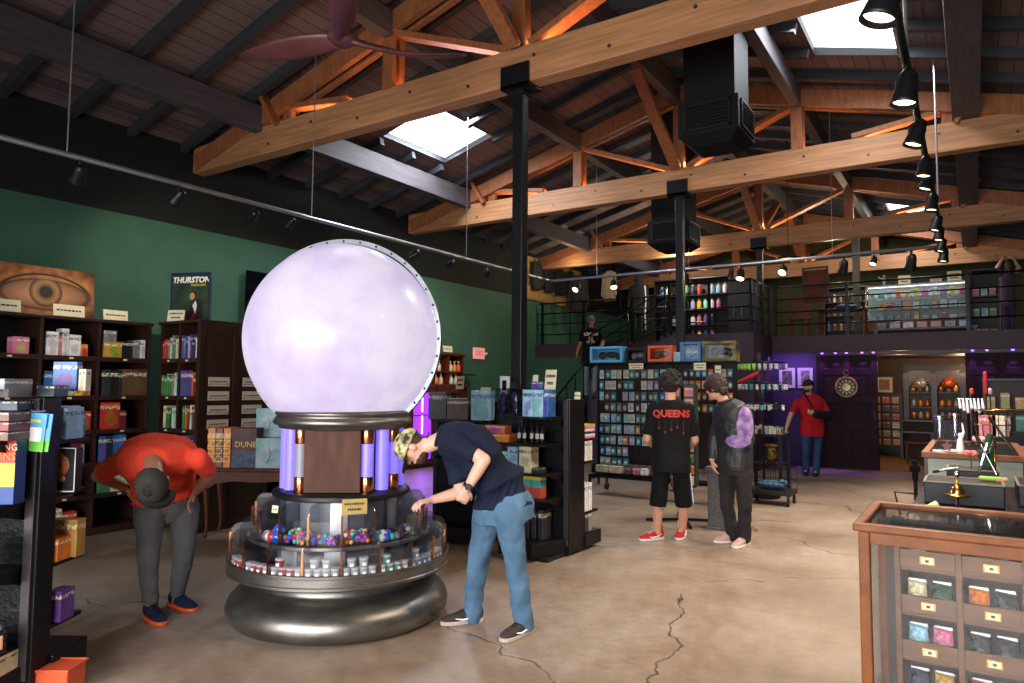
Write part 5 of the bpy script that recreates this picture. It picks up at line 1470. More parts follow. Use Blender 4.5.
def hand(mb, wrist, d, n, s=1.0, curl=.35, side=1, spread=.06):
    """palm, four fingers of different length with knuckle bends and a thumb off the side. d: hand direction, n: palm normal"""
    d = d.normalized(); n = (n-d*n.dot(d)).normalized(); w = d.cross(n)*side
    L = .085*s
    secs = []
    for t, hw, th in ((-.012, .024, .02), (.015, .031, .017), (.05, .041, .0155), (L, .041, .013)):
        secs.append((wrist+d*t, w*hw*s, n*th*s))
    mb.loft(secs, 14)
    for k, (off, ln) in enumerate(((.031, .070), (.011, .078), (-.010, .072), (-.030, .056))):
        p = wrist + d*(L-.006) + w*off*s
        ang = 0
        dirv = (d + w*off*spread*12).normalized()
        r = .0088*s
        for j, fr in enumerate((.45, .32, .23)):
            ang += curl*(.8+.15*k)*(1 if j == 0 else 1.15)
            dd = (dirv*math.cos(ang) + n*math.sin(ang))
            q = p + dd*ln*fr*s*1.05
            mb.capsule(p, q, r, r*.92, 8)
            p = q; r *= .93
    p = wrist + d*.022*s + w*.026*s
    dd = (d*.72 + w*.62 + n*.30).normalized()
    q = p + dd*.042*s; mb.capsule(p, q, .013*s, .0105*s, 8)
    dd = (d*.85 + w*.25 + n*.45).normalized()
    mb.capsule(q, q+dd*.032*s, .0105*s, .009*s, 8)

def remesh(o, vox, smooth=3, disp=0.0, dscale=.12):
    m = o.modifiers.new('remesh', 'REMESH'); m.mode = 'VOXEL'; m.voxel_size = vox; m.use_smooth_shade = True
    if smooth:
        c = o.modifiers.new('smooth', 'SMOOTH'); c.iterations = smooth; c.factor = .6
    if disp:
        tx = bpy.data.textures.get('cloth_folds_%.2f' % dscale) or bpy.data.textures.new('cloth_folds_%.2f' % dscale, 'CLOUDS')
        tx.noise_scale = dscale; tx.noise_depth = 1
        dm = o.modifiers.new('folds', 'DISPLACE'); dm.texture = tx; dm.strength = disp; dm.mid_level = .5; dm.texture_coords = 'GLOBAL'
    return o

def shoe(t, heel, toe, m, ms, s=1.0, mark=None, high=.0, stripe=None):
    heel, toe = V(heel), V(toe)
    d = (toe-heel); d.z = 0; d.normalize()
    w = Vector((-d.y, d.x, 0)); u = Vector((0, 0, 1))
    L = .285*s
    mb = MB()
    secs = []
    for t_, hw, zc, zh in ((.0, .022, .062, .03), (.02, .034, .06, .045), (.07, .038, .062+high*.4, .048+high*.4), (.11, .040, .056, .042), (.17, .046, .044, .03), (.23, .046, .036, .022), (.265, .036, .032, .017), (.285, .018, .028, .009)):
        secs.append((heel + d*t_*s + u*(zc+.0), w*hw*s, u*zh))
    mb.loft(secs, 18)
    if high: mb.capsule(heel+d*.055*s+u*.07, heel+d*.05*s+u*(.1+high), .045, .042, 14)
    o = remesh(obj('shoe', mb, m, t, smooth=True), .006, 2)
    sb = MB()
    secs = []
    for t_, hw in ((-.008, .015), (.005, .032), (.05, .042), (.11, .041), (.17, .050), (.23, .049), (.27, .038), (.293, .014)):
        secs.append((t_, hw))
    poly = [heel+d*a*s+w*b_*s for a, b_ in secs] + [heel+d*a*s-w*b_*s for a, b_ in reversed(secs)]
    n = len(poly)
    sb.add([V((p.x, p.y, p.z+.0)) for p in poly]+[V((p.x, p.y, p.z+.026)) for p in poly], [tuple(reversed(range(n))), tuple(range(n, 2*n))]+[(k, (k+1) % n, (k+1) % n+n, k+n) for k in range(n)])
    obj('sole', sb, ms, o, bevel=.006)
    lc = MB()
    for q in range(4):
        a = heel+d*(.1+q*.025)*s+u*(.104-q*.011)
        lc.tube([a-w*.02, a+u*.005, a+w*.02], .003, 6)
    obj('laces', lc, mark or white_p, o)
    if stripe is not None:
        for sgn in (-1, 1):
            tk = MB()
            pts = [(.20, .045), (.15, .034), (.10, .040), (.04, .066)]
            P_ = [heel+d*a*s+w*sgn*(.047 if a > .12 else .043)*s+u*b_ for a, b_ in pts]
            tk.tube(P_, [.002, .007, .006, .002], 6)
            obj('side_mark', tk, stripe, o, smooth=True)
    return o

def person(key, label, c, vox=.009):
    J = {k: ([V(q) for q in v] if isinstance(v[0], (list, tuple)) else V(v)) for k, v in POSE[key].items() if v}
    base = V((J['pelvis'].x, J['pelvis'].y, c.get('ground', 0)))
    t = thing('person', label, 'person', base)
    for k, v in J.items():
        J[k] = [q-base for q in v] if isinstance(v, list) else v-base
    gr = Vector((0, 0, 0))
    A, B, LA, LB = J['armA'], J['armB'], J['legA'], J['legB']
    latC = (B[0]-A[0]).normalized()
    latP = (LB[0]-LA[0]); latP = (latP if latP.length > .02 else latC).normalized()
    latP = (latP*.6+latC*.4).normalized()
    pel, wai, che, nec, hd = J['pelvis'], J['waist'], J['chest'], J['neck'], J['head']
    W_ = c.get('girth', 1.0)
    shw = (B[0]-A[0]).length/2
    def ring(p, axis, lat, hw, hd_):
        lat = (lat-axis*lat.dot(axis)).normalized()
        f = axis.cross(lat)
        return (p, lat*hw, f*hd_)
    def torso(e, low=.0):
        a1 = (wai-pel).normalized(); a2 = (che-wai).normalized(); a3 = (nec-che).normalized()
        am = (a2+a3).normalized()
        secs = [ring(pel-a1*(.09+low), a1, latP, .165*W_+e, .115*W_+e), ring(pel, a1, latP, .17*W_+e, .12*W_+e), ring(wai, (a1+a2).normalized(), (latP+latC).normalized(), .155*W_+e, .108*W_+e),
                ring((wai+che)/2+am*.01, a2, latC, .165*W_+e, .115*W_+e), ring(che, am, latC, max(.17, shw*.93)*1+e, .12*W_+e), ring(che.lerp(nec, .55), a3, latC, max(.15, shw*.84)+e, .095+e), ring(che.lerp(nec, .85), a3, latC, .085+e, .07+e), ring(nec, a3, latC, .058+e*.6, .056+e*.6)]
        return secs
    up = V(c['head_u']).normalized(); fw_ = V(c['head_f']); fw_ = (fw_-up*fw_.dot(up)).normalized(); sd = fw_.cross(up)
    HM = Matrix((sd, fw_, up)).transposed().to_4x4()
    def hp(x, y, z): return hd + sd*x + fw_*y + up*z
    # --- skin
    s = MB()
    s.loft(torso(-.02), 20)
    s.capsule(nec-(nec-che).normalized()*.04, hd-up*.055-fw_*.015, .056, .05, 14)
    s.ell(hd+up*.015, (.074, .094, .108), HM, 18, 14)
    s.ell(hp(0, .022, -.055), (.054, .066, .058), HM, 14, 10)
    s.ell(hp(0, .06, -.088), (.026, .024, .02), HM, 10, 8)
    s.capsule(hp(0, .088, .022), hp(0, .106, -.018), .009, .013, 8)
    for sg in (-1, 1):
        s.ell(hp(sg*.077, -.005, -.005), (.012, .02, .032), HM, 10, 8)
        s.ell(hp(sg*.015, .098, -.02), (.01, .01, .008), HM, 8, 6)
        s.ell(hp(sg*.033, .078, .034), (.024, .014, .008), HM, 8, 6)
    s.ell(hp(0, .088, -.05), (.024, .012, .010), HM, 10, 6)
    for a_, h_ in ((A, 'handA'), (B, 'handB')):
        s.capsule(a_[0], a_[1], .05*W_, .042, 14)
        s.capsule(a_[1], a_[1].lerp(a_[2], .35), .042, .041, 14)
        s.capsule(a_[1].lerp(a_[2], .35), a_[2], .041, .027, 14)
        hs = c.get(h_, {})
        nvec = V(hs.get('n', (0, 0, -1)))
        hand(s, a_[2], (a_[3]-a_[2]), nvec, hs.get('s', 1.0), hs.get('curl', .35), hs.get('side', 1))
    for L_ in (LA, LB):
        s.capsule(L_[0], L_[1], .075*W_, .052, 14)
        s.capsule(L_[1], L_[1].lerp(L_[2], .3), .052, .054, 14)
        s.capsule(L_[1].lerp(L_[2], .3), L_[2]-Vector((0, 0, .03)), .054, .036, 14)
    body = remesh(obj('body', s, c['skin'], t, smooth=True), min(vox, c.get('handvox', .0065)), 2)
    # --- face details
    for sg in (-1, 1):
        e = obj('eye', MB().ell(hp(sg*.033, .079, .014), (.013, .008, .008), HM, 10, 8), mat('eye_white', '#d8d2cc', .3), t, smooth=True)
        obj('iris', MB().ell(hp(sg*.033, .0865, .014), (.0055, .003, .0055), HM, 8, 6), mat('iris_dark', '#2a1a10', .2), e, smooth=True)
        obj('eyebrow', MB().capsule(hp(sg*.018, .094, .036), hp(sg*.05, .08, .036), .004, .003, 6), c['hair'], t, smooth=True)
    obj('mouth', MB().ell(hp(0, .0985, -.05), (.021, .004, .004), HM, 10, 6), mat('lip', '#8c4a42', .5), t, smooth=True)
    # --- hair
    if c.get('hair_style'):
        h = MB()
        hs_ = c['hair_style']
        if hs_ == 'short':
            h.ell(hp(0, -.012, .03), (.079, .094, .102), HM, 18, 12)
            cut = .02
        elif hs_ == 'curly':
            rr = random.Random(5)
            h.ell(hp(0, -.02, .042), (.102, .112, .12), HM, 18, 12)
            for k in range(90):
                a = rr.uniform(0, 2*PI); z = rr.uniform(-.35, 1)
                q = math.sqrt(max(0, 1-z*z))
                if math.sin(a)*q > .55 and z < .5: continue
                h.ell(hp(.106*q*math.cos(a), -.02+.114*q*math.sin(a), .042+.125*z), (.022, .022, .022), HM, 8, 6)
        elif hs_ == 'mop':
            h.ell(hp(0, -.012, .04), (.1, .116, .112), HM, 18, 12)
            h.ell(hp(0, -.07, -.03), (.07, .045, .07), HM, 14, 10)
            h.ell(hp(-.05, .05, .045), (.04, .055, .04), HM, 12, 8).ell(hp(.05, .05, .045), (.04, .055, .04), HM, 12, 8)
        elif hs_ == 'long':
            h.ell(hp(0, -.014, .03), (.084, .1, .106), HM, 18, 12)
            h.capsule(hp(0, -.06, .0), hp(0, -.09, -.2), .07, .05, 14)
            h.capsule(hp(-.06, -.03, .0), hp(-.07, -.04, -.18), .03, .02, 10).capsule(hp(.06, -.03, .0), hp(.07, -.04, -.18), .03, .02, 10)
        # trim away the face side
        hv = []
        o = remesh(obj('hair', h, c['hair'], t, smooth=True), .007, 1 if hs_ == 'curly' else 2, .012 if hs_ != 'short' else .004, .03)
        if hs_ == 'short':
            pass
    if c.get('beard'):
        bmb = MB()
        bmb.ell(hp(0, .03, -.075), (.054, .062, .045), HM, 14, 10)
        remesh(obj('beard', bmb, c['hair'], t, smooth=True), .007, 1, .006, .02)
    if c.get('cap'):
        cm, brim_dir, bm2 = c['cap']
        bd = V(brim_dir); bd = (bd-up*bd.dot(up)).normalized(); bs = bd.cross(up)
        prof = []
        for q in range(9):
            a = q/8*PI/2
            prof.append((max(.001, .099*math.cos(a)) if q < 8 else .001, .09*math.sin(a)))
        CM = Matrix.Translation(hp(0, -.004, .035)) @ Matrix((bs*.88, bd*1.08, up)).transposed().to_4x4()
        cb_ = MB().lathe([(.099, -.018)]+prof, n=28, M=CM)
        cp = obj('cap', cb_, cm, t, smooth=True)
        sol = cp.modifiers.new('solid', 'SOLIDIFY'); sol.thickness = .004; sol.offset = 1
        seam = MB()
        for k in range(6):
            a = k*PI/3
            seam.tube([CM @ Vector((.1*math.cos(q/6*PI/2)*math.cos(a), .1*math.cos(q/6*PI/2)*math.sin(a), .0915*math.sin(q/6*PI/2))) for q in range(7)], .0016, 5)
        obj('seam', seam, bm2, cp)
        obj('top_button', MB().ell((0, 0, 0), (.008, .008, .005), None, 8, 6), bm2, cp, loc=CM @ Vector((0, 0, .092)), smooth=True)
        br = MB()
        vs = []
        for k in range(13):
            a = -1.05+2.1*k/12
            r0, r1 = .098, .098+.075*math.cos(a*.78)
            for r, dz in ((r0, .0), (r1, -.012-.012*(1-abs(math.sin(a))))):
                vs.append(CM @ Vector((r*math.sin(a), r*math.cos(a), -.015+dz)))
        br.add(vs, [(2*k, 2*k+1, 2*k+3, 2*k+2) for k in range(12)])
        b_ = obj('cap_brim', br, bm2, cp, smooth=True)
        so = b_.modifiers.new('solid', 'SOLIDIFY'); so.thickness = .005
    # --- shirt
    sh = MB()
    e = c.get('loose', .018)
    sec = torso(e, c.get('hem', .03))
    sec = sec[:-1] + [(nec-(nec-che).normalized()*.012, sec[-1][1]*1.12, sec[-1][2]*1.12)]
    sh.loft(sec, 22)
    fr = c.get('sleeve', .55)
    for a_ in (A, B):
        sh.capsule(a_[0], a_[0].lerp(a_[1], fr*.5), .068, .064, 14)
        q = a_[0].lerp(a_[1], min(1, fr))
        if fr <= 1:
            dv = (a_[1]-a_[0]).normalized()
            sh.tube([a_[0].lerp(a_[1], .2), q], [.062, .066], 16)
        else:
            sh.capsule(a_[0], a_[1], .062, .055, 14)
            sh.tube([a_[1], a_[2].lerp(a_[1], .05)], [.054, .042], 16)
            sh.ell(a_[1], (.055, .055, .055), None, 12, 8)
    shirt = remesh(obj(c.get('shirt_name', 'shirt'), sh, c['shirt'], t, smooth=True), vox, 3, c.get('folds', .014), .11)
    if c.get('collar'):
        a3 = (nec-che).normalized()
        rg = ring(nec-a3*.004, a3, latC, .066, .064)
        pts = [rg[0]+rg[1]*math.cos(2*PI*k/16)+rg[2]*math.sin(2*PI*k/16) for k in range(17)]
        obj('collar', MB().tube(pts, .014, 8), c['shirt'], t, smooth=True)
    # --- trousers / shorts / dress
    tr = MB()
    a1 = (wai-pel).normalized()
    e2 = c.get('e2', .012)
    tr.loft([ring(pel-a1*.10, a1, latP, .168*W_+e2, .118*W_+e2), ring(pel, a1, latP, .172*W_+e2, .122*W_+e2), ring(pel+a1*.08, a1, latP, .158*W_+e2*.7, .108*W_+e2*.7)], 20)
    tf = c.get('trouser_to', 1.0)
    for L_ in (LA, LB):
        k1 = L_[1]; an = L_[2]
        if tf >= 1:
            tr.capsule(L_[0], k1, .094*W_, .07, 14)
            tr.capsule(k1, k1.lerp(an, .35), .07, .066, 14)
            end = an + (an-k1).normalized()*c.get('hemdrop', .02)
            tr.tube([k1.lerp(an, .3), end], [.067, c.get('cuff', .058)], 16)
        else:
            q = L_[0].lerp(k1, tf*1.0)
            tr.capsule(L_[0], L_[0].lerp(k1, .4), .094, .09, 14)
            tr.tube([L_[0].lerp(k1, .1), k1.lerp(an, tf-.5 if tf > .5 else 0)], [.09, .088], 18)
    trs = remesh(obj(c.get('trouser_name', 'trousers'), tr, c['trousers'], t, smooth=True), vox, 3, c.get('folds', .014), .09)
    # --- shoes
    for L_, f_ in ((LA, J.get('footA')), (LB, J.get('footB'))):
        if f_:
            d = f_[1]-f_[0]; d.z = 0
        else:
            d = V(c['foot_d'])
        d.normalize()
        heel = Vector((L_[2].x, L_[2].y, c.get('soleZ', 0.0) if not c.get('ground') else 0)) - d*.075
        if c.get('sock'):
            obj('sock', MB().capsule(L_[2]+Vector((0, 0, c.get('sock_h', .06))), Vector((L_[2].x, L_[2].y, .07)), .046, .044, 14), c['sock'], t, smooth=True)
        shoe(t, heel, heel+d*.285, c['shoe'], c['sole'], c.get('shoe_s', 1.0), c.get('lace'), c.get('high', 0), c.get('swoosh'))
    return t, J, shirt, trs, HM, base

def skinm(n, h): 
    m = mat(n, h, .5, var=.06, scale=9)
    m.node_tree.nodes['Principled BSDF'].inputs['Subsurface Weight'].default_value = .12
    m.node_tree.nodes['Principled BSDF'].inputs['Subsurface Scale'].default_value = .03
    return m
sk1 = skinm('skin_light', '#c8957c'); sk2 = skinm('skin_tan', '#a8755a'); sk3 = skinm('skin_fair', '#d0a08c')
def cloth(n, h, **k): return mat(n, h, .85, bump=.25, bscale=140, sheen=0.0, spec=.2, **k)
hair_d = mat('dark_brown_hair', '#1c1210', .55, bump=.6, bscale=120, var=.3, scale=60)
hair_b = mat('brown_hair', '#3a2418', .55, bump=.6, bscale=120, var=.3, scale=60)
hair_r = mat('reddish_dark_hair', '#2a1412', .5, bump=.6, bscale=120, var=.3, scale=60)
white_rubber = mat('white_rubber', '#d0ccc6', .6)

# 1. man in the red T-shirt bending towards the camera with his hands on his hips
person('red', 'man in a red T-shirt, grey trousers and dark cap, bending with hands on hips', dict(
    skin=sk2, hair=hair_d, hair_style='short', head_u=(.72, -.62, -.42), head_f=(-.15, .35, -.92), cap=(cloth('dark_olive_cap', '#34332e'), (-.15, .35, -.92), mat('dark_cap_brim', '#2a2a27', .8)),
    shirt=cloth('red_tshirt', '#dd4630', var=.08, scale=4), shirt_name='tshirt', sleeve=.72, loose=.03, hem=-.17, trousers=cloth('charcoal_grey_cloth', '#5c5c5e', var=.12, scale=6), trouser_name='trousers', cuff=.05, folds=.02,
    sock=mat('black_sock', '#101114', .9), shoe=cloth('navy_knit_shoe', '#1d2740'), sole=mat('orange_sole', '#e85a26', .5), lace=black, girth=1.12,
    handA=dict(n=(.6, .6, -.4), curl=.35, side=-1), handB=dict(n=(.6, .6, -.4), curl=.35, side=1), hemdrop=-.02))
# 2. man in the navy polo bending over the marble bins
nav_cap = mat('camo_cap', '#c2bc86', .8, color2='#26241f', scale=26, detail=1)
r2d = dict(skin=sk3, hair=hair_b, hair_style='short', beard=True, head_u=(-.80, -.50, .36), head_f=(-.30, -.22, -.93), cap=(nav_cap, (-.30, -.22, -.93), mat('black_cap_brim', '#111114', .8)),
    shirt=cloth('navy_polo', '#141a2e', var=.1, scale=5), shirt_name='polo_shirt', collar=True, sleeve=.72, loose=.03, hem=-.09, trousers=cloth('light_blue_denim', '#49657f', var=.22, scale=5), trouser_name='jeans', cuff=.062, folds=.022,
    shoe=cloth('brown_grey_shoe', '#3b3331'), sole=mat('pale_sole', '#a89a90', .6), lace=black, swoosh=white_p, girth=1.06, hemdrop=.035, e2=.022,
    handA=dict(n=(-.5, .3, -.2), curl=.75, side=1), handB=dict(n=(0, 0, -1), curl=.45, side=-1))
t2, J2, sh2, tr2, HM2, b2 = person('navy', 'man in navy polo and light blue jeans, bending over the marble bins', r2d)
A = J2['armA']
d = (A[2]-A[1]).normalized(); p = A[2]-d*.025
q = d.to_track_quat('Z', 'Y').to_matrix().to_4x4()
wst = obj('wristwatch', MB().lathe([(.031, -.012), (.036, -.012), (.036, .012), (.031, .012), (.031, -.012)], n=24, M=Matrix.Translation(p) @ q), black, t2, smooth='auto')
toC = (Vector((0, 0, 1.574))-(b2+p)).normalized(); toC = (toC-d*toC.dot(d)).normalized()
obj('watch_face', MB().lathe([(.001, .044), (.02, .044), (.022, .036), (.001, .034)], n=20, M=Matrix.Translation(p) @ toC.to_track_quat('Z', 'Y').to_matrix().to_4x4()), mat('dark_watch_face', '#1c1c20', .15), wst, smooth='auto')
hd = J2['head']; fx = HM2.to_3x3()
def HP(x, y, z): return hd + fx @ Vector((x, y, z))
gl = MB()
for sg in (-1, 1):
    gl.tube([HP(sg*.034+.02*math.cos(a*PI/6), .098, .014+.016*math.sin(a*PI/6)) for a in range(13)], .002, 6)
    gl.tube([HP(sg*.054, .096, .018), HP(sg*.077, .05, .018), HP(sg*.08, -.0, .012)], .002, 6)
gl.tube([HP(-.014, .1, .016), HP(.014, .1, .016)], .002, 6)
obj('glasses', gl, black, t2)
nk, ch = J2['neck'], J2['chest']
fdn = Vector((0, 0, -1))
obj('neck_cord', MB().tube([nk+Vector((-.03, -.05, .03)), nk+Vector((-.045, -.055, -.0)), nk+Vector((-.05, -.04, -.04)), nk+Vector((-.03, -.02, -.075))], .006, 8), black, t2, smooth=True)

# 3. youth in black T-shirt and shorts
r3d = dict(skin=sk1, hair=hair_d, hair_style='curly', head_u=(0, 0, 1), head_f=(-.5, .82, -.12), shirt=cloth('black_tshirt', '#121215', var=.1, scale=5), shirt_name='tshirt', sleeve=.85, loose=.035, hem=.02,
    trousers=cloth('black_shorts_cloth', '#0f0f12'), trouser_name='shorts', trouser_to=.62, sock=mat('white_sock', '#d4d0d4', .9), sock_h=.10, shoe=cloth('red_canvas_shoe', '#b52426'), sole=white_rubber, high=.03, swoosh=white_p,
    handA=dict(n=(0, 0, 1), side=1), handB=dict(n=(0, 0, 1), side=-1))
t3, J3, sh3, tr3, HM3, b3 = person('queens', 'person in black T-shirt, black shorts and red shoes, back turned', r3d)
rdl = mat('red_shirt_lettering', '#b8322a', .7)
back = Vector((.36, -.93, 0)).normalized()
def on_back(o, tgt, off=.004):
    m = o.modifiers.new('wrap', 'SHRINKWRAP'); m.target = tgt; m.wrap_method = 'PROJECT'; m.wrap_mode = 'ABOVE_SURFACE'; m.offset = off
    m.use_project_z = True; m.use_negative_direction = True; m.use_positive_direction = False; m.project_limit = .4
rzb = math.atan2(back.x, -back.y)
l = lettering('QUEENS', .098, rdl, t3, J3['chest']+back*.22+Vector((0, 0, .015)), rot=(PI/2, 0, rzb), name='shirt_lettering', extrude=0, bold=.004)
on_back(l, sh3)
pt_ = MB()
for k, (x, z) in enumerate(((-.12, -.13), (-.06, -.17), (0, -.145), (.06, -.12), (.12, -.18))):
    pt_.box(x-.002, x+.002, -.0, .0005, z, -.06)
    pt_.add([(x-.014, 0, z), (x, 0, z+.018), (x+.014, 0, z), (x, 0, z-.018)], [(0, 1, 2, 3)])
for k, z in enumerate((-.055, -.075)):
    pt_.box(-.14, .14, 0, .0005, z, z+.006)
M_ = Matrix.Rotation(-PI/2, 4, 'X')
pv = MB(); pv.add([M_ @ Vector(v) for v in pt_.v], pt_.f)
o = obj('shirt_print', pv, mat('dark_red_print', '#6e2220', .8), t3, loc=J3['chest']+back*.22+Vector((0, 0, -.0)), rot=(PI/2, 0, rzb))
on_back(o, sh3)
side = Vector((back.y, -back.x, 0))*-1
LBk = J3['legB']
for dy in (-.012, .012):
    pts = [LBk[0].lerp(LBk[1], k/6)+side*(.098)+back*dy+Vector((0, 0, -.01)) for k in range(7)]
    obj('white_side_stripe', MB().tube(pts, .005, 6), white_p, t3, smooth=True)

# 4. person in the black jacket
r4d = dict(skin=sk1, hair=hair_r, hair_style='mop', head_u=(-.25, .05, .95), head_f=(-.82, .2, -.5), shirt=mat('black_grey_jacket', '#232227', .45, bump=.4, bscale=60, var=.2, scale=8), shirt_name='jacket', sleeve=1.2, loose=.032, hem=-.04, collar=True,
    trousers=cloth('faded_black_denim', '#2b2728', var=.2, scale=6), trouser_name='jeans', cuff=.07, folds=.02, shoe=cloth('pale_pink_shoe', '#c49a96'), sole=white_rubber, hemdrop=.05,
    handA=dict(n=(.6, .3, 0), side=1, curl=.3), handB=dict(n=(0, 0, 1), side=-1))
t4, J4, sh4, tr4, HM4, b4 = person('jacket', 'person in black jacket with purple back panel, looking down to the left', r4d)
bk = Vector((.62, -.78, 0)).normalized()
patch = MB()
patch.prism([(-.02, -.22), (.10, -.20), (.125, -.02), (.12, .10), (.06, .15), (.02, .11), (-.0, -.02), (-.07, -.07), (-.1, -.14)], 0, .001)
rows_ = MB()
NN = 36
for i in range(NN):
    for j in range(NN):
        x0, x1 = -.11+i*.007, -.11+(i+1)*.007
        z0, z1 = -.24+j*.0117, -.24+(j+1)*.0117
        cx, cz = (x0+x1)/2, (z0+z1)/2
        if (cx-.05)**2/.0055+(cz+.0)**2/.032 < 1 or (cx-.0)**2/.010+(cz+.16)**2/.0045 < 1:
            rows_.add([(x0, z0, 0), (x1, z0, 0), (x1, z1, 0), (x0, z1, 0)], [(0, 1, 2, 3)])
o = obj('purple_back_panel', rows_, mat('purple_fabric', '#6e4f86', .8, color2='#9a82b0', scale=18), t4, loc=J4['chest']+bk*.25+Vector((0, 0, -.06)), rot=(PI/2, 0, math.atan2(bk.x, -bk.y)))
on_back(o, sh4, .006)

# 5. man in the red polo with an arm sling
r5d = dict(skin=sk3, hair=hair_b, hair_style='short', beard=True, head_u=(0, 0, 1), head_f=(-.55, -.8, .05), cap=(mat('black_cap', '#1a1816', .8), (-.55, -.8, .05), mat('black_cap_peak', '#141210', .8)), shirt=cloth('red_polo', '#b5202a', var=.08, scale=4), shirt_name='polo_shirt', collar=True,
    sleeve=.7, loose=.03, hem=.0, girth=1.15, trousers=cloth('blue_denim', '#2d4668', var=.15, scale=6), trouser_name='jeans', cuff=.07, hemdrop=.03, shoe=mat('dark_brown_leather', '#2a1c16', .5), sole=black, foot_d=(.1, -1, 0), handvox=.009,
    handA=dict(n=(.5, .5, 0), side=1), handB=dict(n=(.3, .9, 0), side=-1))
POSE['polo']['footA'] = None; POSE['polo']['footB'] = None
t5, J5, sh5, tr5, HM5, b5 = person('polo', 'man in red polo with his arm in a black sling, by the door', r5d, .012)
B_ = J5['armB']
sl = MB().capsule(B_[1], B_[2], .085, .06, 14).capsule(B_[1]+Vector((0, 0, -.03)), B_[2]+Vector((0, 0, -.03)), .07, .05, 12)
remesh(obj('arm_sling', sl, mat('black_sling', '#101012', .8), t5, smooth=True), .014, 2)
obj('sling_strap', MB().tube([B_[2]+Vector((0, -.03, .04)), (J5['chest']+B_[2])/2+Vector((-.02, -.14, .12)), J5['neck']+Vector((-.03, -.07, -.02)), J5['neck']+Vector((-.06, .0, .02))], .017, 8), _mats['black_sling'], t5, smooth=True)

# 6. person coming down the stairs, 7. person on the mezzanine
r6d = dict(skin=sk2, hair=hair_d, hair_style='long', head_u=(0, 0, 1), head_f=(.4, -.9, -.2), cap=(mat('grey_knit_cap', '#6e6a74', .9), (.4, -.9, -.2), mat('grey_cap_peak', '#565260', .9)), shirt=_mats['black_tshirt'], shirt_name='tshirt', sleeve=.75, loose=.03, hem=.06,
    trousers=cloth('pale_grey_denim', '#7b7f8c', var=.15, scale=6), trouser_name='jeans', shoe=black, sole=black, foot_d=(.45, -.9, 0), ground=1.36, handvox=.01, handA=dict(n=(.5, .5, 0)), handB=dict(n=(.5, .5, 0)))
t6, J6, sh6, tr6, HM6, b6 = person('stair', 'person in black T-shirt with yellow print coming down the stairs', r6d, .014)
ft = Vector((.42, -.9, 0)).normalized()
l = lettering('LEMON', .09, mat('pale_print', '#d8d4b0', .7), t6, J6['chest']+ft*.3+Vector((0, 0, .03)), rot=(PI/2, 0, math.atan2(ft.x, -ft.y)), name='shirt_lettering', extrude=0, bold=.004)
l2 = obj('yellow_print', MB().prism([(-.05, -.06), (.0, -.08), (.05, -.05), (.045, .03), (.0, .05), (-.05, .03)], 0, .002), mat('yellow_shirt_print', '#d0a81e', .7), t6, loc=J6['chest']+ft*.3+Vector((0, 0, -.06)), rot=(PI/2, 0, math.atan2(ft.x, -ft.y)))
l3 = lettering('STATE', .06, _mats['pale_print'], t6, J6['chest']+ft*.3+Vector((0, 0, -.15)), rot=(PI/2, 0, math.atan2(ft.x, -ft.y)), name='shirt_lettering', extrude=0, bold=.003)
for o in (l, l2, l3): on_back(o, sh6, .006)
r7d = dict(skin=sk3, hair=hair_b, hair_style='long', head_u=(0, 0, 1), head_f=(-.3, .95, 0), shirt=cloth('mauve_cloth', '#6b5670', var=.15, scale=5), shirt_name='top', sleeve=.35, loose=.012, hem=.0, girth=.92, trousers=cloth('plum_leggings', '#584462'), trouser_name='leggings', cuff=.05,
    shoe=mat('pale_sandal', '#a08878', .6), sole=black, foot_d=(-.3, .95, 0), ground=2.7, handvox=.01, handA=dict(n=(0, -.5, 0)), handB=dict(n=(0, -.5, 0)))
person('mezz', 'person in mauve on the mezzanine with both arms raised to the head', r7d, .014)
# ------------------------------------------------------------------ hanging-goods wire rack
gx0, gx1, gy = -4.86, -2.72, 9.78
wr = thing('wire_grid_rack', 'long black wire-grid rack on castors, hung with rows of small carded goods', 'display rack', (gx0, gy, 0))
LW = gx1-gx0
obj('frame', MB().box(0, .03, 0, .03, .12, 2.0).box(LW-.03, LW, 0, .03, .12, 2.0).box(1.2, 1.23, 0, .03, .12, 2.0).box(0, LW, 0, .03, 1.93, 1.96).box(0, LW, -.3, .03, .26, .30).box(0, .03, -.3, .35, .22, .26).box(LW-.03, LW, -.3, .35, .22, .26), blackm, wr, bevel=.003)
gmb = MB()
for k in range(1, 22): gmb.box(k*LW/22-.002, k*LW/22+.002, .012, .016, .3, 1.93)
for k in range(26): gmb.box(0, LW, .01, .014, .34+k*.0625, .3425+k*.0625)
obj('wire_grid', gmb, blackm, wr)
obj('top_shelf', MB().box(-.02, LW+.02, -.3, .2, 1.945, 1.965), blackm, wr)
obj('dark_backing_board', MB().box(.03, LW-.03, .03, .04, .45, 1.93), mat('dark_maroon_board', '#2a1519', .7), wr)
for x in (.0, LW-.03):
    for y in (-.28, .3):
        obj('castor', MB().lathe([(.001, -.02), (.05, -.02), (.055, 0), (.05, .02), (.001, .02)], n=18, M=Matrix.Translation((x+.015, y, .056)) @ Matrix.Rotation(PI/2, 4, 'Y')).box(x, x+.03, y-.02, y+.02, .06, .23), black, wr, smooth='auto')
obj('wire_basket', MB().box(0.05, 1.15, -.3, -.295, .45, .455).box(0.05, 1.15, -.3, -.295, .34, .345).box(.05, 1.15, -.3, 0, .33, .335).box(*[0.05, .055, -.3, 0, .33, .455]).box(*[1.145, 1.15, -.3, 0, .33, .455]), blackm, wr)
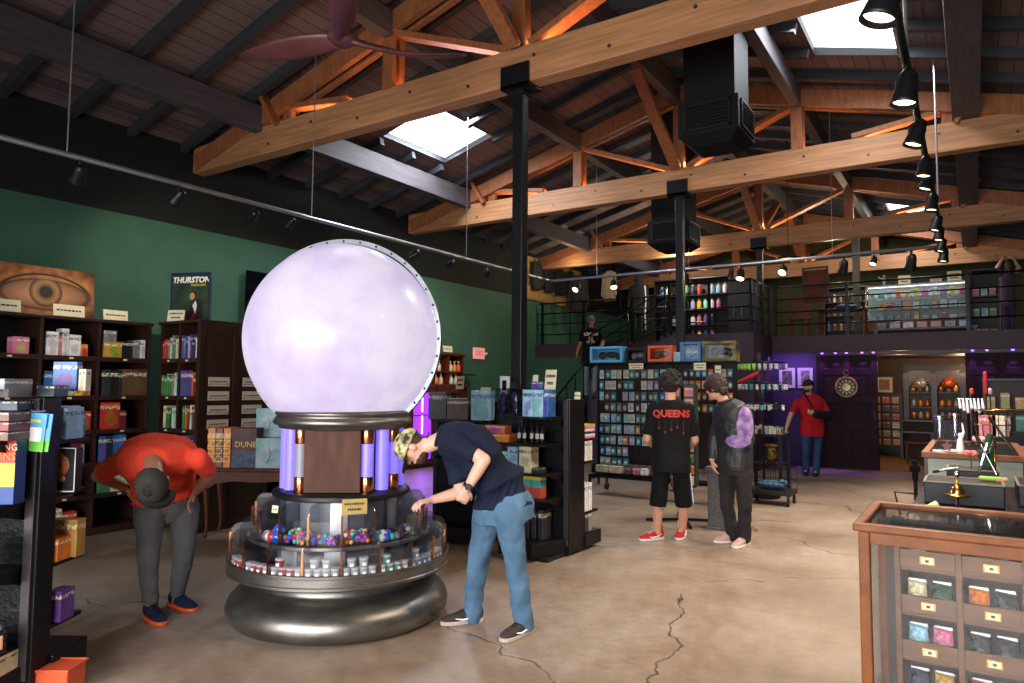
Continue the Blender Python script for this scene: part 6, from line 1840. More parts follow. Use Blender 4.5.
# carded goods on hooks
pc = ['light blue', 'teal', 'lavender', 'grey', 'blue', 'mint', 'light blue', 'white', 'teal', 'brown', 'cream']
_pk = {}
def pack(colour, p, label, group, w=.07, h=.1, blob='#8a8f94', rz=0.0):
    k = (colour, w, h)
    if k not in _pk:
        t = thing('carded_pack', label, 'carded pack', p, rz, group)
        c = obj('backing_card', MB().box(-w/2, w/2, -.003, 0, -h, 0), mat('card_'+colour.replace(' ', '_'), PAL[colour], .45, var=.35, scale=30), t)
        obj('blister', MB().ell((0, -.012, -h*.58), (w*.36, .016, h*.28), None, 10, 7), mat('pale_blister', '#a9bcc4', .12, var=.3, scale=40), t, smooth=True)
        obj('hook', MB().tube([(0, .03, -.01), (0, -.05, -.01)], .003, 6), chrome, t)
        _pk[k] = t
        return t
    return dup(_pk[k], p, (0, 0, rz), label, group)
rr = random.Random(11)
for r in range(9):
    z = 1.86-r*.165
    for c in range(12 if r < 7 else 5):
        x = gx0+.1+c*.098 + (rr.uniform(-.012, .012))
        if rr.random() < .07: continue
        col = rr.choice(pc if r not in (5, 6) else pc+['orange', 'purple'])
        pack(col, (x, gy-.03-rr.uniform(0, .02), z), '%s carded pack on the left grid, %s hook row, %s place' % (col, ORD[r], ORD[c]), 'carded packs on the wire rack', w=.085 if c % 3 else .07, h=.13)
for r in range(11):
    pack('lavender', (gx0+1.27, gy-.05, 1.80-r*.13), 'lavender pack in the tall single column beside the person in shorts, %s from top' % ORD[r], 'lavender packs', w=.11, h=.12)
for r in range(4):
    for c in range(8):
        col = rr.choice(['brown', 'grey', 'cream', 'dark green', 'orange', 'navy', 'teal'])
        pack(col, (gx0+1.42+c*.09, gy-.03, 1.86-r*.165), '%s carded pack on the right grid, %s hook row, %s place' % (col, ORD[r], ORD[c]), 'carded packs on the right grid', w=.07, h=.11)
# a second bay running back, left side, with silvery hanging pieces
for r in range(4):
    for c in range(5):
        t = pack('grey', (gx0-.02, gy+.12+c*.14, 1.72-r*.15), 'grey hanging pack on the rack left end, %s row, %s back' % (ORD[r], ORD[c]), 'grey packs on the rack end', w=.09, h=.12, rz=-PI/2+.5)
# boxes on top of the wire rack
def windowbox(p, w, h, d, fm, im, label, rz=0.0):
    t = thing('window_box', label, 'toy box', p, rz)
    f = .035
    obj('carton_frame', MB().box(-w/2, w/2, 0, d, 0, f).box(-w/2, w/2, 0, d, h-f, h).box(-w/2, -w/2+f, 0, d, f, h-f).box(w/2-f, w/2, 0, d, f, h-f).box(-w/2+f, w/2-f, d-.01, d, f, h-f), fm, t, bevel=.002)
    obj('contents', MB().ell((-w*.2, d*.55, h*.45), (w*.14, d*.2, h*.25), None, 10, 8).ell((w*.08, d*.55, h*.5), (w*.2, d*.2, h*.2), None, 10, 8).ell((w*.28, d*.55, h*.4), (w*.08, d*.2, h*.22), None, 10, 8), im, t, smooth=True)
    obj('window_pane', MB().box(-w/2+f, w/2-f, .003, .006, f, h-f), glass, t)
    return t
ty0 = gy-.24
windowbox((gx0+.26, ty0, 1.967), .53, .24, .2, mat('sky_blue_carton', '#5aa8d8', .45), mat('dark_model', '#30342f', .5, var=.5, scale=25), 'bright blue framed window box on top of the wire rack, at its left end')
windowbox((gx0+.72, ty0+.05, 1.967), .32, .21, .18, black, mat('mixed_figures', '#6e6a4a', .5, color2='#8d86a8', scale=16), 'black window box on the wire rack, between the blue and the orange ones')
windowbox((gx0+1.11, ty0, 1.967), .36, .23, .2, mat('orange_carton', '#d8562a', .45), mat('grey_red_figures', '#6e4a48', .5, var=.5, scale=25), 'orange framed window box on the wire rack, left of the second column')
boxgood('carton', 'carton', .1, .12, .13, 'light blue', (gx0+1.37, ty0, 1.967), 0, 'small light blue box right of the second steel column on the wire rack')
windowbox((gx0+1.56, ty0, 1.967), .30, .27, .2, mat('deep_blue_carton', '#3a6ea8', .45), mat('blue_white_model', '#8aa0b8', .5, var=.5, scale=25), 'blue framed window box on the wire rack, just above the person in the jacket')
windowbox((gx0+1.96, ty0, 1.967), .46, .27, .2, mat('black_yellow_carton', '#1c1a16', .45, color2='#8a7a2c', scale=5), mat('black_figures', '#35352e', .5, var=.6, scale=25), 'black and yellow window box at the right end of the wire rack')
card_sign(gx0+.78, gy-.31, 1.86, .22, .085, 'cream card hanging under the black window box on the wire rack', lines=2, tilt=0)
card_sign(gx0+1.72, gy-.31, 1.84, .17, .1, 'tilted cream card above the head of the person in the jacket', lines=2, tilt=0)
card_sign(gx0+1.97, gy-.31, 1.78, .08, .12, 'narrow cream card hanging right of the tilted one on the wire rack', lines=1, tilt=0)
for i in range(2):
    boxgood('game_box', 'game box', .19, .1, .1, 'cream', (gx0+.2+i*.22, gy-.27, .338), 0, 'pale yellow-green box in the low wire basket, %s' % ['left', 'right'][i], 'pale boxes in the wire basket')
for i in range(3):
    boxgood('carton', 'carton', .09, .1, .09, ['brown', 'pink', 'white'][i], (gx0+.62+i*.12, gy-.26, .338), 0, '%s small pack in the low wire basket right of the pale boxes' % ['brown', 'pink', 'white'][i])

# slim spinner with cards between the two shoppers
sx, sy = -2.93, 8.2
sp_ = thing('card_spinner', 'slim black floor spinner with columns of cards between the two standing shoppers', 'spinner', (sx, sy, 0), .15)
obj('pole', MB().tube([(0, 0, .02), (0, 0, 1.66)], .016, 10), blackm, sp_, smooth=True)
for a in range(4):
    aa = a*PI/2+.35
    obj('foot', MB().beam((0, 0, .03), (.45*math.cos(aa), .45*math.sin(aa), .02), .035, .03), blackm, sp_, bevel=.003)
obj('column_frame', MB().box(-.14, .0, -.1, .1, .42, 1.64), black, sp_, bevel=.004)
obj('column_frame', MB().box(.02, .16, -.1, .1, .42, 1.64), mat('dark_green_frame', '#17211c', .5), sp_, bevel=.004)
for c in range(2):
    for r in range(9):
        col = rr.choice(['dark red', 'brown', 'navy', 'orange'] if c == 0 else ['gold', 'orange', 'green', 'cream', 'brown'])
        boxgood('trading_card_pack', 'card pack', .1, .02, .105, col, tuple(at_local((sx, sy, 0), .15, -.07+c*.16, -.122, .45+r*.13)), .15, '%s card pack on the spinner, %s column, %s from bottom' % (col, ['left', 'right'][c], ORD[r]), 'card packs on the spinner')
# speckled grey pedestal
pd = thing('stone_pedestal', 'grey speckled stone-look square pedestal behind the person in the jacket', 'pedestal', (-2.44, 8.05, 0))
spk = mat('grey_speckle', '#5e5e60', .8, color2='#2e2e30', scale=90, detail=2)
obj('shaft', MB().box(-.12, .12, -.12, .12, .04, .66), spk, pd, bevel=.008)
obj('base', MB().box(-.14, .14, -.14, .14, 0, .04), spk, pd, bevel=.006)
obj('cap_slab', MB().box(-.14, .14, -.14, .14, .66, .70), spk, pd, bevel=.006)

# wheeled wire cart
ct_ = thing('wire_cart', 'low black wire cart on castors right of the person in the jacket', 'cart', (-2.68, 10.02, 0))
obj('tray', MB().box(0, .58, 0, .45, .14, .2), black, ct_, bevel=.004)
cm = MB()
for k in range(9): cm.box(k*.0715, k*.0715+.006, 0, .006, .2, .5); cm.box(k*.0715, k*.0715+.006, .444, .45, .2, .5)
for z in (.32, .5): cm.box(0, .58, 0, .006, z, z+.008).box(0, .58, .444, .45, z, z+.008).box(0, .006, 0, .45, z, z+.008).box(.574, .58, 0, .45, z, z+.008)
obj('wire_sides', cm, blackm, ct_)
for x, y in ((.04, .04), (.54, .04), (.04, .41), (.54, .41)):
    obj('castor', MB().lathe([(.001, -.015), (.045, -.015), (.045, .015), (.001, .015)], n=16, M=Matrix.Translation((x, y, .046)) @ Matrix.Rotation(PI/2, 4, 'Y')).box(x-.015, x+.015, y-.015, y+.015, .07, .14), black, ct_, smooth='auto')
pb = thing('soft_toy', 'folded blue plush lying in the black wire cart', 'soft toy', (-2.4, 10.25, .2))
obj('plush_body', MB().ell((0, 0, .06), (.2, .12, .06), None, 14, 8).ell((.15, .0, .09), (.07, .06, .05), None, 12, 8), mat('blue_plush', '#3c5f80', .9, bump=.5, bscale=60), pb, smooth=True)

# black table with trinkets and the gold skull-like ornament under it
tbx = thing('black_table', 'black display table crowded with trinkets behind the wire cart', 'table', (-3.0, 11.1, 0))
obj('tabletop', MB().box(0, .56, 0, .6, .86, .90), black, tbx, bevel=.006)
for x, y in ((.03, .03), (.53, .03), (.03, .57), (.53, .57)):
    obj('leg', MB().box(x-.025, x+.025, y-.025, y+.025, 0, .86), black, tbx, bevel=.004)
obj('lower_shelf', MB().box(.03, .53, .03, .57, .42, .45), black, tbx)
gs = thing('gold_mask', 'gold and dark carved mask standing on the lower shelf of the black table', 'mask', (-2.62, 11.2, .452))
obj('mask_face', MB().ell((0, 0, .16), (.09, .05, .13), None, 16, 12).ell((0, 0, .27), (.12, .05, .04), None, 14, 8), mat('mask_gold', '#9a7434', .4, .5, color2='#2a1a10', scale=14), gs, smooth=True)
for sg in (-1, 1): obj('eye_hole', MB().ell((sg*.035, -.045, .19), (.022, .015, .02), None, 10, 8), black, gs, smooth=True)
obj('plinth', MB().box(-.06, .06, -.05, .05, 0, .04), black, gs)
tk = ['white', 'light blue', 'purple', 'cream', 'black', 'grey', 'teal', 'orange', 'gold']
for i in range(26):
    col = rr.choice(tk)
    w = rr.uniform(.035, .055); h = rr.uniform(.05, .13)
    rw = i // 9
    boxgood('trinket_box', 'small box', w, .06, h, col, (-2.95+(i % 9)*.057, 11.14+rw*.17, .901), 0, '%s trinket box on the black table, %s row, %s from left' % (col, ['front', 'middle', 'back'][rw], ORD[i % 9]), 'trinket boxes on the black table')
# tiered round stand behind with bits hanging from it
hs = thing('hanging_toy_stand', 'black wire stand with rings of dangling plush toys and silver charms above the table', 'stand', (-2.62, 10.75, 0))
obj('pole', MB().tube([(0, 0, 0.02), (0, 0, 2.02)], .014, 8), blackm, hs, smooth=True)
obj('base', MB().lathe([(.001, .0), (.22, .0), (.22, .02), (.001, .03)], n=28), blackm, hs, smooth='auto')
for z, r in ((1.98, .33), (1.68, .33), (1.38, .28)):
    obj('ring', MB().tube([(r*math.cos(k*PI/12), r*math.sin(k*PI/12), z) for k in range(25)], .006, 6).tube([(-r, 0, z), (r, 0, z)], .004, 6).tube([(0, -r, z), (0, r, z)], .004, 6), blackm, hs)
plm = {c: mat('plush_'+c.replace(' ', '_'), h, .9) for c, h in (('lime green', '#9ac85a'), ('silver', '#a8a8b0'), ('white', '#c8c8cc'), ('cream', '#d8cfa0'), ('teal', '#4a9a98'), ('red', '#b02434'), ('purple', '#6a3ea0'), ('black', '#18181c'))}
_pt = {}
def dangle(col, p, label, s=1.0):
    if col not in _pt:
        t = thing('hanging_toy', label, 'hanging toy', p, 0, 'dangling toys on the stand')
        obj('toy_body', MB().ell((0, 0, -.075), (.026, .02, .03), None, 10, 8).ell((0, 0, -.04), (.02, .018, .018), None, 10, 8).ell((-.02, 0, -.03), (.009, .006, .012), None, 8, 6).ell((.02, 0, -.03), (.009, .006, .012), None, 8, 6), plm[col], t, smooth=True)
        obj('cord', MB().tube([(0, 0, 0), (0, 0, -.03)], .002, 5), black, t)
        _pt[col] = t
        return t
    return dup(_pt[col], p, (0, 0, rr.uniform(-1, 1)), label)
for lv, (z, r, n) in enumerate(((1.98, .33, 26), (1.68, .33, 24), (1.38, .28, 18))):
    for k in range(n):
        a = 2*PI*k/n
        left = math.cos(a) < -.1
        col = (rr.choice(['lime green', 'lime green', 'cream']) if left else rr.choice(['silver', 'white', 'purple', 'silver', 'black'])) if lv == 0 else rr.choice(['silver', 'white', 'black', 'teal', 'silver', 'cream'])
        dangle(col, (-2.62+r*math.cos(a), 10.75+r*math.sin(a), z-.005), '%s dangling toy on the %s ring of the stand, %s' % (col, ['upper', 'middle', 'lower'][lv], ['front side', 'far side'][1 if math.sin(a) > 0 else 0]))
rd = thing('soft_toy', 'long red plush lying slanted on the middle of the dangling-toy stand', 'soft toy', (-2.72, 10.36, 1.74))
obj('plush_body', MB().capsule((-.13, 0, -.06), (.13, 0, .08), .03, .025, 12), plm['red'], rd, smooth=True)
obj('plush_tail', MB().capsule((.13, 0, .08), (.2, 0, .1), .015, .008, 8), plm['black'], rd, smooth=True)

# ------------------------------------------------------------------ mezzanine contents
# jackets on the left wall with a light wooden slat backing
slat = mat('light_slat_wood', '#9a7a46', .6, var=.2, scale=4, stretch=(1, .5, 6))
sb = thing('wooden_slat_board', 'light wooden slat board on the wall high up behind the nearest steel column', 'wall board', (-9.46, 15.0, 3.85), PI/2)
obj('board', MB().box(0, 2.9, -.02, -.0, 0, 1.1), slat, sb)
for k in range(6): obj('slat', MB().box(0, 2.9, -.035, -.02, .05+k*.19, .15+k*.19), slat, sb)
def garment(p, rz, hx, label, w=.42, h=.75, name='jacket', cat='jacket'):
    t = thing(name, label, cat, p, rz)
    g = MB()
    g.loft([((0, 0, -h), (w*.5, 0, 0), (0, .07, 0)), ((0, 0, -h*.5), (w*.47, 0, 0), (0, .08, 0)), ((0, 0, -.14), (w*.48, 0, 0), (0, .07, 0)), ((0, 0, -.05), (w*.36, 0, 0), (0, .055, 0)), ((0, 0, -.01), (w*.12, 0, 0), (0, .045, 0))], 18)
    for s in (-1, 1): g.capsule((s*w*.42, 0, -.11), (s*w*.56, -.02, -h*.8), .055, .042, 10)
    remesh(obj('garment_body', g, mat('cloth_'+hx.strip('#'), hx, .85, var=.15, scale=8), t, smooth=True), .016, 2, .02, .1)
    obj('hanger', MB().tube([(-w*.3, 0, -.04), (0, 0, .02), (w*.3, 0, -.04)], .006, 6).tube([(0, 0, .02), (0, 0, .09), (0, .03, .11)], .004, 6), chrome, t)
    return t
for i, (y, hx, c) in enumerate(((15.35, '#1b2320', 'dark green-black'), (15.95, '#141418', 'black'), (16.55, '#16171c', 'charcoal'), (17.15, '#1a1f30', 'very dark blue'))):
    garment((-9.35, y, 4.86), PI/2, hx, '%s jacket hanging on the slat board, %s from left' % (c, ORD[i]))
garment((-7.75, 16.3, 4.62), -.3, '#8a7a68', 'pale beige jacket hanging on the mezzanine left of the black figure', .4, .8)
garment((-8.6, 16.2, 4.55), .1, '#14141a', 'large black hooded coat hanging in front of the slat board', .5, 1.0, 'coat', 'coat')
mq = thing('mannequin', 'mannequin in a black coat and hood standing on the mezzanine above the stairs', 'mannequin', (-6.95, 16.3, 2.70))
mm = MB().loft([((0, 0, .75), (.22, 0, 0), (0, .16, 0)), ((0, 0, 1.05), (.17, 0, 0), (0, .12, 0)), ((0, 0, 1.35), (.21, 0, 0), (0, .13, 0)), ((0, 0, 1.48), (.15, 0, 0), (0, .1, 0)), ((0, 0, 1.54), (.06, 0, 0), (0, .06, 0))], 18)
for s in (-1, 1): mm.capsule((s*.2, 0, 1.42), (s*.26, -.02, .95), .06, .045, 10)
mm.ell((0, 0, 1.62), (.1, .11, .14), None, 14, 10)
remesh(obj('coat', mm, _mats['cloth_141418'] if 'cloth_141418' in _mats else black, mq, smooth=True), .016, 2)
obj('legs', MB().capsule((-.08, 0, .8), (-.09, 0, .06), .07, .045, 12).capsule((.08, 0, .8), (.09, 0, .06), .07, .045, 12), black, mq, smooth=True)
obj('white_trim', MB().tube([(.19, -.05, 1.45), (.23, -.08, 1.1), (.2, -.07, .7), (.21, -.05, .3)], .018, 8), white_p, mq, smooth=True)
obj('base', MB().lathe([(.001, 0), (.2, 0), (.2, .02), (.001, .03)], n=24), blackm, mq, smooth='auto')

# shelf of coloured bottles and toys above the stair block
def unit(name, label, loc, w, h, zs, depth=.35, m=black, inner=darkwood_in):
    t = thing(name, label, 'shelf unit', loc)
    obj('side_panel', MB().box(0, .03, 0, depth, 0, h), m, t); obj('side_panel', MB().box(w-.03, w, 0, depth, 0, h), m, t)
    obj('back_panel', MB().box(.03, w-.03, depth-.02, depth, 0, h), inner, t)
    obj('top', MB().box(-.01, w+.01, -.01, depth, h, h+.03), m, t)
    for z in zs: obj('shelf', MB().box(.03, w-.03, 0.004, depth-.02, z-.025, z), m, t)
    return t
ux, uy = -6.5, 16.2
unit('merchandise_shelf', 'dark shelf unit of bright bottles and mugs on the mezzanine behind the second column', (ux, uy, 2.7), 1.85, 1.5, [.03, .40, .77, 1.13])
_bt = {}
def bottle(col, p, label, group, s=1.0):
    if col not in _bt:
        t = thing('drink_bottle', label, 'bottle', p, 0, group)
        obj('bottle_body', MB().lathe([(.001, 0), (.05, 0), (.053, .02), (.053, .18), (.03, .21), (.001, .21)], n=16), mat('bottle_c_'+col.replace(' ', '_'), PAL[col], .3), t, smooth=True)
        obj('bottle_cap', MB().lathe([(.001, .2), (.032, .2), (.032, .25), (.001, .252)], n=14), mat('grey_cap_plastic', '#77777c', .4), t, smooth='auto')
        _bt[col] = t
        return t
    return dup(_bt[col], p, (0, 0, 0), label, group)
rows2 = {3: ['blue', 'white', None, 'dark green', 'green', 'navy', 'red', None, 'light blue', 'light blue', 'white'], 2: [None, None, None, 'orange', 'teal', 'lavender', 'yellow', 'mint', 'white', 'pink', None], 1: [None, None, 'grey', 'light blue', 'navy', 'white', 'pink', 'purple', 'navy', None, None], 0: [None, 'charcoal', 'charcoal', 'yellow', 'purple', 'navy', 'yellow', 'blue', 'pink', None, None]}
for r, cs in rows2.items():
    for i, c in enumerate(cs):
        if c: bottle(c, (ux+.16+i*.155, uy+.12, 2.7+[.03, .40, .77, 1.13][r]+.001), '%s bottle on the mezzanine merchandise shelf, %s shelf, %s place' % (c, ['lowest', 'second', 'third', 'top'][r], ORD[i]), 'bottles on the merchandise shelf')
dcab = thing('dark_cabinet', 'black cabinet with thin pale handles right of the bright bottles on the mezzanine', 'cabinet', (-4.62, 15.95, 2.7))
obj('carcass', MB().box(0, .62, 0, .4, 0, 1.32), black, dcab, bevel=.005)
for k in range(3): obj('handle', MB().box(.12+k*.18, .135+k*.18, -.015, 0, .5, .78), chrome, dcab)

# glass display cabinet
gc = thing('glass_display_cabinet', 'wide glass display cabinet lit inside, on the mezzanine behind the railing', 'display cabinet', (-2.0, 17.6, 2.7))
gw = 1.98
obj('wooden_base', MB().box(0, gw, 0, .5, .2, .42).box(0, gw, .02, .5, 0, .04), wood_t, gc, bevel=.006)
obj('frame', MB().box(0, .03, 0, .03, .42, 1.24).box(gw-.03, gw, 0, .03, .42, 1.24).box(0, gw, 0, .03, 1.21, 1.24).box(0, gw, .47, .5, .42, 1.24), chrome, gc, bevel=.003)
obj('glass_front', MB().box(.03, gw-.03, .01, .016, .42, 1.21), glass, gc)
for z in (.68, .95): obj('glass_shelf', MB().box(.03, gw-.03, .04, .46, z, z+.012), mat('pale_glass_shelf', '#a8c8c4', .1, alpha=.4), gc)
lit = mat('cabinet_light_strip', '#e8f4ff', .5, emit='#dff0ff', estr=2.2)
obj('light_strip', MB().box(.05, gw-.05, .1, .14, 1.19, 1.205), lit, gc)
lamp('cabinet_light', 'AREA', (-1.0, 17.85, 3.87), 6, (.85, .95, 1.0), 1.8, .1, target=(-1.0, 17.85, 2))
obj('back_mirror', MB().box(.03, gw-.03, .455, .465, .42, 1.21), mat('pale_cabinet_back', '#7d8a92', .4), gc)
for r, z in enumerate((.422, .694, .964)):
    for i in range(11):
        col = rr.choice(['teal', 'pink', 'orange', 'white', 'light blue', 'yellow', 'grey', 'red', 'lavender'])
        boxgood('collectible_box', 'small box', rr.uniform(.08, .15), .1, rr.uniform(.1, .2), col, (-2.0+.13+i*.172, 17.8, 2.7+z), 0, '%s box in the mezzanine glass cabinet, %s shelf, %s from left' % (col, ['lower', 'middle', 'upper'][r], ORD[i]), 'boxes in the glass cabinet')
for i, (x, w, h) in enumerate(((-1.22, .24, .2), (-.62, .22, .08), (-.28, .26, .22))):
    card_sign(x, 17.75, 3.945, w, h, 'cream card sign on the glass cabinet top, %s from left' % ORD[i], lines=2, tilt=0)
st_ = thing('statuette', 'small grey figurine standing on the left of the glass display cabinet', 'figurine', (-1.62, 17.8, 3.945))
obj('figure', MB().capsule((0, 0, .02), (0, 0, .16), .03, .035, 10).ell((0, 0, .22), (.03, .03, .035), None, 10, 8).capsule((-.03, 0, .15), (-.12, 0, .2), .012, .01, 8), mat('pewter', '#77787e', .4, .4), st_, smooth=True)
gr_ = thing('garment_rail', 'black garment rail carrying the hooded coat and the beige jacket', 'garment rail', (-8.2, 16.3, 2.7))
obj('rail', MB().tube([(-.7, 0, 0.02), (-.7, 0, 2.03), (.75, 0, 2.03), (.75, 0, .02)], .014, 8), blackm, gr_, smooth=True)
obj('foot', MB().box(-.73, -.67, -.25, .25, 0, .03).box(.72, .78, -.25, .25, 0, .03), blackm, gr_)
# brown banner
bnr = thing('hanging_banner', 'brown rectangular banner with dark frame hanging above the mezzanine desk', 'banner', (-2.83, 16.4, 3.5))
obj('cloth_panel', MB().box(-.24, .22, 0, .015, 0, .72), mat('rust_brown_cloth', '#5c2a14', .8, color2='#38180c', scale=3), bnr)
obj('frame', MB().box(-.28, -.24, -.01, .025, -.02, .76).box(.22, .26, -.01, .025, -.02, .76).box(-.28, .26, -.01, .025, .74, .78), black, bnr)
obj('stand', MB().box(-.02, .0, 0.016, .03, -.8, 0).box(-.2, .18, -.05, .1, -.8, -.78), black, bnr)
# desk, chair, book shelves, pictures
dk_ = thing('desk', 'dark desk with a blue bag on it behind the mezzanine railing, below the banner', 'desk', (-2.9, 16.7, 2.7))
obj('desktop', MB().box(0, 1.0, 0, .5, .62, .66), darkwood, dk_, bevel=.005)
for x in (.04, .96):
    for y in (.04, .46): obj('leg', MB().box(x-.025, x+.025, y-.025, y+.025, 0, .62), wood_t, dk_)
bg = thing('bag', 'dark blue soft bag lying on the mezzanine desk', 'bag', (-2.35, 16.85, 3.361))
obj('bag_body', MB().ell((0, 0, .06), (.16, .1, .06), None, 14, 8).ell((.2, .03, .05), (.08, .08, .05), None, 12, 8), mat('blue_nylon', '#28406a', .7), bg, smooth=True)
ch = thing('wooden_chair', 'reddish wooden chair standing left of the mezzanine desk', 'chair', (-3.2, 16.5, 2.7))
obj('seat', MB().box(-.2, .2, -.2, .2, .43, .46), wood_t, ch, bevel=.006)
obj('backrest', MB().box(-.2, .2, .17, .2, .46, .95), wood_t, ch, bevel=.006)
for x in (-.17, .17):
    for y in (-.17, .17): obj('leg', MB().box(x-.02, x+.02, y-.02, y+.02, 0, .43), wood_t, ch)
unit('low_bookcase', 'bookcase of games against the olive wall left of the mezzanine glass cabinet', (-3.2, 19.6, 2.7), 1.5, 1.5, [.05, .42, .8, 1.15], m=darkwood)
for r in range(4):
    for i in range(9):
        col = rr.choice(['cream', 'gold', 'brown', 'orange', 'white', 'teal', 'red'])
        boxgood('book', 'book', .05, .15, rr.uniform(.15, .26), col, (-3.1+i*.15, 19.66, 2.7+[.05, .42, .8, 1.15][r]+.001), 0, '%s book in the mezzanine bookcase on the olive wall, %s shelf, %s place' % (col, ['lowest', 'second', 'third', 'top'][r], ORD[i]), 'books in the mezzanine bookcase')
struct('trim_1', MB().box(-2.35, -2.2, 18.4, 18.55, 2.7, 5.6), mat('dark_olive_post', '#1a1b0e', .7))
unit('right_shelf', 'shelf of bright packs on the mezzanine beside the person with raised arms', (-.02, 18.2, 2.7), .55, 1.5, [.05, .5, .95], m=darkwood)
for r in range(3):
    for i in range(3):
        col = rr.choice(['pink', 'yellow', 'light blue', 'white', 'green', 'red'])
        boxgood('carton', 'carton', .12, .1, .18, col, (.1+i*.15, 18.26, 2.7+[.05, .5, .95][r]+.001), 0, '%s pack on the small shelf beside the mezzanine person, %s shelf, %s place' % (col, ['lowest', 'middle', 'upper'][r], ORD[i]), 'packs on the small mezzanine shelf')
for i in range(7):
    col = ['navy', 'lavender', 'white', 'pink', 'pink', 'grey', 'light blue'][i]
    boxgood('carton', 'carton', .18, .1, .12, col, (-1.55+i*.24, 16.2, 2.85), 0, '%s low pack on the bench under the glass cabinet, %s from left' % (col, ORD[i]), 'packs on the low bench')
bn = thing('low_bench', 'low dark bench at floor level in front of the mezzanine glass cabinet', 'bench', (-1.7, 16.1, 2.7))
obj('bench_top', MB().box(0, 1.8, 0, .35, .11, .149), darkwood, bn)
for x in (.05, 1.75): obj('bench_foot', MB().box(x-.03, x+.03, .03, .32, 0, .11), darkwood, bn)
dlt = thing('disc_light', 'round flat lit ceiling light hanging above the mezzanine', 'ceiling light', (-2.75, 13.3, 3.95))
obj('rim', MB().lathe([(.2, .03), (.21, 0), (.2, -.01), (.19, 0)], n=32), blackm, dlt, smooth=True)
obj('diffuser', MB().lathe([(.001, -.004), (.19, -.004)], n=32), mat('warm_disc', '#fff0cc', .5, emit='#ffe0a0', estr=2.5), dlt)
obj('cord', MB().tube([(0, 0, .0), (0, 0, roofz(-2.75)-3.95-.05)], .006, 6), blackm, dlt)
lamp('mezzanine_lamp', 'POINT', (-2.6, 17.2, 4.6), 90, (1.0, .85, .6), soft=.1)
lamp('mezzanine_lamp', 'POINT', (-5.6, 15.4, 4.5), 90, (1.0, .88, .7), soft=.1)
lamp('mezzanine_lamp', 'POINT', (-8.3, 15.2, 4.5), 22, (1.0, .75, .5), soft=.1)

# ------------------------------------------------------------------ back room seen through the sliding doors
struct('wall_back_room_left', MB().box(-2.66, -2.56, 15.76, 19.4, 0, 2.36), brown_wall)
struct('wall_back_room', MB().box(-2.56, XR, 19.3, 19.4, 0, 2.36), brown_wall)
struct('floor_back_room', MB().box(-2.56, XR, 15.76, 19.3, 0.0, .012), mat('ochre_floor', '#8a6a3a', .5, var=.2, scale=3, stretch=(1, 6, 1)))
lamp('back_room_lamp', 'POINT', (-1.3, 17.2, 2.2), 38, (1.0, .62, .3), soft=.08)
lamp('back_room_lamp', 'POINT', (-.2, 18.4, 2.1), 20, (1.0, .66, .36), soft=.08)
picture(-1.82, 19.28, 1.72, .36, .38, 'square framed picture glowing in lamplight on the back-room wall', mat('tan_print', '#b08a58', .6, color2='#8a5a2c', scale=12), frame=mat('cream_frame', '#d8b880', .5))
cr_ = thing('postcard_rack', 'dark wall rack filled with small framed cards in the back room doorway', 'card rack', (-2.05, 19.1, 0))
obj('rack_body', MB().box(-.05, .62, .02, .15, .1, 1.5), black, cr_)
for r in range(6):
    for c in range(3):
        col = rr.choice(['gold', 'cream', 'orange', 'brown', 'red'])
        boxgood('greeting_card', 'card', .15, .006, .15, col, (-2.05+.07+c*.2, 19.105, .28+r*.2), 0, '%s card in the back-room card rack, %s row from bottom, %s column' % (col, ORD[r], ORD[c]), 'cards in the back-room rack')
ar_ = thing('arched_wall_unit', 'dark wooden wall unit with three arched niches in the back room', 'wall unit', (-1.4, 18.9, 0))
obj('counter', MB().box(0, 1.9, -.25, .35, .86, .92), darkwood, ar_, bevel=.006)
obj('back_board', MB().box(0, 1.9, .3, .34, .92, 2.2), darkwood_in, ar_)
for k in range(4): obj('pilaster', MB().box(k*.57, k*.57+.12, .05, .3, .92, 2.0), darkwood, ar_, bevel=.005)
for k in range(3):
    cx = k*.57+.345
    pts = [(cx-.225, 1.7), (cx-.225, 1.95), (cx+.225, 1.95), (cx+.225, 1.7)] 
    arch = [(cx+.225*math.cos(a*PI/10), 1.6+.25*math.sin(a*PI/10)) for a in range(11)]
    poly = [(cx+.225, 2.05)] + [(x, z) for x, z in arch] + [(cx-.225, 2.05)]
    obj('arch', MB().prism(poly, -.1, -.06, Matrix.Translation((0, 0, 0)) @ Mx), darkwood, ar_)
    for z in (1.2, 1.55): obj('niche_shelf', MB().box(cx-.225, cx+.225, .08, .3, z-.02, z), darkwood, ar_)
for lbl_h, z0 in (('base', 0),): obj('cupboard', MB().box(.6, 1.9, -.1, .3, 0, .86), darkwood, ar_)
orn_c = [('copper', '#b8642c'), ('glass', '#9aa0a8'), ('amber', '#c8883a')]
for k in range(3):
    for r, z in enumerate((.921, 1.201, 1.551)):
        for q in range(3):
            nm, hx = orn_c[(k+q+r) % 3]
            t = thing('ornamental_jar', '%s ornament in the back-room unit, %s niche, %s shelf, %s' % (nm, ['left', 'middle', 'right'][k], ['lower', 'middle', 'upper'][r], ['left', 'centre', 'right'][q]), 'ornament', (-1.4+k*.57+.345-.14+q*.14, 19.05, z), 0, 'ornaments in the arched unit')
            obj('vessel', MB().lathe([(.001, 0), (.04, 0), (.055, .05), (.05, .12), (.025, .15), (.03, .17), (.001, .17)], n=14), mat('ornament_'+nm, hx, .25, .4), t, smooth=True)
            obj('stopper', MB().ell((0, 0, .185), (.015, .015, .02), None, 8, 6), brass, t, smooth=True)
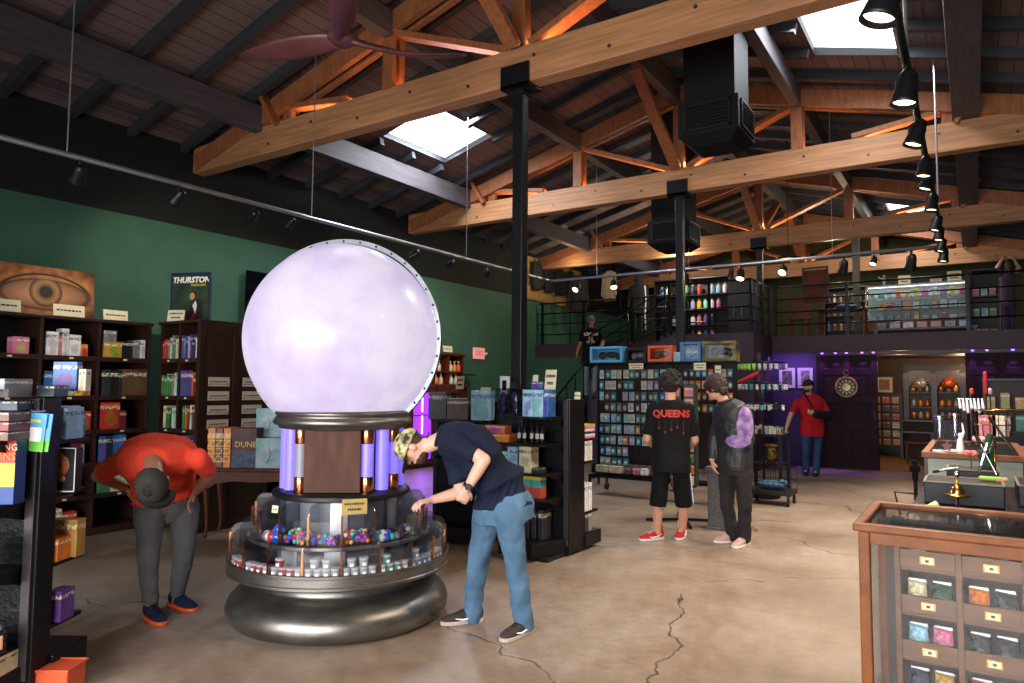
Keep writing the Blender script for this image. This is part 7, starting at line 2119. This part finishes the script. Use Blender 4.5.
# big globes of copper and glass on the unit
for k, (nm, hx) in enumerate((('silver', '#a8a4a0'), ('copper red', '#b04a22'), ('orange', '#c8642c'))):
    t = thing('round_lantern', 'round %s glass lantern in the %s arch of the back-room unit' % (nm, ['left', 'middle', 'right'][k]), 'lantern', (-1.4+k*.57+.345, 18.98, 1.76))
    obj('lantern_body', MB().ell((0, 0, 0), (.15, .13, .13), None, 18, 12), mat('lantern_'+nm.replace(' ', '_'), hx, .2, .3, var=.4, scale=16), t, smooth=True)
    obj('finial', MB().ell((0, 0, .14), (.02, .02, .03), None, 8, 6), brass, t, smooth=True)
stl = thing('wooden_stool', 'small reddish wooden stool at the back-room doorway', 'stool', (-1.05, 17.6, 0.012))
obj('seat', MB().box(-.25, .25, -.18, .18, .42, .46), wood_t, stl, bevel=.01)
for x in (-.2, .2):
    for y in (-.13, .13): obj('leg', MB().box(x-.02, x+.02, y-.02, y+.02, 0, .42), wood_t, stl)
bt2 = thing('side_table', 'dark side table with stacked papers in the back room left of the stool', 'table', (-1.1, 18.3, 0.012))
obj('tabletop', MB().box(-.35, .35, -.2, .2, .62, .66), darkwood, bt2)
for x in (-.3, .3): obj('leg', MB().box(x-.03, x+.03, -.16, .16, 0, .62), darkwood, bt2)

# ------------------------------------------------------------------ right-hand side: display case, counters
oakm = mat('red_oak_case', '#71401f', .45, var=.2, scale=4, stretch=(3, 3, 3), spec=.3)
cx0, cx1, cy0, cy1, cH = -.46, 1.25, 3.40, 4.16, 1.0
cs = thing('glass_display_case', 'foreground oak and glass shop display case with rows of labelled bins', 'display case', (cx0, cy0, 0))
CW_, CD_ = cx1-cx0, cy1-cy0
obj('corner_post', MB().box(.02, .065, 0.01, .055, 0, .965), oakm, cs, bevel=.006)
obj('corner_post', MB().box(CW_-.06, CW_-.02, 0.01, .05, 0, .965), oakm, cs, bevel=.006)
obj('corner_post', MB().box(.02, .06, CD_-.05, CD_-.01, 0, .965), oakm, cs, bevel=.006)
obj('corner_post', MB().box(CW_-.06, CW_-.02, CD_-.05, CD_-.01, 0, .965), oakm, cs, bevel=.006)
obj('front_rail', MB().box(.065, CW_-.06, .012, .04, .915, .965), oakm, cs, bevel=.004)
obj('bottom_plinth', MB().box(0.01, CW_-.01, 0.0, CD_, 0, .08), oakm, cs, bevel=.006)
obj('top_frame', MB().box(0, CW_, 0, .04, .965, 1.0).box(0, CW_, CD_-.045, CD_, .965, 1.0).box(0, .045, .04, CD_-.045, .965, 1.0).box(CW_-.045, CW_, .04, CD_-.045, .965, 1.0), oakm, cs, bevel=.008)
obj('glass_top', MB().box(.045, CW_-.045, .04, CD_-.045, .982, .99), glass, cs)
obj('glass_front', MB().box(.065, CW_-.06, .022, .028, .08, .915), clear('reflective_front_glass', (.97, .98, .98), 1.0, .01, .0), cs)
obj('glass_side', MB().box(.035, .041, .055, CD_-.05, .08, .965), glass, cs)
obj('inner_back', MB().box(.06, CW_-.06, CD_-.07, CD_-.055, .08, .93), darkwood, cs)
obj('inner_top_tray', MB().box(.07, CW_-.06, .24, CD_-.07, .885, .90), darkwood_in, cs)
bx0 = .15
colw = .232
ncol = 6
oak2 = mat('bin_oak', '#5f3a20', .55, var=.2, scale=5, stretch=(1, 3, 6))
for c in range(ncol+1):
    obj('bin_divider', MB().box(bx0+c*colw-.012, bx0+c*colw+.012, .2, CD_-.08, .08, .885), oak2, cs, bevel=.003)
lblm = mat('ivory_bin_label', '#cfc8a4', .5)
for r in range(4):
    zt = .87-r*.195
    for c in range(ncol):
        x0, x1 = bx0+c*colw+.012, bx0+(c+1)*colw-.012
        f_ = obj('bin_front', MB().box(x0, x1, .205, .22, zt-.075, zt), oak2, cs, bevel=.003)
        obj('bin_shelf', MB().box(x0, x1, .22, CD_-.08, zt-.09, zt-.075), oak2, cs)
        lb = obj('label_holder', MB().box((x0+x1)/2-.028, (x0+x1)/2+.028, .199, .205, zt-.053, zt-.020), brass, f_)
        obj('bin_label', MB().box((x0+x1)/2-.022, (x0+x1)/2+.022, .196, .199, zt-.049, zt-.024), lblm, f_)
        obj('label_print', MB().box((x0+x1)/2-.007, (x0+x1)/2+.007, .1945, .196, zt-.042, zt-.032), ink, f_)
gcol = ['light blue', 'gold', 'pink', 'black', 'navy', 'red', 'white', 'purple', 'teal', 'yellow', 'orange', 'green']
for r in range(4):
    for c in range(3):
        for q in range(2 if (r, c) != (0, 0) else 1):
            col = {(0, 0): ['white'], (1, 0): ['cream', 'dark green'], (2, 0): ['light blue', 'pink'], (3, 0): ['navy', 'gold'], (0, 1): ['navy', 'purple'], (1, 1): ['orange', 'charcoal'], (2, 1): ['charcoal', 'black'], (3, 1): ['red', 'lavender'], (0, 2): ['teal', 'grey'], (1, 2): ['brown', 'red'], (2, 2): ['grey', 'navy'], (3, 2): ['white', 'gold']}[(r, c)][q]
            zt = .87-r*.195-.075+.001
            t = thing('wrapped_trinket', '%s wrapped trinket in the display case, %s bin row, %s column, %s' % (col, ORD[r], ORD[c], ['left', 'right'][q]), 'trinket', (cx0+bx0+c*colw+.07+q*.095, cy0+.29, zt), 0, 'wrapped trinkets in the display case')
            obj('wrapper', MB().loft([((0, 0, 0), (.036, 0, 0), (0, .025, 0)), ((0, .01, .05), (.04, 0, 0), (0, .028, 0)), ((0, .02, .1), (.036, 0, .004), (0, .016, 0)), ((0, .03, .115), (.04, 0, -.004), (0, .004, 0))], 12), mat('wrap_'+col.replace(' ', '_'), PAL[col], .15, var=.5, scale=50, bump=.5, coat=.5), t, smooth=True)
            obj('wrapper_seam', MB().box(-.035, .035, .027, .033, .112, .125), chrome, t)
# dark counter behind the case, till boxes, brass reception lamp, bell
dc = thing('service_counter', 'low black service counter directly behind the foreground display case', 'counter', (-.33, 4.25, 0))
obj('counter_top', MB().box(0, 1.55, 0, 1.9, .86, .90), mat('dark_counter_top', '#1c1618', .25, var=.2, scale=6), dc, bevel=.006)
obj('counter_body', MB().box(.04, 1.5, .04, 1.86, 0, .86), gond, dc)
tray = mat('blue_black_tray', '#10161d', .45, spec=.3)
def traybox(x0, x1, y0, y1, z, h, label):
    t = thing('black_tray_box', label, 'box', (x0, y0, z))
    obj('box_body', MB().box(0, x1-x0, 0, y1-y0, 0, h), tray, t, bevel=.006)
    w_, d_ = x1-x0, y1-y0
    obj('box_rim', MB().box(-.004, w_+.004, -.004, .01, h, h+.008).box(-.004, w_+.004, d_-.01, d_+.004, h, h+.008).box(-.004, .01, .01, d_-.01, h, h+.008).box(w_-.01, w_+.004, .01, d_-.01, h, h+.008), mat('tan_rim', '#6e5c4a', .5), t)
    return t
traybox(-.27, .13, 4.95, 5.3, .902, .125, 'blue-black tray box behind the brass stand on the counter, front one')
traybox(-.17, .12, 5.55, 5.85, .902, .15, 'blue-black tray box on the counter, behind the front one')
traybox(.2, .42, 5.1, 5.6, .902, .12, 'blue-black tray box at the right edge of the frame on the counter')
bs_ = thing('brass_stand', 'brass and chrome spinning-top stand on the service counter behind the display case', 'stand', (-.095, 4.72, .902))
obj('chrome_stem', MB().lathe([(.001, 0), (.03, 0), (.03, .006), (.008, .012), (.008, .085), (.001, .085)], n=20), chrome, bs_, smooth=True)
obj('brass_disc', MB().lathe([(.001, .08), (.06, .083), (.068, .09), (.06, .094), (.035, .1), (.034, .125), (.02, .14), (.006, .15), (.006, .19), (.001, .19)], n=32), brass, bs_, smooth=True)
obj('glass_knob', MB().ell((0, 0, .205), (.016, .016, .02), None, 12, 8), chrome, bs_, smooth=True)
mgb = thing('yellow_mug', 'small yellow and white patterned tin lying tilted on the counter edge', 'tin', (-.215, 4.62, .925), .5)
obj('tin_body', MB().lathe([(.001, -.03), (.022, -.03), (.024, .03), (.001, .03)], n=18, M=Matrix.Rotation(1.1, 4, 'Y')), mat('yellow_white_tin', '#d8c05a', .4, color2='#d8d4cc', scale=40), mgb, smooth='auto')
obj('tin_lid', MB().lathe([(.001, .03), (.026, .03), (.026, .036), (.001, .036)], n=18, M=Matrix.Rotation(1.1, 4, 'Y')), black, mgb, smooth='auto')
stn = thing('black_iron_stand', 'small black iron stand with angled feet at the left end of the counter', 'stand', (-.40, 6.3, 0))
soot = mat('soot_black_iron', '#08080a', .8, spec=.1)
obj('pole', MB().tube([(0, 0, .02), (0, 0, 1.0)], .014, 8), soot, stn, smooth=True)
obj('clamp', MB().box(-.035, .035, -.03, .03, .95, 1.0).box(-.02, .02, -.02, .02, .88, 1.04), soot, stn, bevel=.005)
obj('angled_arm', MB().tube([(0, 0, .78), (-.14, -.05, .79), (-.10, -.1, .62)], .008, 6).box(-.16, -.06, -.13, -.08, .60, .615), blackm, stn)
obj('base', MB().lathe([(.001, 0), (.16, 0), (.16, .02), (.001, .03)], n=24), blackm, stn, smooth='auto')
# silver blades / sticks and props in a crossed pile
for i, (p, q, lbl) in enumerate((((.0, 5.35, 1.30), (.10, 5.3, 1.06), 'silver stick leaning right in the prop pile on the counter, lower right one'), ((.08, 5.75, 1.40), (.2, 5.6, 1.2), 'silver stick leaning right in the prop pile, upper right one'), ((.01, 5.4, 1.06), (.06, 5.4, 1.25), 'bent silver stick leaning left in the middle of the prop pile'), ((-.24, 5.35, 1.05), (-.1, 5.4, 1.08), 'silver blade lying flat on the left of the prop pile'), ((.06, 5.6, 1.14), (.1, 5.62, 1.26), 'short silver stick leaning left in the prop pile'))):
    t = thing('silver_stick', lbl, 'stick', p)
    d = Vector(q)-Vector(p)
    obj('shaft', MB().beam((0, 0, 0), d, .012, .012), chrome, t, bevel=.002)
    obj('dark_grip', MB().beam(d*.0, d*.25, .018, .018), black, t, bevel=.002)
dp = thing('dark_drape', 'black and green fabric bundle standing among the props on the counter', 'fabric', (.05, 5.75, .902))
remesh(obj('fabric_body', MB().capsule((0, 0, .05), (.03, 0, .38), .06, .018, 12).capsule((.06, 0, .04), (-.03, 0, .26), .05, .02, 12), mat('black_green_fabric', '#0e1712', .85, color2='#1b4a2c', scale=10), dp, smooth=True), .01, 1, .02, .05)
for nm, x, y, z, hx, lbl in (('pink_flower', -.03, 5.6, 1.16, '#c86a6a', 'pink and red fabric flower in the middle of the prop pile'), ('pink_flower', .02, 5.9, 1.24, '#d89a9a', 'pale pink fabric flower above the other one in the props')):
    t = thing(nm, lbl, 'flower', (x, y, z))
    fb = MB()
    for k in range(7):
        a = k*2*PI/7
        fb.ell((.025*math.cos(a), .02*math.sin(a), .01*(k % 2)), (.02, .016, .014), None, 8, 6)
    obj('petals', fb, mat('petal_'+hx.strip('#'), hx, .8), t, smooth=True)
    obj('stem', MB().tube([(0, 0, 0), (0, .01, -(z-.91))], .004, 6), mat('green_stem', '#2a4a2a', .7), t)
wf = thing('watermelon_toy', 'green, yellow and pink curved toy slice on the right tray box', 'toy', (.07, 5.2, 1.045))
obj('rind', MB().capsule((-.05, 0, 0), (.05, 0, .0), .014, .014, 10), mat('lime_rind', '#8aa83a', .5), wf, smooth=True)
obj('pink_end', MB().capsule((.03, 0, -.005), (.075, 0, -.0), .014, .012, 10), mat('pink_flesh', '#d88a7a', .5), wf, smooth=True)
# farther wooden-edged glass counter with stands
c2_ = thing('wood_edged_counter', 'wood-edged glass counter beyond the service counter, with acrylic stands on it', 'counter', (-.42, 7.45, 0))
obj('top_frame', MB().box(0, .8, 0, .06, .97, 1.02).box(0, .8, 1.9, 1.96, .97, 1.02).box(0, .06, .06, 1.9, .97, 1.02).box(.74, .8, .06, 1.9, .97, 1.02), oakm, c2_, bevel=.005)
obj('felt_top', MB().box(.06, .74, .06, 1.9, .985, 1.0), mat('black_felt', '#0c0c0e', .9, spec=.1), c2_)
obj('pale_panel', MB().box(.05, .75, .03, .05, .25, .96), mat('grey_green_panel', '#8f9a8e', .5), c2_)
obj('body', MB().box(.02, .78, .05, 1.92, 0, .97), darkwood, c2_)
for i, (x, y, w, h) in enumerate(((-.28, 7.75, .045, .34), (-.16, 7.9, .045, .36))):
    t = thing('acrylic_cylinder', 'tall clear acrylic cylinder on the wood-edged counter, %s' % ['left one', 'right one'][i], 'cylinder', (x, y, 1.002))
    obj('clear_tube', MB().lathe([(w, .02), (w, h), (w-.004, h), (w-.004, .02), (w, .02)], n=24), clear('clear_cylinder_plastic', (.93, .94, .95), 1.0, .02), t, smooth='auto')
    obj('foot', MB().lathe([(.001, 0), (w+.02, 0), (w+.02, .02), (.001, .022)], n=24), white_p, t, smooth='auto')
    obj('metal_rim', MB().lathe([(w+.002, h-.012), (w+.002, h), (w-.006, h), (w-.006, h-.012), (w+.002, h-.012)], n=24), chrome, t)
t = thing('red_star', 'dark red star-shaped ornament between the two acrylic cylinders', 'ornament', (-.225, 7.7, 1.002))
pts = [((.05 if k % 2 == 0 else .024)*math.sin(k*PI/5), .06+(.05 if k % 2 == 0 else .024)*math.cos(k*PI/5)) for k in range(10)]
obj('star', MB().prism(pts, -.01, .01, Mx), mat('dark_red_glitter', '#6a1a20', .4), t)
t = thing('white_figurine', 'white dancing figurine right of the acrylic cylinders on the counter', 'figurine', (-.12, 7.65, 1.002))
remesh(obj('figure', MB().capsule((0, 0, .02), (0, 0, .12), .035, .025, 10).capsule((0, 0, .12), (.03, 0, .2), .02, .012, 10).capsule((.03, 0, .2), (.02, 0, .28), .01, .008, 8).ell((-.0, 0, .17), (.018, .018, .022), None, 10, 8), white_p, t, smooth=True), .006, 1)
wh = thing('charm_tree', 'stand of white hanging charms above the wood-edged counter', 'charm stand', (-.03, 7.9, 1.002))
obj('pole', MB().tube([(0, 0, 0), (0, 0, .55)], .006, 8).tube([(-.1, 0, .5), (.1, 0, .5)], .004, 6), chrome, wh)
obj('base', MB().lathe([(.001, 0), (.05, 0), (.05, .01), (.001, .012)], n=20), chrome, wh)
for k in range(7):
    obj('white_charm', MB().capsule((-.09+k*.03, 0, .5), (-.09+k*.03+.008, -.01, .42-.02*(k % 3)), .008, .014, 8), white_p, wh, smooth=True)
gbk = thing('gold_wire_basket', 'gold wire basket of reddish goods on a thin brass pole above the right counters', 'basket', (.13, 7.1, .0))
obj('brass_pole', MB().tube([(0, 0, .02), (0, 0, 1.2)], .008, 8), brass, gbk, smooth=True)
obj('base', MB().lathe([(.001, 0), (.14, 0), (.14, .02), (.001, .03)], n=24), brass, gbk)
bk_ = MB()
for z, r in ((1.42, .15), (1.3, .135), (1.2, .12)): bk_.tube([(r*math.cos(k*PI/10), r*math.sin(k*PI/10), z) for k in range(21)], .004, 6)
for k in range(14): a = k*PI/7; bk_.tube([(.12*math.cos(a), .12*math.sin(a), 1.2), (.15*math.cos(a), .15*math.sin(a), 1.42)], .003, 5)
obj('wire_basket', bk_, brass, gbk)
for k in range(6):
    a = k*PI/3
    col = ['dark red', 'orange', 'brown', 'pink', 'red', 'cream'][k]
    boxgood('small_pouch', 'pouch', .09, .04, .17, col, (.13+.06*math.cos(a), 7.1+.06*math.sin(a)-.02, 1.205), 0, '%s pouch in the gold wire basket' % col)
for i, (x, y, hx, nm) in enumerate(((-.02, 8.9, '#c8442a', 'red-topped'), (.1, 8.6, '#b01c2c', 'red feather'), (.14, 8.8, '#c8b8c0', 'pale-topped'))):
    t = thing('magic_wand', '%s wand standing upright behind the white charms' % nm, 'wand', (x, y, 1.002))
    obj('shaft', MB().tube([(0, 0, .0), (0, 0, .56)], .006, 8), black, t)
    obj('tip', MB().capsule((0, 0, .56), (0, 0, .56+(.2 if i == 1 else .03)), .022, .018, 10), mat('tip_'+hx.strip('#'), hx, .6), t, smooth=True)
    obj('foot', MB().lathe([(.001, 0), (.04, 0), (.04, .012), (.001, .014)], n=16), black, t)
# wall shelves behind at far right (in front of the right sliding door)
unit('dark_shelf', 'dark shelf unit of amber figures and white packs in front of the right sliding door', (.12, 13.6, 0), 1.4, 1.75, [.5, .95, 1.3], m=darkwood)
for r, zz in enumerate((.5, .95, 1.3)):
    for i in range(7):
        col = rr.choice(['white', 'grey', 'light blue', 'teal', 'cream'] if r < 2 else ['orange', 'gold', 'brown'])
        boxgood('carton', 'carton', .12, .12, rr.uniform(.12, .26), col, (.22+i*.19, 13.66, zz+.001), 0, '%s pack on the dark shelf at far right, %s shelf, %s from left' % (col, ['lower', 'middle', 'upper'][r], ORD[i]), 'packs on the far right shelf')
